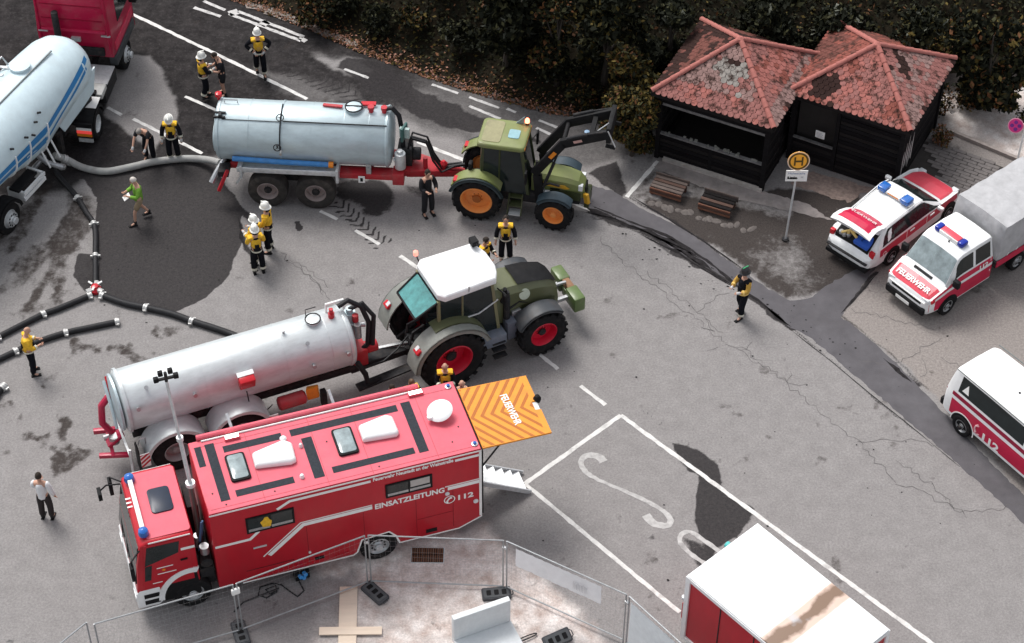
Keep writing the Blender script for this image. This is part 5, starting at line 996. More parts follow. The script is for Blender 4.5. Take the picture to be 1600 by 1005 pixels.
# front weight block on its linkage
m_ = MB(); m_.bar((2.2, -.3, .95), (2.7, -.3, .95), .1, .12); m_.bar((2.2, .3, .95), (2.7, .3, .95), .1, .12); m_.bar((2.2, 0, 1.3), (2.75, 0, 1.25), .07, .07); m_.build('front_linkage', M_steel, B_)
G_w = paint('weight_green', (.10, .15, .05), dirt=.6)
m_ = MB(); m_.box(2.64, 3.0, -.78, -.18, .70, 1.22); m_.box(2.64, 3.0, .18, .78, .70, 1.22); m_.box(2.7, 3.04, -.18, .18, .66, 1.0); m_.build('front_weight', G_w, B_, bevel=.05); MB().box(2.72, 2.95, -.2, .22, 1.0, 1.2).build('weight_bracket', mat('rusty_steel', (.25, .14, .08), rough=.8), B_, bevel=.04)

for y, z in ((-.6, 1.3), (-.66, 1.05), (-.58, 1.6)): MB().tube([(.62, y, z), (.95, y+.05, z+.12), (1.25, y+.08, z-.05)], .035, 6).build('engine_pipe', M_dark, B_)
MB().box(.68, .98, -.66, -.54, 1.2, 1.5).build('engine_block', M_steel, B_, bevel=.03)
# ------------------------------------------------------------------ powder silo lorry at the left edge
M_silo = paint('silo_pale_paint', (.58, .70, .745), rough=.38, dirt=.25, dirtcol=(.42, .45, .45)); M_sblue = paint('silo_blue', (.03, .20, .46), rough=.4, dirt=.2, dirtcol=(.2, .3, .4))
SI = thing('silo_trailer', 'pale tipping silo trailer with blue side bands behind the crimson lorry cab', 'silo trailer', (-16.33, 47.6, 0), 1.15)
st = [(-5.2, 1.12, 3.30, 1.7), (-1.0, 1.2, 3.52, 1.55), (.6, 1.22, 3.55, 1.35), (1.9, 1.22, 3.56, .95), (2.6, 1.22, 3.56, .9), (3.4, 1.2, 3.55, 1.25), (4.3, 1.17, 3.52, 1.6), (4.9, 1.13, 3.48, 1.72), (5.3, 1.0, 3.36, 1.85), (5.58, .78, 3.14, 2.05), (5.7, .4, 2.85, 2.3)]
NS = 32
def silo_ring(x, w_, zt, zb, e=0.0):
    o = []
    for k in range(NS):
        a = 2*pi*k/NS; cy = cos(a); sz = sin(a); zc = zt-w_
        yy = w_*cy; zz = zc+w_*sz if sz > 0 else zc+(zc-zb)*sz
        if sz < 0: yy = w_*math.copysign(abs(cy)**.72, cy)
        o.append((x, yy*(1+e), zz))
    return o
m_ = MB(); m_.loft([silo_ring(*s) for s in st]); silo = m_.build('tank', M_silo, SI, smooth=50)
def silo_at(x, deg, off=.006):
    for a, b in zip(st, st[1:]):
        if a[0] <= x <= b[0]:
            t = (x-a[0])/(b[0]-a[0]); w_, zt, zb = [a[k]+(b[k]-a[k])*t for k in (1, 2, 3)]; zc = zt-w_; c, s = cos(radians(deg)), sin(radians(deg))
            return (x, -(w_+off)*c*1.0 if s >= 0 else -(w_+off)*abs(c)**.72, zc+(w_+off)*s if s > 0 else zc+(zc-zb)*s)
def sband(x0, x1, d0, d1, wd, name, n=14):
    m_ = MB()
    for k in range(n):
        xa, xb = x0+(x1-x0)*k/n, x0+(x1-x0)*(k+1)/n; da, db = d0+(d1-d0)*k/n, d0+(d1-d0)*(k+1)/n
        m_.quad(silo_at(xa, da-wd/2), silo_at(xb, db-wd/2), silo_at(xb, db+wd/2), silo_at(xa, da+wd/2))
    return m_.build(name, M_sblue, SI, smooth=60)
sband(-3.0, 2.35, -2, -4, 11, 'side_band'); sband(-3.0, 2.35, -18, -20, 12, 'side_band'); sband(2.35, 5.25, -4, 30, 9, 'side_band'); sband(2.35, 5.0, -20, 18, 5, 'side_band')
for x in (2.45, .75, 1.5):
    m_ = MB(); m_.tube([silo_at(x, d, .02) for d in range(-75, 6, 8)], .03, 5); m_.build('tank_strap', M_white, SI)
m_ = MB(); m_.tube([(x, -.30, 3.53) for x in (-3, 0, 2, 4.4)], .03, 6); m_.build('top_rail', mat('rail_dark_grey', (.2, .22, .22)), SI)  # rail along the top seam of the tank, one even dark grey
m_ = MB()
for y in (.55, .9): m_.tube([(-2, y, 3.95), (3.1, y, 3.95), (3.3, y, 3.5)], .03, 6)
for x in (0, 1.5, 3.0): m_.tube([(x, .9, 3.3), (x, .9, 3.95)], .025, 5)
m_.build('catwalk_rail', M_steel, SI); m_ = MB()
for k in range(14): m_.bar((-2+k*.4, .4, 3.50), (-2+k*.4, .95, 3.38), .1, .03)
m_.build('catwalk', M_alu, SI)
for x, y in ((3.3, .1), (.6, .1)): m_ = MB(); m_.lathe((x, y, 3.50), (0, 0, 1), [(0, .3), (.1, .3), (.12, .33), (.16, .33), (.2, .2), (.22, 0)], 22); m_.build('filling_lid', M_silo, SI)
for x, d in ((2.3, 28), (1.7, 10), (2.0, 22), (1.4, 16), (.7, 20)): m_ = MB(); m_.cyl(silo_at(x, d, -.02), silo_at(x, d, .12), .035, n=8); m_.build('tank_lug', M_dark, SI)
for s in (-1, 1): MB().prism([(5.5, 2.35), (5.25, 1.55), (4.7, 1.42), (3.5, 1.22), (3.3, 1.6), (4.4, 2.1)], XZ, s*.94, s*.99).build('gooseneck_skirt', M_silo, SI)
f = MB(); f.box(-5, 4.9, -.45, -.33, 1.05, 1.3); f.box(-5, 4.9, .33, .45, 1.05, 1.3); f.box(3.2, 5.2, -.9, .9, 1.2, 1.34); f.box(-2.0, .5, -.7, .7, .45, .6); f.build('chassis', M_dark, SI)
for x in (0, -1.35):
    for s in (-1, 1): wheel(SI, x, s*1.02, .52, .36, .30, M_alu, -.3, side=s, holes=10, hubr=.1, hubmat=M_alu); fender(SI, 'mudguard', M_black, x, .52, .66, s*.8, s*1.24, 10, 170)
m_ = MB(); m_.box(.78, 1.9, -1.24, -1.18, .62, .74); m_.box(.78, 1.9, -1.24, -1.18, .82, .94); m_.box(.78, .86, -1.2, -.6, .62, .94); m_.box(1.82, 1.9, -1.2, -.6, .62, .94); m_.build('side_guard', M_white, SI); MB().box(.7, 1.7, -1.1, -.75, .96, 1.04).build('side_box', M_black, SI)
m_ = MB(); m_.tube([(2.5, -.4, 1.0), (2.5, -.9, .7), (2.7, -1.3, .5)], .09, 8); m_.cyl((2.0, -.5, .5), (2.9, -.5, .5), .08); m_.build('outlet_pipe', M_steel, SI)
for x in (2.2, 2.45, 2.75): m_ = MB(); m_.tube([(x, -.95, 1.6), (x+.1, -1.15, .75)], .03, 5); m_.build('outlet_stay', M_white, SI)
for y in (-.8, .8): m_ = MB(); m_.box(3.35, 3.5, y-.07, y+.07, .1, 1.2); m_.box(3.25, 3.6, y-.15, y+.15, .0, .1); m_.build('landing_leg', M_dark, SI)
LO = thing('lorry_cab', 'crimson tractor unit at the top left, its back turned, coupled to the silo trailer', 'lorry', (-14.42, 51.77, 0), 1.45)
m_ = MB(); rings = []
for x, zt in ((2.35, 3.85), (2.42, 3.95), (4.2, 3.9), (4.62, 3.5), (4.75, 2.2), (4.78, 1.0)):
    zb = 1.35 if x < 2.5 else 1.0
    rings.append([(x, -1.2, zb), (x, -1.22, min(zt-.2, 2.2)), (x, -1.14, zt-.1), (x, -1.0, zt), (x, 1.0, zt), (x, 1.14, zt-.1), (x, 1.22, min(zt-.2, 2.2)), (x, 1.2, zb)])
m_.loft(rings); lc = m_.build('cab', M_crim, LO, bevel=.03)
m_ = MB(); m_.box(2.30, 2.35, -1.05, 1.05, 2.30, 2.38); m_.build('rear_ledge', mat('ledge_red', (.55, .03, .09)), LO); 
for y in (-1.12, 1.12): m_ = MB(); m_.tube([(2.33, y, 1.5), (2.31, y, 3.8)], .035, 6); m_.build('corner_trim', M_crim, LO)
for y, z in ((-1.05, 2.2), (1.0, 2.25)): MB().box(2.28, 2.34, y-.15, y+.15, z, z+.04).build('rear_handle', M_alu, LO)
m_ = MB(); m_.tube([(2.32, .3, 2.0), (2.2, .2, 1.7), (2.0, .0, 1.5), (1.4, .1, 1.35)], .05, 6); m_.tube([(2.32, .1, 2.0), (2.15, .0, 1.6), (1.6, .2, 1.3)], .035, 6); m_.build('air_lines', M_hose, LO); MB().box(2.26, 2.35, -.2, .1, 1.95, 2.1).build('line_socket', M_alu, LO)
for s in (-1, 1):
    MB().hexa([(3.1, s*1.225, 2.25), (4.3, s*1.225, 2.25), (4.3, s*1.235, 2.25), (3.1, s*1.235, 2.25)], [(3.2, s*1.165, 3.1), (4.1, s*1.165, 3.1), (4.1, s*1.175, 3.1), (3.2, s*1.175, 3.1)]).build('side_window', M_glass, LO)
    MB().box(2.6, 4.6, s*1.205, s*1.24, 1.45, 1.75).build('side_stripe', mat('stripe_red_light', (.6, .05, .1)), LO); MB().box(2.45, 4.6, s*1.0, s*1.26, .95, 1.3).build('side_skirt', mat('skirt_dark_grey', (.05, .055, .06)), LO, bevel=.02)
    m_ = MB(); m_.box(4.2, 4.35, s*1.3, s*1.55, 2.2, 3.0); m_.tube([(4.25, s*1.15, 3.1), (4.28, s*1.42, 3.0)], .03, 5); m_.build('mirror', M_black, LO, bevel=.02)
    wheel(LO, 3.6, s*1.04, .52, .34, .30, M_alu, -.2, side=s, holes=10, hubr=.1, hubmat=M_alu); wheel(LO, 0, s*.98, .52, .5, .30, M_alu, .5, side=s, holes=10, hubr=.1, hubmat=M_alu)
    fender(LO, 'mudguard', M_black, 0, .52, .66, s*.7, s*1.24, 8, 172); MB().box(-.05, .5, s*.74, s*1.22, 1.185, 1.205).build('mudguard_top', M_print, LO)
    q = MB().box(-.74, -.66, s*.72, s*1.24, .52, 1.08).build('mud_flap', M_black, LO); MB().box(-.765, -.742, s*.74, s*1.22, .84, .93).build('white_panel', M_print, q); MB().box(-.77, -.742, s*.74, s*1.22, .72, .83).build('tail_lamp', mat('tail_lamp_lit', (.6, .03, .04), emis=(1, .1, .08), estr=.25), q); MB().box(-.765, -.742, s*.74, s*1.22, .60, .70).build('orange_panel', M_amber, q); MB().box(-.75, -.70, s*.76, s*1.22, .36, .50).build('number_board', M_alu, q)
    MB().box(1.0, 2.3, s*.85, s*1.22, .5, .98).build('fuel_tank', M_dark, LO, bevel=.06)
f = MB(); f.box(-1.0, 4.5, -.45, -.35, .75, 1.0); f.box(-1.0, 4.5, .35, .45, .75, 1.0); f.cyl((0, -.9, .52), (0, .9, .52), .12); f.cyl((3.6, -.9, .52), (3.6, .9, .52), .1); f.box(-.5, .6, -.45, .45, 1.0, 1.12); f.build('chassis', M_dark, LO)
MB().prism([(1.35, -1.2), (2.28, -1.2), (2.28, -.1), (1.35, -.35)], XY, 1.02, 1.06).build('deck_plate', M_alu, LO)
for k in range(7): MB().box(1.35+k*.13, 1.42+k*.13, -.2, .6, 1.0, 1.03).build('deck_slat', M_alu, LO)
m_ = MB(); m_.box(.72, 1.3, -1.2, -.45, .9, 1.12); m_.build('battery_cover', mat('cover_pale', (.5, .5, .48), dirt=.3), LO, bevel=.05); MB().box(.65, .85, -1.0, -.4, 1.1, 1.2).build('tool_tray', M_black, LO)

# ------------------------------------------------------------------ fire service cars on the right
class Shell:
    """lofted car body; stations (x, half width, underside, belt, roof edge half width, roof height)"""
    def __init__(s, st): s.st = st
    def sec(s, x):
        st = s.st
        for a, b in zip(st, st[1:]):
            if a[0] <= x <= b[0]+1e-9:
                t = (x-a[0])/max(1e-9, b[0]-a[0]); w_, zb, zl, wr, zr = [a[k]+(b[k]-a[k])*t for k in range(1, 6)]; break
        return [(w_*.86, zb), (w_, zb+.14), (w_*1.0, (zb+zl)/2+.06), (w_*.975, zl), (wr, zr-.055), (wr-.09, zr-.012), (0, zr+.012)]
    def build(s, name, m, parent):
        R = []
        for q in s.st:
            p = s.sec(q[0]); R.append([(q[0], -y, z) for y, z in p]+[(q[0], y, z) for y, z in reversed(p[:-1])])
        return MB().loft(R).build(name, m, parent, smooth=38)
    def pt(s, x, k, t, side, off=.005):
        p = s.sec(x); a, b = p[k], p[k+1]; y = a[0]+(b[0]-a[0])*t; z = a[1]+(b[1]-a[1])*t
        n = Vector((0, (b[1]-a[1]), -(b[0]-a[0]))).normalized()
        return (x, side*(y+n.y*off), z+n.z*off)
    def panel(s, name, m, parent, x0, x1, lo, hi, side, n=10, off=.006):
        """lo, hi: functions (or constants) of x giving (section index + fraction)"""
        g = MB(); L = lo if callable(lo) else (lambda x: lo); H = hi if callable(hi) else (lambda x: hi); cols = []
        for i in range(n+1):
            x = x0+(x1-x0)*i/n; a, b = L(x), max(L(x)+1e-3, H(x)); ks = sorted({a, b, *[k for k in range(7) if a < k < b]}); cols.append((x, a, b))
        for (xa, aa, ba), (xb, ab, bb) in zip(cols, cols[1:]):
            for j in range(4):
                f = lambda a, b, j: a+(b-a)*j/4
                P = [(xa, f(aa, ba, j)), (xb, f(ab, bb, j)), (xb, f(ab, bb, j+1)), (xa, f(aa, ba, j+1))]
                g.quad(*[s.pt(x, min(5, int(v)), v-min(5, int(v)), side, off) for x, v in P])
        return g.build(name, m, parent, smooth=60)
    def top(s, name, m, parent, x0, x1, k0=4.0, n=8, off=.006):
        g = MB()
        for side in (-1, 1):
            for i in range(n):
                xa, xb = x0+(x1-x0)*i/n, x0+(x1-x0)*(i+1)/n
                for v0, v1 in ((k0, 5.0), (5.0, 6.0-1e-6)) if k0 < 5 else ((k0, 6.0-1e-6),):
                    g.quad(*[s.pt(x, min(5, int(v)), v-min(5, int(v)), side, off) for x, v in ((xa, v0), (xb, v0), (xb, v1), (xa, v1))])
        return g.build(name, m, parent, smooth=60)
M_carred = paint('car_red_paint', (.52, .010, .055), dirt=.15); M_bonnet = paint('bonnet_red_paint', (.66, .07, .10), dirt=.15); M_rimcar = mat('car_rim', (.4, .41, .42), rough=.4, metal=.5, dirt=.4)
WG = thing('estate_car', 'white and red fire service estate car, tailgate open on packed gear, by the hut', 'car', (11.82, 47.66, 0), .786)
sh = Shell([(-2.55, .62, .36, .62, .60, .66), (-2.48, .80, .30, .70, .74, .76), (-2.30, .86, .26, .86, .78, .90), (-2.22, .87, .24, .94, .76, .98), (-1.78, .88, .22, .95, .62, 1.42), (-1.4, .88, .2, .95, .65, 1.47), (-.6, .89, .2, .94, .66, 1.49), (.05, .89, .2, .93, .64, 1.45), (.3, .89, .2, .93, .66, 1.32), (.88, .885, .2, .92, .76, .98), (1.5, .86, .22, .86, .74, .88), (1.85, .80, .26, .76, .64, .76), (2.03, .66, .30, .62, .5, .60), (2.1, .5, .34, .5, .4, .48)])
bd = sh.build('body', M_white, WG)
for s in (-1, 1):
    sh.panel('side_band', M_carred, WG, -2.12, 1.78, 2.05, 2.97, s, 16)
    sh.panel('side_window', M_glass, WG, -2.0, .74, lambda x: 3.10, lambda x: 3.10+max(0, min(.84, (x+2.05)*2.2, (.80-x)*1.5)), s, 14)
    for x in (-.86, .12): sh.panel('door_seam', M_print, WG, x, x+.025, 2.0, 3.0, s, 1, .009)
    for x in (-.62, .35): MB().cbox((x, s*.905, .87), (.2, .02, .05)).build('door_handle', M_white, WG)
    m_ = MB(); m_.add([(-1.93+cos(2*pi*k/16)*r, s*.90, .74+sin(2*pi*k/16)*r) for r in (.085, .055) for k in range(16)], [(k, (k+1) % 16, 16+(k+1) % 16, 16+k) for k in range(16)]); m_.build('fuel_flap_ring', M_print, WG)
    m_ = MB().cbox((.62, s*1.0, .98), (.12, .2, .13)); m_.build('mirror', M_white, WG, bevel=.03)
    wheel(WG, -1.5, s*.815, .315, .2, .20, M_rimcar, .2, side=s, holes=5); wheel(WG, 1.3, s*.815, .315, .2, .20, M_rimcar, .2, side=s, holes=5)
    for x in (-1.5, 1.3):
        P = [(x+cos(radians(a))*.385, .32+sin(radians(a))*.385) for a in range(-10, 191, 12)]; MB().prism(P, XZ, s*.70, s*.895).build('wheel_well', M_black, WG)
    m_ = MB().tube([(-1.8, s*.62, 1.47), (-.3, s*.66, 1.54), (.05, s*.64, 1.47)], .02, 5); m_.build('roof_rail', M_white, WG)
    MB().cbox((-2.36, s*.74, .84), (.12, .16, .22)).build('tail_lamp', M_lampred, WG, bevel=.02); MB().cbox((1.86, s*.62, .70), (.24, .22, .1)).build('headlight', M_lampwh, WG, bevel=.02)
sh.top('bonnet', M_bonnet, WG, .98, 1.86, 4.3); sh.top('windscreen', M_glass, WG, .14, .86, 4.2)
bb = MB().box(-.55, -.32, -.62, .62, 1.52, 1.56).build('light_bar', M_white, WG); MB().box(-.58, -.30, -.25, .25, 1.56, 1.64).build('bar_sign', M_print, bb, bevel=.01); MB().box(-.585, -.58, -.2, .2, 1.575, 1.625).build('sign_print', M_amber, bb)
for s in (-1, 1): MB().cbox((-.44, s*.43, 1.62), (.34, .28, .16)).build('blue_lamp', M_blue, bb, bevel=.03)
MB().hexa([(-2.44, -.60, .60), (-1.9, -.60, .55), (-1.9, .60, .55), (-2.44, .60, .60)], [(-2.40, -.62, .93), (-1.84, -.60, 1.32), (-1.84, .60, 1.32), (-2.40, .62, .93)]).build('load_bay', M_black, WG)
MB().cbox((-2.58, 0, .56), (.10, 1.5, .05)).build('bumper_strip', M_dark, WG, bevel=.02); MB().box(-2.6, -2.35, -.75, .75, .24, .36).build('bumper_base', M_black, WG)
g = MB(); A0 = [(-1.66, 1.47), (-1.95, 1.63), (-2.25, 1.72), (-2.5, 1.70), (-2.62, 1.62)]
R = []
for i, (x, z) in enumerate(A0): wd = .64+.03*i-.02*(i == 4); R.append([(x+.0, -wd, z-.05), (x, -wd*.6, z+.03), (x, 0, z+.05), (x, wd*.6, z+.03), (x, wd, z-.05), (x+.04, wd*.9, z-.1), (x+.04, 0, z-.06), (x+.04, -wd*.9, z-.1)])
tg = g.loft(R).build('tailgate', M_white, WG, smooth=40)
g = MB()
for i in range(3):
    a, b = R[i], R[i+1]
    for j in range(4): g.quad(*[(p[0], p[1]*.93, p[2]+.012) for p in (a[j], b[j], b[j+1], a[j+1])])
g.build('tailgate_print', M_carred, tg, smooth=60); lettering('FEUERWEHR', .17, M_print, tg, (-2.08, .5, 1.745), (0, -1, 0), (.9, 0, -.3), width=1.0)
gr = thing('gear_pile', 'yellow straps and grey kit heaped in the open boot of the estate car', 'equipment', (11.82, 47.66, 0), .786)
for x, y, z, a in ((-2.2, .25, .98, .3), (-2.28, .05, 1.0, 1.2), (-2.15, .0, 1.04, 2.2), (-2.3, .3, .97, 2.6)): MB().cbox((x, y, z+.12), (.34, .07, .06), Matrix.Rotation(a, 3, 'Z')).build('strap', mat('strap_cream', (.75, .55, .2)), gr, bevel=.015)
for x, y in ((-2.34, .45), (-2.3, .2), (-2.36, .32)): MB().lathe((x, y, .94), (0, 0, 1), [(0, .07), (.1, .08), (.14, .03)], 10).build('canister', M_steel, gr)
bag = MB(); bag.loft([[(-2.42+.1*k*0, -.58+.0, .9), (-2.0, -.56, .9), (-2.0, -.08, .9), (-2.42, -.06, .9)], [(-2.44, -.60, 1.04), (-1.98, -.58, 1.12), (-1.98, -.06, 1.12), (-2.44, -.04, 1.04)], [(-2.36, -.52, 1.1), (-2.06, -.5, 1.2), (-2.06, -.14, 1.2), (-2.36, -.12, 1.1)]])
bg_ = tag(bag.build('bag', mat('bag_blue', (.02, .09, .45), rough=.6), None, bevel=.04), 'blue equipment bag in the open boot of the estate car', 'bag'); bg_.location = (11.82, 47.66, 0); bg_.rotation_euler = (0, 0, .786); MB().bar((-2.4, -.33, 1.17), (-2.02, -.33, 1.24), .05, .02).build('strap', mat('bag_dark', (.01, .04, .2)), bg_)

PK = thing('crew_cab_truck', 'white and red crew cab truck with a grey tarpaulin over its load bed', 'truck', (13.45, 45.60, 0), .686)
sh = Shell([(-2.48, .60, .34, .72, .55, .74), (-2.42, .78, .30, .84, .72, .88), (-2.30, .86, .28, .92, .76, .98), (-1.9, .90, .26, 1.08, .80, 1.13), (-1.78, .90, .26, 1.12, .80, 1.20), (-1.28, .90, .26, 1.14, .70, 1.88), (-1.1, .90, .26, 1.14, .70, 1.97), (-.4, .90, .26, 1.14, .71, 2.0), (.12, .90, .26, 1.14, .70, 1.97), (.20, .89, .26, 1.14, .68, 1.9)])
sh.build('body', M_white, PK)
for s in (-1, 1):
    sh.panel('side_red', M_carred, PK, -2.38, .19, 1.1, 2.45, s, 12); sh.panel('side_red', M_carred, PK, -2.3, .19, 2.75, 3.12, s, 12)
    sh.panel('side_window', M_glass, PK, -1.52, -.66, 3.2, lambda x: 3.2+max(0, min(.66, (x+1.62)*1.9)), s, 8); sh.panel('side_window', M_glass, PK, -.56, .08, 3.2, 3.86, s, 4)
    m_ = MB(); m_.cbox((-1.55, s*1.02, 1.25), (.14, .22, .26)); m_.build('mirror', M_black, PK, bevel=.03)
    for x in (-1.62, 1.42):
        wheel(PK, x, s*.835, .33, .22, .20, M_rimcar, .2, side=s, holes=6)
    P = [(-1.62+cos(radians(a))*.41, .33+sin(radians(a))*.41) for a in range(-10, 191, 12)]; MB().prism(P, XZ, s*.7, s*.908).build('wheel_well', M_black, PK)
    MB().cbox((-2.36, s*.66, .83), (.14, .26, .14)).build('headlight', M_lampwh, PK, bevel=.02); MB().cbox((-2.27, s*.82, .83), (.14, .1, .12)).build('indicator', M_lampred, PK, bevel=.015)
    MB().box(.28, 3.3, s*.97, s*1.0, .80, 1.02).build('bed_side', M_carred, PK)
sh.top('windscreen', M_glassl, PK, -1.76, -1.30, 4.15, off=.008); sh.top('bonnet', M_bonnet, PK, -2.40, -1.98, 4.0)
MB().cbox((-1.55, .12, 1.50), (.10, .26, .005), Matrix.Rotation(radians(-55), 3, 'Y')).build('paper_sheet', M_print, PK); MB().cbox((-1.86, .0, 1.175), (.08, .7, .015), Matrix.Rotation(radians(-20), 3, 'Y')).build('cowl_grille', M_black, PK)
lettering('FEUERWEHR', .24, M_print, PK, (-2.30, .64, 1.022), (0, -1, 0), (.96, 0, .32), bold=.008, width=1.26)
lettering('112', .2, M_print, PK, (-.45, -.912, 1.06), (1, 0, 0), (0, .1, 1), bold=.006, width=.36)
MB().cbox((-2.47, 0, .44), (.14, 1.5, .26)).build('bumper', M_black, PK, bevel=.05); MB().cbox((-2.545, .05, .43), (.01, .52, .11)).build('number_plate', M_print, PK); MB().cbox((-2.45, 0, .70), (.08, 1.15, .10)).build('grille', M_black, PK, bevel=.02); MB().cbox((-2.47, 0, .77), (.04, 1.4, .03)).build('grille_trim', M_print, PK)
bb = MB().cbox((-.84, .0, 2.06), (.24, .70, .14)).build('light_bar', M_bonnet, PK, bevel=.03); MB().cbox((-.96, 0, 2.05), (.06, .70, .12)).build('bar_front', M_print, bb, bevel=.01)
for s in (-1, 1): MB().cbox((-.85, s*.45, 2.06), (.30, .20, .17)).build('blue_lamp', mat('lamp_dark_blue', (.012, .03, .28), rough=.15), bb, bevel=.05)
MB().lathe((-1.05, -.1, 1.99), (0, 0, 1), [(0, .03), (.05, .02), (.06, 0)], 8).build('antenna_foot', M_dark, PK)
M_tarp = mat('tarpaulin', (.40, .40, .41), rough=.75, var=.14, scale=3, bump=.5, bscale=5, dirt=.3, dirtcol=(.2, .2, .2))
def tarp_ring(x, zt, w_, zb=1.02): 
    return [(x, -w_, zb), (x, -w_-.02, (zb+zt)/2), (x, -w_+.02, zt-.03), (x, -w_*.6, zt-.01), (x, 0, zt+.015), (x, w_*.6, zt-.01), (x, w_-.02, zt-.03), (x, w_+.02, (zb+zt)/2), (x, w_, zb)]
m_ = MB(); R = [[(.30+.10*(1-abs(p[1])), p[1], p[2]) for p in tarp_ring(.3, 1.5, .93)], [(.38, p[1], p[2]) for p in tarp_ring(.38, 2.12, .95)]]+[tarp_ring(.46+k*.20, 2.28+.02*((k % 4) == 0)-.012*((k % 4) == 2), .96-.012*((k % 4) == 2)) for k in range(15)]
m_.loft(R, closed=True); m_.build('tarpaulin', M_tarp, PK, smooth=50)
MB().box(.25, 3.3, -.96, .96, .78, 1.0).build('load_bed', M_dark, PK); f = MB(); f.box(-2.2, 3.2, -.5, .5, .3, .55); f.build('chassis', M_dark, PK)
for k in range(7): MB().tube([(.7+k*.4, -.985, 1.06), (.75+k*.4, -1.0, 1.15)], .012, 4).build('tarp_lashing', M_print, PK)

VN = thing('minibus', 'white minibus with red lower side, 112 print and tinted windows at right edge', 'van', (13.255, 39.68, 0), -.945)
sh = Shell([(-.92, .70, .36, 1.0, .66, 1.06), (-.84, .86, .30, 1.16, .68, 1.55), (-.72, .91, .28, 1.18, .72, 1.93), (-.55, .925, .26, 1.18, .74, 2.0), (.5, .93, .26, 1.18, .75, 2.04), (2.3, .93, .26, 1.18, .74, 2.02), (2.7, .92, .26, 1.16, .72, 1.9), (3.3, .90, .28, 1.1, .76, 1.25), (3.9, .84, .3, .95, .7, 1.0), (4.1, .7, .34, .8, .6, .78)])
sh.build('body', M_white, VN)
for s in (-1, 1):
    sh.panel('red_side', M_carred, VN, -.86, 3.8, 1.25, 2.62, s, 14); sh.panel('dark_red_stripe', mat('stripe_dark_red', (.25, .008, .035)), VN, -.84, 3.4, 2.92, 3.12, s, 14)
    sh.panel('side_window', M_glass, VN, -.42, 2.05, 3.22, 3.90, s, 10); sh.panel('side_window', M_glass, VN, 2.15, 2.95, 3.22, lambda x: 3.9-max(0, (x-2.5))*1.2, s, 8)
    g = MB(); g.tube([(-.66, s*.79, 1.985), (0.5, s*.81, 2.02), (2.4, s*.79, 2.0)], .016, 5); g.build('gutter', mat('gutter_grey', (.12, .14, .14)), VN)
    for x in (0, 2.95): wheel(VN, x, s*.865, .335, .22, .205, M_rimcar, .25, side=s, holes=8, hubr=.06)
    for x in (0, 2.95):
        P = [(x+cos(radians(a))*.42, .33+sin(radians(a))*.42) for a in range(-10, 191, 12)]; MB().prism(P, XZ, s*.7, s*.936).build('wheel_well', M_black, VN)
        P2 = [(x+cos(radians(a))*.455, .33+sin(radians(a))*.455) for a in range(-10, 191, 12)]; MB().prism(P2+list(reversed(P)), XZ, s*.93, s*.942).build('arch_trim', M_print, VN)
MB().cbox((-.90, 0, .52), (.16, 1.72, .26)).build('bumper', M_black, VN, bevel=.05)
lettering('112', .36, M_print, VN, (.68, -.937, .48), (1, 0, 0), (0, 0, 1), bold=.014, width=.62)
m_ = MB(); m_.tube([(.50, -.937, .56), (.45, -.94, .66), (.47, -.94, .78), (.56, -.937, .86)], [.045, .025, .025, .045], 6); m_.tube([(.56, -.937, .52), (.64, -.937, .55)], .02, 5); m_.build('phone_emblem', mat('print_pink', (.75, .45, .48)), VN)
g = MB(); q = [sh.pt(-.30, 3, .35, -1, .012), sh.pt(-.05, 3, .35, -1, .012), sh.pt(-.15, 3, .72, -1, .012)]; g.quad(*q); g.build('window_sticker', M_print, VN); MB().lathe((1.0, -.1, 2.05), (0, 0, 1), [(0, .035), (.02, .03), (.03, 0)], 8).build('antenna_foot', M_dark, VN)

m_ = MB(); m_.cyl((2.1, .45, 1.2), (2.1, .45, 3.2), .11); m_.build('exhaust_stack', M_dark, LO, bevel=.01); MB().box(2.22, 2.34, -.95, .75, 1.45, 1.75).build('rear_unit', M_dark, LO, bevel=.03)
for z in (2.75, 3.3): MB().box(2.325, 2.35, -1.0, 1.0, z, z+.03).build('rear_crease', mat('crease_crimson', (.27, .005, .03)), LO)
# ------------------------------------------------------------------ bus shelter huts
M_wood = [mat('dark_board_%s' % n, c, rough=.9, var=.35, scale=5, bump=.3, bscale=30, stretch=(.3, 3, 3), spec=.06) for n, c in (('a', (.012, .011, .012)), ('b', (.018, .016, .016)), ('c', (.009, .008, .009)))]
M_beam = mat('weathered_beam', (.17, .165, .165), rough=.85, var=.35, scale=6, dirt=.6, dirtcol=(.05, .05, .05)); M_inside = mat('hut_inside', (.03, .027, .026), rough=.95)
M_sill = mat('concrete_sill', (.42, .39, .36), rough=.9, var=.2, scale=5, dirt=.5)
TILE = [mat('tile_%s' % n, c, rough=.85, var=.3, scale=9, world=True, spec=.1, dirt=.9, dirtcol=(.04, .023, .019), d0=.50, d1=.60) for n, c in (('salmon', (.325, .122, .103)), ('rose', (.27, .118, .105)), ('brick', (.22, .072, .056)), ('brown', (.14, .055, .045)), ('moss', (.03, .016, .014)), ('lichen', (.25, .23, .21)), ('greyrose', (.26, .165, .15)))]
M_under = mat('roof_battens', (.03, .016, .013), rough=.95)
M_ridge = mat('ridge_tile_clay', (.36, .135, .115), spec=.15, rough=.8, var=.15, scale=4, dirt=.25, dirtcol=(.25, .1, .08))
def tile_mesh(m):
    P = [(-.092, .09), (.092, .09), (.092, -.05), (.055, -.098), (0, -.112), (-.055, -.098), (-.092, -.05)]
    return MB().prism(P, XY, 0, .022).mesh('roof_tile', m, smooth=0)
TM = [tile_mesh(m) for m in TILE]
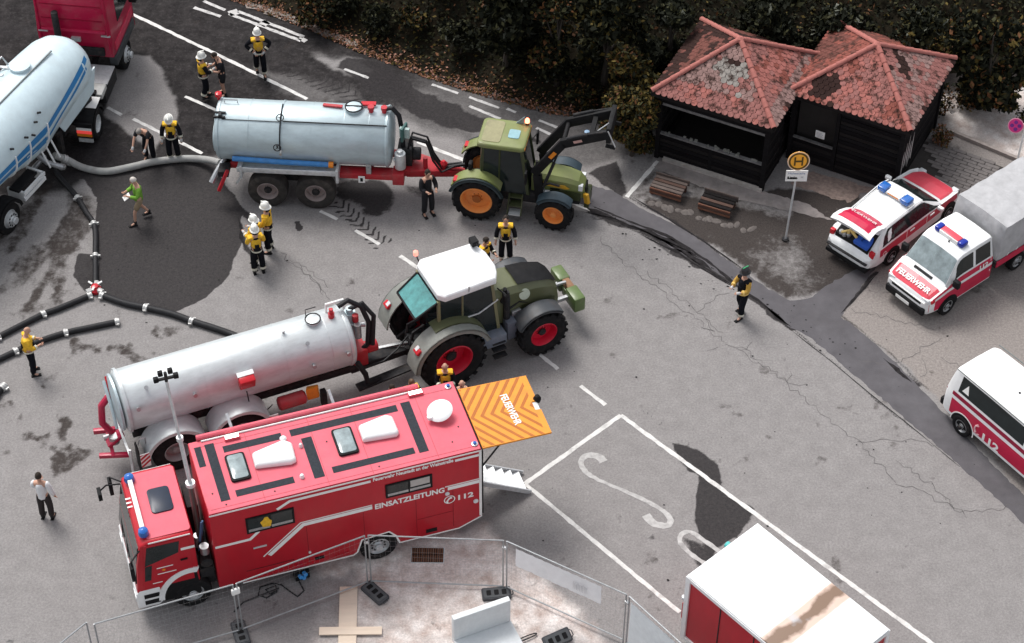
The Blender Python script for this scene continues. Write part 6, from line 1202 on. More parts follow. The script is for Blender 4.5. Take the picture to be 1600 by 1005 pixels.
def ridge_mesh():
    g = MB(); R = []
    for x, r in ((0, .095), (.36, .075)): R.append([(x, cos(a)*r, sin(a)*r) for a in [pi*k/7 for k in range(8)]]+[(x, cos(a)*(r-.02), sin(a)*(r-.02)) for a in [pi*(7-k)/7 for k in range(8)]])
    return g.loft(R).mesh('ridge_tile', M_ridge, smooth=40)
RM = ridge_mesh()
def plank_mesh(L, h, m): return MB().box(-L/2, L/2, -.012, .012, 0, h).mesh('wall_plank', m, bevel=.004, smooth=0, seg=1)
PMC = {}
def planks(hut, x0, x1, y, z0, z1, ax='x', h=.145, nv=3):
    n = max(1, int(round((z1-z0)/h))); L = abs(x1-x0)
    for k in range(n):
        key = (round(L, 2), k % nv)
        if key not in PMC: PMC[key] = plank_mesh(L, h-.012, M_wood[k % nv])
        o = link_obj('wall_plank', PMC[key], hut); c = (x0+x1)/2; j = random.uniform(-.006, .006)
        o.location = (c, y+j, z0+k*(z1-z0)/n) if ax == 'x' else (y+j, c, z0+k*(z1-z0)/n)
        if ax != 'x': o.rotation_euler = (0, 0, pi/2)
def hut(label, cx, cy, yaw, zap, seed, front):
    t = thing('shelter_hut', label, 'hut', (cx, cy, 0), yaw, 1, 'tiled huts at the bus stop'); S, E, W = 2.01, 2.72, 1.78; rr = np.random.default_rng(seed)
    # roof deck and eaves
    g = MB(); g.hexa([(-S, -S, E-.10), (S, -S, E-.10), (S, S, E-.10), (-S, S, E-.10)], [(-S, -S, E-.02), (S, -S, E-.02), (S, S, E-.02), (-S, S, E-.02)]); g.add([(-S, -S, E-.02), (S, -S, E-.02), (S, S, E-.02), (-S, S, E-.02), (0, 0, zap-.03)], [(0, 1, 4), (1, 2, 4), (2, 3, 4), (3, 0, 4)]); g.build('roof', M_under, t, smooth=0, fix=False)
    sl = Vector((0, S, zap-E)); Ls = sl.length; ang = math.atan2(zap-E, S); rest = MB(); count = 0
    for f in range(4):           # 0 front, 1 right, 2 back, 3 left
        Rz = Matrix.Rotation(f*pi/2, 4, 'Z'); rows = 15; rh = Ls/rows
        for r in range(rows):
            d = (r+.45)*rh; half = S*(1-d/Ls)+.03; n = int(half/.10)+1
            for k in range(-n, n+1):
                x = k*.2+(.1 if r % 2 else 0)
                if abs(x) > half-.03: continue
                loc = Vector((x, -S+d*cos(ang)-.02, E+d*sin(ang)+.012)); M = Rz @ Matrix.Translation(loc) @ Matrix.Rotation(ang-.06+rr.uniform(-.02, .02), 4, 'X') @ Matrix.Rotation(rr.uniform(-.05, .05), 4, 'Z')
                w_ = M.to_translation(); nx = noisev(np.array([w_.x*1.0]), np.array([w_.y*1.0]), 60+seed, 4, 1.3)[0]; n2 = noisev(np.array([w_.x]), np.array([w_.y]), 80+seed, 4, .7)[0]
                n3 = noisev(np.array([w_.x]), np.array([w_.y]), 95+seed, 3, .45)[0]+rr.uniform(-.25, .25)
                m = 1 if n3 > .15 else 0 if n3 > -.3 else 2
                if seed == 1 and f == 0:
                    m = 6 if n3 > -.25 else 1; q = math.hypot((w_.x-.25)/.75, (w_.y+.75)/.85)
                    if q+n2*.7+rr.uniform(-.2, .2) < .7: m = 5
                    if math.hypot(w_.x-.1, w_.y+.35) < .3: m = 4 if n3 < .1 else 6
                    if w_.y < -1.55 or w_.x > 1.0: m = 1 if n3 > -.2 else 0
                elif seed == 1 and f == 1:
                    m = 4 if nx+.5*n2 > .4 else m; m = 6 if w_.x > 1.6 and n3 > -.2 else m
                elif seed == 1: m = 4 if n3 < .1 else 3
                elif f == 0: m = 4 if (n2+.35*nx-.25*(w_.y+1.2) > .62) or (w_.x < -.5 and w_.y < -1.1 and n2+n3*.6 > .05) else m
                elif f == 1: m = (6 if n3 > -.1 else 1) if n2+n3*.5 < .3 else 4
                else: m = 2 if n3 > 0 else 3
                if f < 2 and count < 300:
                    o = link_obj('roof_tile', TM[m], t); o.matrix_local = M; count += 1
                else:
                    mm = TM[m]; vs = [M @ v.co for v in mm.vertices]; rest.m(TILE[m]); rest.add(vs, [tuple(p.vertices) for p in mm.polygons])
    stuff(rest.build('roof_tile', None, t, smooth=0, fix=False))
    hip = Vector((S, S, -(zap-E))); 
    for q in range(4):
        dirv = Vector((cos(pi/4+q*pi/2), sin(pi/4+q*pi/2), 0))*S*math.sqrt(2)+Vector((0, 0, E-zap)); L = dirv.length; u = dirv.normalized(); n = 9
        for k in range(n):
            o = link_obj('ridge_tile', RM, t); a = Vector((0, 0, zap+.05))+u*(L*(k+1)/n); x = -u; y = Vector((0, 0, 1)).cross(x).normalized(); z = x.cross(y)
            o.matrix_local = Matrix.Translation(a) @ Matrix((x, y, z)).transposed().to_4x4()
    MB().lathe((0, 0, zap-.02), (0, 0, 1), [(0, .14), (.1, .12), (.15, .05), (.16, 0)], 10).build('apex_cap', M_ridge, t)
    for f in range(4):
        M = Matrix.Rotation(f*pi/2, 4, 'Z'); a = M @ Vector((-S, -S-.015, E-.07)); b = M @ Vector((S, -S-.015, E-.07)); MB().bar(a, b, .03, .13).build('fascia_board', M_wood[1], t)
    for x in (-W, W):
        for y in (-W, W): MB().box(x-.07, x+.07, y-.07, y+.07, 0, E-.1).build('corner_post', M_wood[0], t)
    MB().box(-W, W, -W+.02, W-.02, .0, .06).build('floor', M_inside, t)
    planks(t, -W+.07, W-.07, W, .05, E-.15); planks(t, -W+.07, W-.07, -W, .05, E-.15, 'y'); 
    if front == 'open':
        planks(t, -W+.08, -.05, -W, .05, .98); planks(t, .05, W-.08, -W, .05, .98); MB().box(-.05, .05, -W-.02, -W+.04, .05, .98).build('parapet_post', M_wood[0], t)
        MB().box(-W, W, -W-.05, -W+.07, 1.0, 1.05).build('sill_beam', M_beam, t); MB().box(-W+.05, W-.05, -W-.05, -W+.03, 2.18, 2.27).build('head_beam', M_beam, t); MB().box(-W, W, -W-.03, -W+.03, 2.27, E-.1).build('lintel', M_wood[0], t)
        MB().box(-1.5, 1.5, W-.75, W-.4, .45, .5).build('inside_bench', M_wood[1], t)
        mo = MB()
        for k in range(26): x = rr.uniform(.1, 1.6)*(1 if k > 8 else -1); mo.cbox((x, -W+rr.uniform(.0, .1), 1.07), tuple(rr.uniform(.03, .09, 3)))
        stuff(mo.build('debris_crumb', mat('crumb_grey', (.22, .22, .2)), t)); planks(t, -.2, W-.07, W-.03, .05, .98, 'y'); planks(t, -W+.07, -.4, W, .05, E-.15, 'y')
        MB().box(W-.03, W+.03, -.45, -.33, .05, E-.1).build('corner_post', M_wood[0], t)
    else:
        planks(t, -W+.08, -.38, -W, .05, .88); MB().box(-.38, -.26, -W-.03, -W+.05, .05, E-.1).build('front_post', M_wood[0], t); planks(t, -.24, W-.08, -W, .05, E-.15)
        MB().box(-W, -.38, -W-.04, -W+.06, .9, .94).build('sill_beam', M_beam, t); MB().box(-W+.07, -.38, -W+.3, -W+.34, .05, E-.15).build('back_panel', M_inside, t); planks(t, -W+.07, W-.07, W, .05, E-.15, 'y')
        g = MB()
        for k in range(5): g.prism([(-1.5+k*.2, .4+(k % 3)*.25), (-1.38+k*.2, .5+(k % 2)*.2), (-1.4+k*.2, 1.4+(k % 3)*.2), (-1.47+k*.2, 1.2)], YZ, W+.014, W+.02)
        g.build('flaking_paint', mat('flaked_white', (.5, .47, .46), rough=.9), t)
        MB().box(-1.6, 1.6, W+.12, W+.24, E-.16, E-.06).build('gutter', mat('gutter_zinc', (.35, .38, .38), rough=.5, metal=.4), t)
    return t
h1 = hut('left of the two tiled shelter huts, open fronted, with grey lichen on its roof', 6.94, 51.67, -.451, 4.02, 1, 'open')
h2 = hut('right of the two tiled shelter huts, boarded front with a small white notice', 11.15, 51.61, -.485, 3.9, 2, 'boarded')
nb = thing('notice', 'small white notice board on the dark front of the right hut', 'sign', (11.15, 51.61, 0), -.485)
MB().box(-.98, -.68, -1.85, -1.82, 1.22, 1.48).build('board', M_print, nb); g = MB()
for k in range(4): g.box(-.95, -.72-.03*(k % 2), -1.854, -1.85, 1.26+k*.05, 1.275+k*.05)
stuff(g.build('print_line', mat('print_grey', (.4, .4, .42)), nb))
struct(sheet('apron', [(1034, 250), (1195, 300), (1260, 318), (1300, 345), (1225, 328), (1150, 312), (1105, 296), (1060, 278), (1020, 262)], mat('apron_concrete', (.25, .225, .215), rough=.9, var=.2, scale=4, bump=.3, dirt=.4, dirtcol=(.10, .085, .075)), .012, jag=.04))
kb = MB(); a = gp(1036, 250); b = gp(1190, 300); kb.bar((a.x, a.y, .05), (b.x, b.y, .05), .13, .14); struct(kb.build('kerb', M_sill))
struct(sheet('hut_pavement', [(1240, 262), (1390, 300), (1345, 300), (1330, 318), (1238, 290)], mat('sandy_path', (.26, .2, .175), rough=.95, var=.35, scale=8, dirt=.5), .010, jag=.06))
M_slab = mat('ribbed_slab', (.16, .145, .14), rough=.9, var=.2, scale=9, dirt=.4)
pv = struct(sheet('paved_corner', [(1432, 212), (1500, 236), (1568, 262), (1490, 330), (1400, 290)], mat('paving_joint', (.05, .045, .042), rough=.95), .006))
a = gp(1434, 214); ux = (gp(1500, 237)-a).normalized(); uy = Vector((-ux.y, ux.x, 0)); slabm = [MB().box(0, .46, 0, .14, 0, .035+.006*k).mesh('paving_slab', M_slab, bevel=.006, seg=1, smooth=0) for k in range(2)]
Mx = Matrix((ux, uy, Vector((0, 0, 1)))).transposed().to_4x4()
for i in range(9):
    for j in range(15):
        p = a+ux*(i*.48-1.2+(j % 2)*.2)-uy*(j*.155+.1); q = Vector((p.x, p.y, .008))
        if q.x+q.y*.2 < 23.2-0 or q.x > 15.1-(j*.0) or j*.155 > 2.3: continue
        o = link_obj('paving_slab', slabm[(i*7+j*3) % 2], pv); o.matrix_local = Matrix.Translation(q) @ Mx
kb = MB(); a = gp(1478, 205); b = gp(1615, 262); kb.bar((a.x, a.y, .06), (b.x, b.y, .06), .12, .14); struct(kb.build('kerb', mat('kerb_stone', (.30, .26, .24), rough=.9, var=.2)))
# benches
M_bench = [mat('bench_wood_%s' % n, c, rough=.8, var=.3, scale=6, stretch=(.4, 2, 2)) for n, c in (('rust', (.19, .085, .055)), ('brown', (.09, .052, .04)), ('grey', (.11, .085, .075)))]
def bench(label, p, yaw, top):
    t = thing('bench', label, 'bench', (p[0], p[1], 0), yaw, 1, 'low wooden benches before the left hut'); L = 1.05
    for k in range(4): MB().box(-L/2, L/2, -.30+k*.15, -.18+k*.15, .30, .335).build('seat_slat', top[k % len(top)], t, bevel=.008)
    for k in range(3): MB().box(-L/2, L/2, -.34, -.315, .06+k*.08, .13+k*.08).build('front_slat', M_bench[k % 2] if k else M_bench[0], t, bevel=.006)
    for x in (-L/2+.08, L/2-.08):
        for y in (-.26, .24): MB().box(x-.05, x+.05, y-.05, y+.05, 0, .30).build('leg', M_bench[1], t)
    MB().box(-L/2-.03, L/2+.03, .30, .33, .2, .40).build('back_rail', M_bench[2], t)
bench('low rust-brown wooden bench nearest the white kerb line', (4.86, 49.15), -.42, [M_bench[2], M_bench[2], M_bench[1]])
bench('low wooden bench with a dark seat, the one nearer the bus stop sign', (6.33, 48.42), -.42, [M_wood[1], M_bench[1], M_wood[1]])
M_stone = mat('pale_stone', (.12, .105, .098), rough=.9, var=.25, scale=7, bump=.5)
for k in range(16):
    x = 4.3+k*.2+random.uniform(-.05, .05); y = 48.82-.42*(k*.2)-random.uniform(.05, .3); g = MB(); g.lathe((0, 0, -.02), (0, 0, 1), [(0, .13), (.025, .14), (.045, .1), (.05, 0)], 8); s_ = tag(g.build('edging_stone', M_stone, None, smooth=60), 'pale flat stone in the ragged row below the wooden benches', 'stone', 'edging stones below the benches'); s_.location = (x, y, 0); s_.rotation_euler = (0, 0, random.uniform(0, 6)); s_.scale = (random.uniform(.7, 1.5), random.uniform(.6, 1.1), 1)
# bus stop sign and no-stopping sign
BS = thing('bus_stop_sign', 'round yellow and green-rimmed bus stop sign with H on a slim grey pole', 'sign', (8.32, 47.01, 0), 0)
MB().tube([(0, 0, 0), (.06, 0, 2.2), (.06, 0, 3.52)], .032, 8).build('pole', M_alu, BS); MB().cyl((0, 0, 0), (0, 0, .06), .11).build('pole_foot', M_dark, BS)
D = Vector((.07, -.05, 3.22)); nrm = Vector((.05, -1, .12)).normalized(); M_signg = mat('sign_rim_brown', (.10, .06, .012), rough=.4); M_signy = mat('sign_yellow', (.92, .42, .04), rough=.5, var=.05)
MB().lathe(D, nrm, [(0, .33), (.02, .33)], 32).build('disc', M_signy, BS)
def annulus(c, ax, r0, r1, off, n=32):
    ax = Vector(ax).normalized(); t = Vector((1, 0, 0)); x = (t-ax*t.dot(ax)).normalized(); y = ax.cross(x); g = MB(); c = Vector(c)+ax*off
    g.add([c+(x*cos(2*pi*k/n)+y*sin(2*pi*k/n))*r for r in (r0, r1) for k in range(n)], [(k, (k+1) % n, n+(k+1) % n, n+k) for k in range(n)]); return g
annulus(D, nrm, .305, .33, .022).build('outer_rim', mat('sign_rim_pale', (.75, .6, .5)), BS, smooth=0); annulus(D, nrm, .24, .295, .024).build('rim_ring', M_signg, BS, smooth=0)
uy = Vector((0, .12, 1)).normalized(); ux = Vector((1, .05, 0)).normalized(); O = D+nrm*.026
for a, b, wd in ((-.11, -.11, .05), (.11, .11, .05)): MB().hexa(*[[tuple(O+ux*(a+sx*wd/2)+uy*sy+nrm*h) for sx, sy in ((-1, -.15), (1, -.15), (1, .15), (-1, .15))] for h in (0, .004)]).build('letter_stroke', M_signg, BS, smooth=0)
MB().hexa(*[[tuple(O+ux*sx+uy*sy+nrm*h) for sx, sy in ((-.09, -.03), (.09, -.03), (.09, .03), (-.09, .03))] for h in (0, .004)]).build('letter_stroke', M_signg, BS, smooth=0)
MB().box(-.25, .39, -.05, -.03, 2.42, 2.84).build('plate', M_print, BS); lettering('Haltestelle', .10, mat('print_blue_grey', (.25, .3, .45)), BS, (-.19, -.052, 2.70), (1, 0, 0), (0, 0, 1), width=.5); lettering('Linie', .11, M_black, BS, (-.19, -.052, 2.52), (1, 0, 0), (0, 0, 1), bold=.012, width=.3); lettering('H', .1, mat('print_mid', (.3, .3, .32)), BS, (.2, -.052, 2.55), (1, 0, 0), (0, 0, 1))
NS_ = thing('no_stopping_sign', 'round red-rimmed no-stopping sign at the right edge beyond the tarpaulin', 'sign', (15.72, 49.80, 0), 0)
M_nsb = mat('sign_purple', (.16, .02, .22), rough=.4); M_nsr = mat('sign_magenta', (.60, .03, .20), rough=.4); D = Vector((-.32, -.02, 2.28)); nrm = Vector((-.25, -.9, .35)).normalized()
MB().lathe(D, nrm, [(0, .24), (.02, .24)], 28).build('disc', mat('sign_pink_rim', (.75, .28, .4)), NS_); annulus(D, nrm, .0, .215, .023).build('face', M_nsr, NS_, smooth=0)
x_ = Vector((1, 0, 0)); x_ = (x_-nrm*x_.dot(nrm)).normalized(); y_ = nrm.cross(x_)
for a in (.785, 2.356, 3.927, 5.498): c = D+nrm*.026+(x_*cos(a+.785)+y_*sin(a+.785))*.11; MB().lathe(c, nrm, [(0, .062), (.003, .062)], 8).build('face_field', M_nsb, NS_, smooth=0)
m_ = MB(); m_.tube([(D.x+.05, D.y+.03, D.z), (0, .05, 2.28)], .03, 6); m_.tube([(0, .05, 0), (0, .05, 2.5)], .035, 8); m_.build('pole', M_print, NS_)

# ------------------------------------------------------------------ red container at the bottom right
CT = thing('container', 'red roll-off container with white frame and a brown-stained white roof', 'container', (6.731, 31.179, 0), -.839)
def stain_mat():
    m = mat('stained_white_roof', (.80, .82, .82), rough=.55, var=.06, scale=1.2); n = m.node_tree.nodes; l = m.node_tree.links; b = n['Principled BSDF']
    tc = n.new('ShaderNodeTexCoord'); sx = n.new('ShaderNodeSeparateXYZ'); l.new(tc.outputs['Object'], sx.inputs[0]); nz = n.new('ShaderNodeTexNoise'); nz.inputs['Scale'].default_value = 1.6; nz.inputs['Detail'].default_value = 6; l.new(tc.outputs['Object'], nz.inputs['Vector'])
    def M(op, a, c): 
        q = n.new('ShaderNodeMath'); q.operation = op
        for i, v in enumerate((a, c)):
            if isinstance(v, (int, float)): q.inputs[i].default_value = v
            else: l.new(v, q.inputs[i])
        return q.outputs[0]
    def mix(f, a, c):
        q = n.new('ShaderNodeMix'); q.data_type = 'RGBA'; l.new(f, q.inputs['Factor']); l.new(a, q.inputs[6]); q.inputs[7].default_value = (*c, 1); return q.outputs[2]
    def band(c, wd, wob, soft=.1):
        d = M('ABSOLUTE', M('SUBTRACT', M('ADD', sx.outputs[0], M('MULTIPLY', M('SUBTRACT', nz.outputs['Fac'], .5), wob)), c), 0.0); q = n.new('ShaderNodeMapRange'); l.new(d, q.inputs['Value']); q.inputs['From Min'].default_value = wd+soft; q.inputs['From Max'].default_value = wd; return q.outputs[0]
    src = b.inputs['Base Color'].links[0].from_socket
    c1 = mix(M('MULTIPLY', band(.62, .28, .08, .05), .8), src, (.60, .40, .30)); c2 = mix(M('MULTIPLY', band(.60, .12, .55), .95), c1, (.20, .13, .09))
    n2 = n.new('ShaderNodeTexNoise'); n2.inputs['Scale'].default_value = 2.1; l.new(tc.outputs['Object'], n2.inputs['Vector']); q = n.new('ShaderNodeMapRange'); l.new(n2.outputs['Fac'], q.inputs['Value']); q.inputs['From Min'].default_value = .62; q.inputs['From Max'].default_value = .78; c3 = mix(M('MULTIPLY', q.outputs[0], .7), c2, (.5, .55, .6))
    l.new(c3, b.inputs['Base Color']); return m
x0, x1, zt = -2.18, 2.2, 2.76
MB().box(x0+.03, x1-.03, -1.22, 1.22, .35, zt-.04).build('body', M_red, CT)
MB().box(x0, x1, -1.25, 1.25, zt-.04, zt).build('roof', stain_mat(), CT, bevel=.02)
for x in (x0, x1-.12):
    for y in (-1.27, 1.15): MB().box(x-.01, x+.13, y, y+.12, .25, zt-.045).build('corner_post', M_white, CT)
for y in (-1.27, 1.21):
    MB().box(x0+.12, x1-.12, y, y+.06, zt-.16, zt-.045).build('top_rail', M_white, CT); MB().box(x0+.12, x1-.12, y, y+.06, .25, .38).build('bottom_rail', M_white, CT)
for x in (x0-.012, x1-.05): MB().box(x, x+.06, -1.15, 1.15, zt-.16, zt-.045).build('end_rail', M_white, CT); MB().box(x, x+.06, -1.15, 1.15, .25, .38).build('end_rail', M_white, CT)
for x in (-1.02, .1, 1.2): MB().box(x-.015, x+.015, -1.232, -1.21, .38, zt-.17).build('panel_seam', M_dark, CT)
MB().box(x0-.10, x0-.012, -1.2, -1.05, .9, 1.5).build('rear_latch', M_chred, CT); MB().lathe((x0-.02, .25, zt-.12), (-1, 0, 0), [(0, .09), (.08, .09), (.1, 0)], 12).build('teal_cap', mat('cap_teal', (.1, .5, .48)), CT); MB().cyl((x0-.05, -1.22, 1.75), (x0-.05, -1.22, 1.83), .06).build('side_marker', M_lampwh, CT)
f = MB(); f.box(x0, x1, -.9, .9, .12, .3); f.build('skid', M_dark, CT)

# ------------------------------------------------------------------ building site in the foreground
M_fence = mat('fence_tube', (.36, .375, .385), rough=.4, metal=.5, dirt=.35, dirtcol=(.2, .2, .2))
def fence(label, a, b, h=2.02):
    a = Vector((*a, 0)); b = Vector((*b, 0)); L = (b-a).length; yaw = math.atan2(b.y-a.y, b.x-a.x); t = thing('site_fence', label, 'fence', a, yaw, 1, 'site fence panels in the foreground'); e = .05
    for nm, p, q in (('post', (e, 0, 0), (e, 0, h)), ('post', (L-e, 0, 0), (L-e, 0, h)), ('top_rail', (e, 0, h), (L-e, 0, h)), ('bottom_rail', (e, 0, .14), (L-e, 0, .14))): MB().tube([p, q], .021, 8).build(nm, M_fence, t)
    g = MB(); n = int(L/.14)
    for k in range(1, n): g.tube([(e+(L-2*e)*k/n, 0, .14), (e+(L-2*e)*k/n, 0, h)], .0016, 3, cap=False)
    for k in range(1, 9): g.tube([(e, .004, .14+k*(h-.14)/9), (L-e, .004, .14+k*(h-.14)/9)], .0018, 3, cap=False)
    stuff(g.build('mesh_wire', M_fence, t, smooth=0, fix=False)); return t
FP = [(-10.2, 30.88), (-6.85, 32.15), (-3.66, 33.74), (-.13, 33.60), (2.93, 31.90), (4.9, 29.6)]
fences = [fence('site fence panel in front of the command truck cab, leftmost full panel', FP[0], FP[1]), fence('site fence panel along the middle of the command truck, left of its rear wheel', FP[1], FP[2]), fence('site fence panel in front of the brown drain grate', FP[2], FP[3]), fence('site fence panel carrying the long white banner', FP[3], FP[4]), fence('site fence panel covered by a white sheet at the bottom edge', FP[4], FP[5]), fence('site fence panel end leaning in at the bottom left corner', (-11.75, 29.3), (-10.32, 30.98))]
for k, (f_, x) in enumerate(((fences[1], .0), (fences[2], .0), (fences[3], .0), (fences[4], .0))):
    MB().cbox((x, -.02, 1.75), (.22 if k == 0 else .14, .08, .2 if k == 0 else .07)).build('clamp', M_print if k == 0 else M_steel, f_, bevel=.02)
def cloth(name, label, cat, a, b, s0, s1, z0, z1, m, group=None, sag=.03):
    a = Vector((*a, 0)); b = Vector((*b, 0)); d = (b-a).normalized(); nrm = Vector((d.y, -d.x, 0)); L = (b-a).length; g = MB(); nu, nv = 26, 6; V = []
    for side in (.0, .006):
        for j in range(nv+1):
            for i in range(nu+1):
                s = s0+(s1-s0)*i/nu; z = z0+(z1-z0)*j/nv; w_ = sag*.25*sin(i*1.1)*(1-j/nv)+.008*sin(i*2.3+j)+.07
                p = a+d*(s*L)+nrm*(w_+side); V.append((p.x, p.y, z-sag*.15*abs(sin(i*.55)) if j in (0,) else z))
    F = []
    for o_ in (0, (nu+1)*(nv+1)):
        for j in range(nv):
            for i in range(nu): q = o_+j*(nu+1)+i; F.append((q, q+1, q+nu+2, q+nu+1))
    g.add(V, F); return tag(g.build(name, m, None, smooth=80), label, cat)
bn = cloth('banner', 'long white banner tied along the top of the right fence panel', 'banner', FP[3], FP[4], .10, .80, 1.30, 1.99, mat('banner_white', (.86, .85, .86), rough=.7, var=.06, scale=3))
d = (Vector((*FP[4], 0))-Vector((*FP[3], 0))); dn = d.normalized(); P0 = Vector((*FP[3], 0))+d*.14+Vector((dn.y, -dn.x, 0))*.085
def banner_print(txt, sz, s, z, wdt, col): return lettering(txt, sz, col, bn, tuple(Vector((*FP[3], 0))+d*s+Vector((dn.y, -dn.x, 0))*.10+Vector((0, 0, z))), dn, (0, 0, 1), width=wdt, name='faint_print')
for k in range(9): g = MB(); p = Vector((*FP[3], 0))+d*(.58+k*.013)+Vector((dn.y, -dn.x, 0))*.115; g.bar((p.x, p.y, 1.48), (p.x, p.y, 1.78-.03*(k % 3)), .012, .012); g.build('faint_print', mat('faint_grey', (.6, .6, .61)), bn)
cloth('sheet', 'white sheet hung on the last fence panel at the bottom edge', 'sheet', FP[4], FP[5], .06, .9, .3, 1.98, mat('sheet_white', (.70, .74, .76), rough=.7, var=.08, scale=4), sag=.05)
M_foot = mat('fence_foot_plastic', (.055, .058, .065), rough=.7, var=.25, scale=8, dirt=.4, dirtcol=(.12, .115, .11))
def foot(label, p, yaw, tilt=0.0, z=0.0):
    t = thing('ballast_block', label, 'ballast block', (p[0], p[1], z), yaw, 1, 'ballast blocks under the fence'); t.rotation_euler = (tilt, 0, yaw)
    MB().prism(rrect(-.38, .38, -.19, .19, .05)[:], XY, 0, .10).build('base', M_foot, t, bevel=.02); MB().prism(rrect(-.33, .33, -.15, .15, .04), XY, .10, .115).build('top_pad', mat('foot_top', (.09, .095, .10), rough=.8, dirt=.3), t)
    for x in (-.2, 0, .2): MB().prism(rrect(x-.06, x+.06, -.08, .08, .02), XY, .115, .125).build('pocket', M_black, t)
    MB().tube([(.38, -.1, .07), (.43, -.06, .07), (.43, .06, .07), (.38, .1, .07)], .015, 5).build('grip', M_foot, t)
foot('dark fence foot beside the pale plank, under the post by the truck wheel', (-3.5, 33.42), -.80); foot('dark fence foot half behind the white concrete block', (-.35, 33.42), .12); foot('dark fence foot tipped up at the bottom edge right of the concrete block', (1.2, 31.95), .5, .5, .1)
foot('dark fence foot below the taped clamp, seen end on', (-6.86, 32.1), 1.9)
lb = thing('concrete_block', 'white L-shaped concrete retaining block with its back wall towards the fence', 'concrete block', (-.70, 32.19, 0), .415)
M_conc = mat('pale_concrete', (.66, .69, .70), rough=.75, var=.07, scale=4, bump=.15, dirt=.2, dirtcol=(.45, .45, .43))
MB().box(-.78, .78, -.02, .14, .13, 1.0).build('wall_slab', M_conc, lb, bevel=.012); MB().box(-.78, .80, -.82, .14, 0, .128).build('base_slab', M_conc, lb, bevel=.012)
M_plank = mat('fresh_timber', (.74, .62, .50), rough=.8, var=.08, scale=3, stretch=(.3, 2, 2), dirt=.2, dirtcol=(.5, .4, .33))
p_ = tag(MB().box(-.23, .23, -1.6, .9, 0, .05).build('plank', M_plank, None, bevel=.006), 'wide pale plank running down to the bottom edge', 'plank'); p_.location = (-4.16, 32.72, .005); p_.rotation_euler = (0, 0, .04)
p_ = tag(MB().box(-.8, .8, -.12, .12, 0, .04).build('plank', M_plank, None, bevel=.006), 'short pale plank lying crosswise over the wide plank', 'plank'); p_.location = (-4.06, 32.18, .056); p_.rotation_euler = (0, 0, .02)
dg_ = thing('drain', 'brown slatted drain grate in a thin pale frame in front of the truck', 'drain', (-2.18, 34.70, 0)); MB().box(-.44, .44, -.26, .26, .004, .014).build('frame', M_conc, dg_); MB().box(-.42, .42, -.24, .24, .014, .018).build('pit', M_black, dg_)
for r in (-1, 1):
    for k in range(14): MB().box(-.415+k*.06, -.375+k*.06, .015 if r > 0 else -.235, .235 if r > 0 else -.015, .018, .034).build('grate_bar', mat('grate_brown', (.16, .075, .045), rough=.7, dirt=.4), dg_, smooth=0)
cb = thing('socket_box', 'black power box with bright blue plugs under the truck side', 'power box', (-5.45, 33.98, 0), .35); MB().box(-.2, .2, -.14, .14, 0, .3).build('box', M_black, cb, bevel=.03)
for x, z in ((-.08, .22), (.05, .28), (0, .16)): MB().cyl((x, -.12, z), (x+.02, -.24, z+.04), .055).build('plug', mat('plug_blue', (.04, .25, .6), rough=.4), cb)
cl_ = MB(); cl_.tube([(-5.5, 33.8, .02), (-5.35, 33.5, .02), (-5.5, 33.3, .02), (-5.75, 33.5, .02), (-5.95, 33.68, .02), (-6.2, 33.72, .02), (-6.5, 33.6, .02), (-6.52, 33.35, .02), (-6.3, 33.25, .02), (-6.05, 33.45, .03), (-6.1, 33.66, .04), (-6.35, 33.5, .05), (-6.2, 33.35, .05), (-6.0, 33.55, .05), (-6.9, 33.1, .02), (-7.1, 32.8, .02)], .02, 6); tag(cl_.build('cable', M_hose, None), 'black cable lying in loops beside the command truck', 'cable')
tp = MB(); P = [(.42+.17*cos(a)*1.6, 32.02+.05*sin(a)) for a in [2*pi*k/18 for k in range(19)]]; tp.tube([(x+.0, y+(x-.42)*.5, .06) for x, y in P], .018, 6, cap=False); tag(tp.build('lifting_loop', M_hose, None), 'black oval loop lying right of the concrete block', 'strap')

# ------------------------------------------------------------------ hoses on the ground
M_alucoup = mat('coupling_alu', (.5, .5, .49), rough=.4, metal=.3, dirt=.3)
def smooth_pts(P, k=6):
    Q = []
    for i in range(len(P)-1):
        p0 = P[max(i-1, 0)]; p1 = P[i]; p2 = P[i+1]; p3 = P[min(i+2, len(P)-1)]
        for j in range(k): t = j/k; Q.append(0.5*((2*p1)+(p2-p0)*t+(2*p0-5*p1+4*p2-p3)*t*t+(3*p1-p0-3*p2+p3)*t**3))
    return Q+[P[-1]]
def hose(label, pts, r, m, name='hose', coup=(), group=None, collr=1.22, ccol=None):
    P = [gp(p[0], p[1], p[2] if len(p) > 2 else r) for p in pts]; o0 = Vector((P[0].x, P[0].y, 0)); t = thing(name, label, 'hose', o0, 0, 1, group); Q = smooth_pts([p-o0 for p in P]); cuts = []
    for c in coup: q = gp(*c, r)-o0; cuts.append(min(range(len(Q)), key=lambda i: (Q[i]-q).length))
    cuts = sorted(set([0]+cuts+[len(Q)-1]))
    for a, b in zip(cuts, cuts[1:]):
        if b > a: MB().tube(Q[a:b+1], r, 10).build('hose_section', m, t, smooth=60)
    for i in cuts:
        if (i in (0, len(Q)-1)) and len(coup) and not any((gp(*c, r)-o0-Q[i]).length < .4 for c in coup): continue
        d = (Q[min(i+1, len(Q)-1)]-Q[max(i-1, 0)]).normalized(); g = MB(); g.lathe(Q[i]-d*.07, d, [(0, r*1.05), (.01, r*collr), (.05, r*collr), (.06, r*1.1), (.08, r*1.1), (.09, r*collr), (.13, r*collr), (.14, r*1.05)], 12)
        s = Vector((-d.y, d.x, 0)); g.cbox(Q[i]+s*r*1.25, (.09, .045, .06)); g.cbox(Q[i]-s*r*1.25, (.09, .045, .06)); g.build('coupling', ccol or M_alucoup, t)
    return t
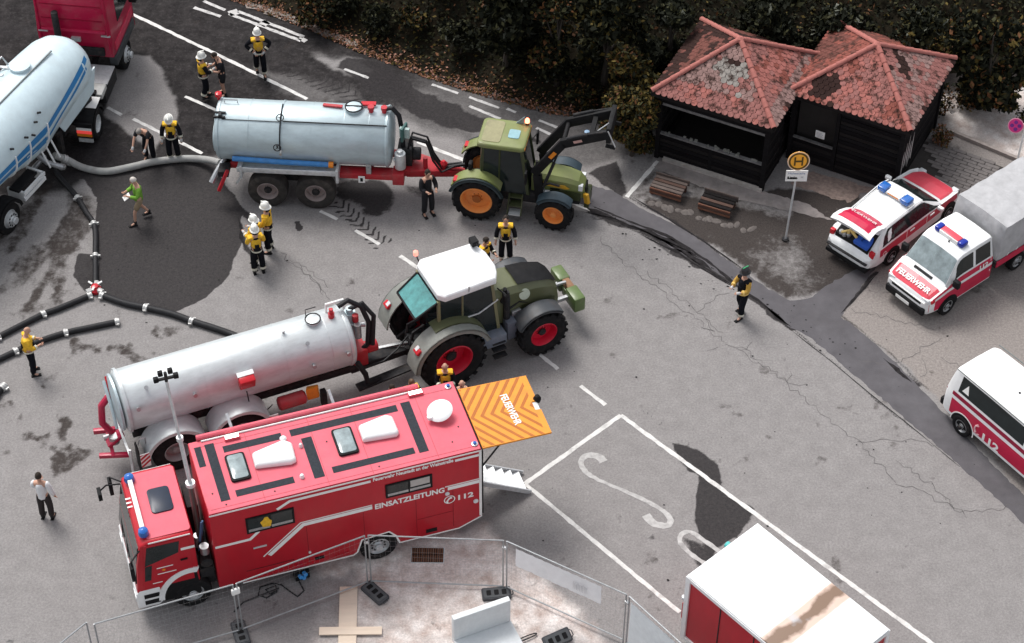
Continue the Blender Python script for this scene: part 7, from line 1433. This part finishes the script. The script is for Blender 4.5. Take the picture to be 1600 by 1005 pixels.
hose('thick grey suction hose from the silo trailer to the grey blue tanker', [(84, 243, .7), (105, 250, .4), (130, 262), (165, 268), (205, 261), (240, 253), (290, 248), (325, 250, .3), (345, 255, .9)], .115, mat('grey_hose', (.33, .33, .32), rough=.7, var=.12, dirt=.3), 'suction_hose', coup=((84, 243),))
G_h = 'black hose lines to the distributor'
hose('black hose from the silo trailer down to the red and white distributor', [(80, 250, .5), (92, 275), (118, 305), (135, 332), (148, 355), (149, 400), (149, 449)], .085, M_hose, 'supply_hose', coup=((125, 311), (148, 350), (148, 397), (149, 449)), group=G_h)
hose('black hose running left from the distributor to the picture edge', [(140, 462), (90, 483), (68, 491), (20, 515), (-20, 536)], .09, M_hose, 'supply_hose', coup=((140, 462), (68, 491), (3, 530)), group=G_h)
hose('black hose from the distributor towards the long galvanised tanker', [(160, 462), (195, 474), (228, 481), (270, 491), (300, 502), (335, 513), (375, 528), (400, 545, .6)], .10, M_hose, 'supply_hose', coup=((160, 462), (228, 481), (300, 502)), group=G_h)
hose('short black hose ending in the open, below the left branch', [(183, 503), (140, 512), (103, 520), (60, 534), (25, 549), (-20, 570)], .09, M_hose, 'supply_hose', coup=((183, 503), (103, 520), (25, 549)), group=G_h)
hose('black hose end with grey coupling at the left edge below the others', [(6, 604), (-3, 614), (-20, 640)], .10, M_hose, 'supply_hose', coup=((4, 606),), group=G_h)
q = gp(150, 456); dt = thing('distributor', 'red and white three-way hose distributor on the dark wet patch edge', 'distributor', (q.x, q.y, 0)); MB().lathe((0, 0, .02), (0, 0, 1), [(0, .16), (.1, .18), (.2, .1), (.24, .1), (.26, 0)], 12).build('valve_body', M_lampred, dt)
for a in (1.55, 3.7, 5.75): MB().tube([(0, 0, .12), (cos(a)*.28, sin(a)*.28, .12)], .09, 8).build('branch', M_alucoup, dt)
for a in (.6, 2.6, 4.6): MB().bar((cos(a)*.1, sin(a)*.1, .28), (cos(a)*.24, sin(a)*.24, .3), .05, .03).build('lever', M_print, dt)
for k, (px, py) in enumerate(((97, 262), (110, 256))): q = gp(px, py); d_ = tag(MB().lathe((0, 0, .0), (0, 0, 1), [(0, .13), (.07, .14), (.09, .1), (.1, 0)], 14).build('pipe_lid', M_alucoup, None), ['grey hose cap on the ground by the silo outlets, the nearer one', 'grey hose cap on the ground by the grey hose, the farther one'][k], 'cap'); d_.location = q
# ------------------------------------------------------------------ people
M_yelD = mat('jacket_ochre', (.5, .3, .06), rough=.85, var=.2, scale=12); M_band = mat('reflective_band', (.62, .60, .50), rough=.5); M_navy = mat('trousers_navy', (.009, .0095, .013), rough=.9, spec=.08, var=.4, scale=12); M_hairb = mat('hair_dark', (.03, .022, .017), rough=.8); M_hairg = mat('hair_grey', (.25, .23, .21), rough=.8)
M_helm = mat('helmet_white', (.82, .81, .76), rough=.3, coat=.4); M_helmb = mat('helmet_black', (.02, .02, .022), rough=.3, coat=.4); M_boot = mat('boot_black', (.012, .012, .013), rough=.6); M_green = mat('jacket_green', (.16, .34, .04), rough=.8, var=.2, scale=10); M_short = mat('shorts_khaki', (.25, .19, .12), rough=.85); M_shirt = mat('shirt_white', (.72, .72, .73), rough=.8, var=.08, scale=8)
M_tee = mat('tshirt_black', (.014, .014, .017), rough=.9); M_glove = mat('work_glove', (.5, .5, .5), rough=.8); M_eye = mat('eye_dark', (.03, .02, .02), rough=.3)
def skin_mesh(name, chains, m, sub=1):
    """one continuous surface grown round jointed chains: [(points, radii), ...]; equal points are shared"""
    V = []; R = []; E = []; idx = {}
    def vid(p, r):
        k = tuple(round(c, 4) for c in p)
        if k not in idx: idx[k] = len(V); V.append(tuple(p)); R.append(r)
        return idx[k]
    roots = []
    for pts, rad in chains:
        ids = [vid(p, r) for p, r in zip(pts, rad)]; roots.append(ids[0])
        for a, b in zip(ids, ids[1:]):
            if a != b: E.append((a, b))
    me = bpy.data.meshes.new(name); me.from_pydata(V, E, []); o = bpy.data.objects.new('t', me); COL.objects.link(o)
    md = o.modifiers.new('s', 'SKIN'); md.use_smooth_shade = True
    for i, sv in enumerate(me.skin_vertices[0].data): sv.radius = (R[i] if not isinstance(R[i], tuple) else R[i][0],)*2 if not isinstance(R[i], tuple) else R[i]; sv.use_root = False
    seen = set(); adj = {i: [] for i in range(len(V))}
    for a, b in E: adj[a].append(b); adj[b].append(a)
    for i in range(len(V)):
        if i in seen: continue
        st_ = [i]; seen.add(i); me.skin_vertices[0].data[i].use_root = True
        while st_:
            c = st_.pop()
            for d in adj[c]:
                if d not in seen: seen.add(d); st_.append(d)
    if sub: o.modifiers.new('u', 'SUBSURF').levels = sub; o.modifiers['u'].render_levels = sub
    dg = bpy.context.evaluated_depsgraph_get(); out = bpy.data.meshes.new_from_object(o.evaluated_get(dg)); bpy.data.objects.remove(o); out.name = name; out.materials.clear(); out.materials.append(m)
    out.polygons.foreach_set('use_smooth', [True]*len(out.polygons)); return out
def person(label, foot, face, kit, pose='stand', h=1.78, arms=('down', 'down'), lean=0.0, stride=0.0, headdown=0.0, group=None, z=0.0):
    """foot: ground point; face: heading in radians (0 = +x). Local frame: +x is where the person faces"""
    loc = (foot[0], foot[1], z); t = thing('person', label, 'person', loc, face, h/1.78, group)
    L = lean; hip = Vector((-.10*sin(L) if pose != 'sit' else 0, 0, .94)); up = Vector((sin(L), 0, cos(L))); chest = hip+up*.36; neck = hip+up*.56; hd = neck+Vector((sin(L+headdown*.6)*.14+.02, 0, cos(L+headdown*.6)*.16)); head = hd
    legs = []; st_ = stride
    for s in (-1, 1):
        hj = hip+Vector((0, s*.095, -.04)); fx = s*st_*.34; an = Vector((fx-.02, s*(.11+.02*(st_ == 0)), .09+(.10 if fx < -.1 else 0))); kn = (hj+an)/2+Vector((.05+abs(fx)*.15, s*.01, .02)); legs.append((hj, kn, an, an+Vector((.16, s*.02, -.055))))
    armj = []
    for s, mode in zip((-1, 1), arms):
        sh_ = hip+up*.50+Vector((0, s*.19, 0)); r = Vector((0, s, 0))
        if mode == 'down': el = sh_+Vector((-.01, s*.08, -.29)); wr = el+Vector((.08, s*.02, -.25))
        elif mode == 'hip': el = sh_+Vector((-.06, s*.22, -.22)); wr = hip+Vector((.10, s*.16, .06))
        elif mode == 'front': el = sh_+Vector((.08, s*.06, -.27)); wr = el+Vector((.22, -s*.10, .02))
        elif mode == 'hold': el = sh_+Vector((.10, s*.08, -.25)); wr = el+Vector((.24, -s*.14, .06))
        elif mode == 'reach': el = sh_+Vector((.20, s*.04, -.20)); wr = el+Vector((.18, -s*.02, -.18))
        elif mode == 'head': el = sh_+Vector((.16, s*.14, .06)); wr = head+Vector((.08, s*.12, -.02))
        elif mode == 'swing': el = sh_+Vector((.14*s, s*.08, -.27)); wr = el+Vector((.10*s+.08, s*.0, -.22))
        armj.append((sh_, el, wr, wr+(wr-el).normalized()*.09))
    ch = [((hip, hip+up*.18, chest, hip+up*.50, neck, head), ((.125, .10), .115, .135, .12, .055, .075))]
    for j in legs: ch.append(((hip, j[0], j[1], j[2], j[3]), ((.125, .10), .085, .058, .042, .035)))
    for j in armj: ch.append(((hip+up*.50, j[0], j[1], j[2], j[3]), (.12, .058, .044, .033, .036)))
    for j, s in zip(armj, (-1, 1)):             # fingers and thumb, each a short bent chain rooted in the palm
        w_, e = j[3], (j[2]-j[1]).normalized(); sd = e.cross(Vector((0, 0, 1))); sd = sd.normalized() if sd.length > .1 else Vector((0, 1, 0)); bend = e.cross(sd)
        for k, fl in enumerate((.062, .074, .070, .054)): b0 = w_+sd*(.028-.018*k); ch.append(((b0, b0+e*fl*.6, b0+e*fl*.95+bend*.025*s), (.0095, .009, .008)))
        b0 = w_-e*.03+sd*.03; ch.append(((b0, b0+sd*.03+e*.03, b0+sd*.035+e*.06), (.011, .0095, .0085)))
    body = link_obj('body', skin_mesh('body', ch, M_skin), t)
    # head shape joined to the body: skull, nose, ears, eyes as one more part
    ha = L+headdown; hx = Vector((cos(ha), 0, -sin(ha))); hz = Vector((sin(ha), 0, cos(ha))); hc = head+hz*.055; g = MB(); R_ = []
    for k in range(9):
        a = -pi/2+pi*k/8; rr = cos(a); zz = sin(a)*.125; ring_ = []
        for i in range(14): b = 2*pi*i/14; fx = cos(b)*(.098 if k > 3 else .088)*max(rr, .02)+(.012 if k < 4 else 0); fy = sin(b)*.078*max(rr, .02)*(0.88 if k < 3 else 1); ring_.append(hc+hx*fx+Vector((0, fy, 0))+hz*zz)
        R_.append(ring_)
    g.m(M_skin); g.loft(R_); nb_ = hc+hx*.10-hz*.01; g.add([nb_+hz*.03, nb_+Vector((0, .016, 0))-hz*.02, nb_-Vector((0, .016, 0))-hz*.02, nb_+hx*.025-hz*.015], [(0, 1, 3), (0, 3, 2), (1, 2, 3), (0, 2, 1)])
    for s in (-1, 1): g.cbox(hc+Vector((0, s*.08, 0)), (.04, .02, .055))
    g.m(M_eye)
    for s in (-1, 1): g.cbox(hc+hx*.089+Vector((0, s*.03, 0))+hz*.02, (.014, .022, .012))
    g.m(mat('lips', (.35, .13, .11))); g.cbox(hc+hx*.087-hz*.055, (.012, .042, .01)); g.build('head', None, t, smooth=60)
    hairm = kit.get('hair')
    if hairm:
        g = MB(); R_ = []
        for k in range(6):
            a = -.15+(pi/2+.15)*k/5; R_.append([hc+hz*(.01+sin(a)*.135)+hx*(cos(b)*.104*cos(a)-.018)+Vector((0, sin(b)*.090*cos(a), 0)) for b in [2*pi*i/14 for i in range(14)]])
        g.loft(R_); g.build('hair', hairm, t, smooth=60)
    if kit.get('helmet'):
        g = MB(); R_ = []
        for f_, zz in ((1.25, -.01), (1.22, .0), (1.0, .02), (1.0, .06), (.9, .12), (.7, .165), (.35, .19), (.02, .195)): R_.append([hc+hz*(zz+.02)+hx*(cos(b)*.135*f_-.005-.02*(f_ > 1.1 and cos(b) < 0))+Vector((0, sin(b)*.115*f_, 0)) for b in [2*pi*i/18 for i in range(18)]])
        g.loft(R_); hm = g.build('helmet', kit['helmet'], t, smooth=50)
        g = MB(); g.bar(hc+hz*.21-hx*.11, hc+hz*.22+hx*.10, .03, .02); g.build('helmet_crest', kit.get('crest', kit['helmet']), hm)
        g = MB(); g.loft([[hc+hz*.02+hx*(cos(b)*.14)+Vector((0, sin(b)*.12, 0)) for b in [pi*.6+pi*.8*i/8 for i in range(9)]], [hc-hz*.09+hx*(cos(b)*.15)+Vector((0, sin(b)*.13, 0)) for b in [pi*.6+pi*.8*i/8 for i in range(9)]]], cap=False, closed=False); g.build('neck_flap', M_black, hm)
    grow = lambda r, k: tuple(a+k for a in r) if isinstance(r, tuple) else r+k
    jm = kit.get('jacket'); sleeve = kit.get('sleeve', jm); longsl = kit.get('long', True)
    ch = [((hip-up*.08, hip, hip+up*.18, chest, hip+up*.50, hip+up*.545), ((.165, .135), (.165, .135), .15, .165, .145, .085))]
    link_obj('jacket', skin_mesh('jacket', ch, jm), t)
    for j in armj:
        pts = (j[0]-Vector((0, (j[0]-hip).y*.25, 0)), j[0], j[1], j[1].lerp(j[2], .88)) if longsl else (j[0]-Vector((0, (j[0]-hip).y*.25, 0)), j[0], j[0].lerp(j[1], .75)); sv = link_obj('sleeve', skin_mesh('sleeve', [(pts, (.095, .092, .075, .064)[:len(pts)])], sleeve), t)
        if kit.get('bands') and longsl: c = j[1].lerp(j[2], .6); d = (j[2]-j[1]).normalized(); MB().lathe(c-d*.03, d, [(0, .073), (.06, .071)], 12, cap=False).build('reflective_band', kit['bands'], sv)
    if kit.get('vest'):
        v = link_obj('vest', skin_mesh('vest', [((hip+up*.12, hip+up*.2, chest, hip+up*.47, hip+up*.52), (.168, .168, .178, .165, .10))], kit['vest']), t)
        for s in (-1, 1): g = MB(); g.cbox(hip+up*.5+Vector((0, s*.14, .025)), (.2, .17, .09)); g.build('shoulder_yoke', kit['vest'], v, bevel=.035)
        if kit.get('front'): 
            for s in ((1,) if kit['front'] == 'front' else (-1,) if kit['front'] == 'back' else (-1, 1)): g = MB(); c = hip+up*.27+Vector((s*.158*cos(L), 0, -s*.158*sin(L))); g.cbox(c-up*.03, (.05, .13, .16), Matrix.Rotation(L, 3, 'Y')); g.build('dark_panel', kit.get('panel', M_cloth), v, bevel=.015)
    if kit.get('bands'): g = MB(); g.loft([[hip+up*zz+Vector((cos(b)*rx*cos(L), sin(b)*(rx*1.0), -cos(b)*rx*sin(L))) for b in [2*pi*i/18 for i in range(18)]] for zz, rx in ((.0, .172), (.06, .176))], cap=False); g.build('waist_band', kit['bands'], t, smooth=60)
    tm = kit.get('trousers', M_navy); short = kit.get('short')
    for j, s in zip(legs, (-1, 1)):
        pts = (hip+Vector((0, s*.05, 0)), j[0], j[1], j[1].lerp(j[2], .95)) if not short else (hip+Vector((0, s*.05, 0)), j[0], j[0].lerp(j[1], .85)); tr = link_obj('trouser_leg', skin_mesh('trouser_leg', [(pts, (.13, .118, .098, .088)[:len(pts)])], tm), t)
        if kit.get('shin'): c = j[1].lerp(j[2], .62); d = (j[2]-j[1]).normalized(); MB().lathe(c, d, [(0, .097), (.08, .096)], 12, cap=False).build('shin_band', kit['shin'], tr)
        a = j[2]; bo = link_obj('boot', skin_mesh('boot', [((a+Vector((0, 0, .10)), a+Vector((-.01, 0, -.02)), a+Vector((.08, s*.01, -.05)), a+Vector((.19, s*.02, -.058))), (.062, .055, .048, .036))], kit.get('boot', M_boot)), t)
        MB().hexa([(a.x-.07, a.y-.045, a.z-.09), (a.x+.22, a.y-.05, a.z-.09), (a.x+.22, a.y+.05, a.z-.09), (a.x-.07, a.y+.045, a.z-.09)], [(a.x-.06, a.y-.04, a.z-.06), (a.x+.21, a.y-.045, a.z-.06), (a.x+.21, a.y+.045, a.z-.06), (a.x-.06, a.y+.04, a.z-.06)]).build('sole', M_black, bo)
    if kit.get('gloves'):
        for j in armj: g = MB(); e = (j[2]-j[1]).normalized(); link_obj('glove', skin_mesh('glove', [((j[2]-e*.03, j[3]-e*.02, j[3]+e*.02), (.045, .046, .03))], kit['gloves']), t)
    return t
def at(px, py): return gp(px, py)
CAMDIR = -pi/2      # towards the viewer
ff = dict(jacket=M_cloth, sleeve=M_cloth, vest=M_yel, bands=M_band, helmet=M_helm, shin=M_band, gloves=M_glove)
F = lambda **k: {**ff, **k}
person('firefighter alone on the far road, white helmet, facing us with hands on hips', at(408, 117), CAMDIR+.2, F(sleeve=M_cloth, front='front', panel=M_yelD), arms=('hip', 'hip'), stride=.4, h=1.80)
person('firefighter in white helmet turned to the bare-legged helper behind the grey blue tanker', at(322, 154), .5, F(front=None), arms=('front', 'front'), stride=.3, h=1.78)
person('bare-legged helper in black T-shirt and shorts behind the grey blue tanker', at(350, 148), 3.5, dict(jacket=M_tee, sleeve=M_tee, long=False, trousers=M_tee, short=True, hair=M_hairb), arms=('front', 'front'), h=1.74, lean=.12, headdown=.5)
person('stooping worker in black with grey hair and white gloves at the grey hose', at(235, 250), CAMDIR-.3, dict(jacket=M_tee, sleeve=M_tee, long=False, hair=M_hairg, gloves=M_glove, trousers=M_navy), arms=('reach', 'reach'), lean=.6, headdown=.5, h=1.76)
person('firefighter standing over the grey hose, white helmet bowed towards the viewer', at(273, 250), CAMDIR+.05, F(front='front'), arms=('down', 'down'), headdown=.55, h=1.82)
gm = person('worker in green jacket and khaki shorts walking on the dark wet patch', at(222, 345), CAMDIR-1.1, dict(jacket=M_green, sleeve=M_green, trousers=M_short, short=True, hair=mat('cap_pale', (.6, .55, .5))), arms=('hold', 'hold'), stride=.8, headdown=.45, h=1.74)
pp = thing('papers', 'white papers held by the worker in the green jacket', 'papers', gm.location, gm.rotation_euler.z); MB().cbox((.36, .02, 1.14), (.24, .2, .012), Matrix.Rotation(.5, 3, 'Y')).build('sheet_stack', M_print, pp); MB().cbox((.36, -.08, 1.06), (.16, .12, .012), Matrix.Rotation(.8, 3, 'Y')).build('loose_sheet', M_print, pp)
person('firefighter at the back of the group of three, seen from his left side', at(422, 392), 3.0, F(front=None, sleeve=M_yel), arms=('down', 'front'), h=1.84)
person('firefighter half hidden in the middle of the group of three', at(404, 410), 2.6, F(front=None, sleeve=M_yel), arms=('front', 'front'), h=1.78)
person('firefighter nearest us in the group of three, back turned with dark lower back', at(405, 426), pi/2+.3, F(front='back', sleeve=M_yel), arms=('front', 'front'), h=1.80)
person('bald worker in yellow jacket by the hoses at the left edge', at(53, 583), .3, dict(jacket=M_yel, sleeve=M_yel, bands=M_band, vest=M_yel, front='both', trousers=M_navy, shin=None), arms=('front', 'front'), headdown=.35, h=1.78)
person('man in white shirt and dark trousers alone at the lower left, back turned', at(75, 809), pi/2-.1, dict(jacket=M_shirt, sleeve=M_shirt, hair=M_hairb, trousers=mat('trousers_brown', (.03, .024, .024), rough=.9)), arms=('down', 'front'), h=1.76)
person('man all in black standing between the tanker and the loader tractor', at(669, 335), CAMDIR+.5, dict(jacket=M_tee, sleeve=M_tee, hair=M_hairb, trousers=M_tee), arms=('front', 'front'), headdown=.3, h=1.80)
person('bareheaded firefighter in open yellow jacket facing us beyond the white-roofed tractor', at(790, 408), CAMDIR, F(helmet=None, hair=M_hairb, front='front', gloves=None), arms=('down', 'down'), h=1.78)
person('firefighter with dark hair partly hidden behind the white-roofed tractor', at(757, 440), CAMDIR+.9, F(helmet=None, hair=M_hairb, front='front', jacket=M_cloth, gloves=None), arms=('front', 'front'), headdown=.4, h=1.78)
person('firefighter in black helmet walking on the open asphalt by the footpath', at(1157, 493), CAMDIR-.9, F(helmet=M_helmb, crest=mat('crest_green', (.04, .3, .12)), front='both', vest=M_cloth, jacket=M_cloth, sleeve=M_yelD, bands=mat('band_yellow', (.72, .5, .16), rough=.6)), arms=('hold', 'front'), stride=.35, h=1.82)
person('bald man in yellow vest behind the tail of the command truck', gp(695, 572, 1.70).xy, CAMDIR+.1, F(helmet=None, front='front', gloves=None), headdown=.2, arms=('front', 'front'), h=1.78)
person('brown-haired man in yellow vest behind the command truck, left of the bald one', gp(642, 596, 1.70).xy, CAMDIR+.4, F(helmet=None, hair=mat('hair_brown', (.12, .07, .04)), front=None, gloves=None), headdown=.3, arms=('front', 'front'), h=1.76)
person('dark-haired man in pale yellow behind the command truck, leftmost of four', gp(612, 604, 1.70).xy, CAMDIR+.3, dict(jacket=mat('jacket_pale_yellow', (.62, .5, .3)), sleeve=mat('jacket_pale_yellow', (.62, .5, .3)), hair=M_hairb, bands=M_band), headdown=.2, arms=('front', 'front'), h=1.74)
person('bald man in dark jacket at the corner of the orange flap', gp(721, 597, 1.68).xy, CAMDIR+.2, dict(jacket=M_cloth, sleeve=M_cloth), headdown=.3, arms=('front', 'front'), h=1.74)
bpy.context.view_layer.update()
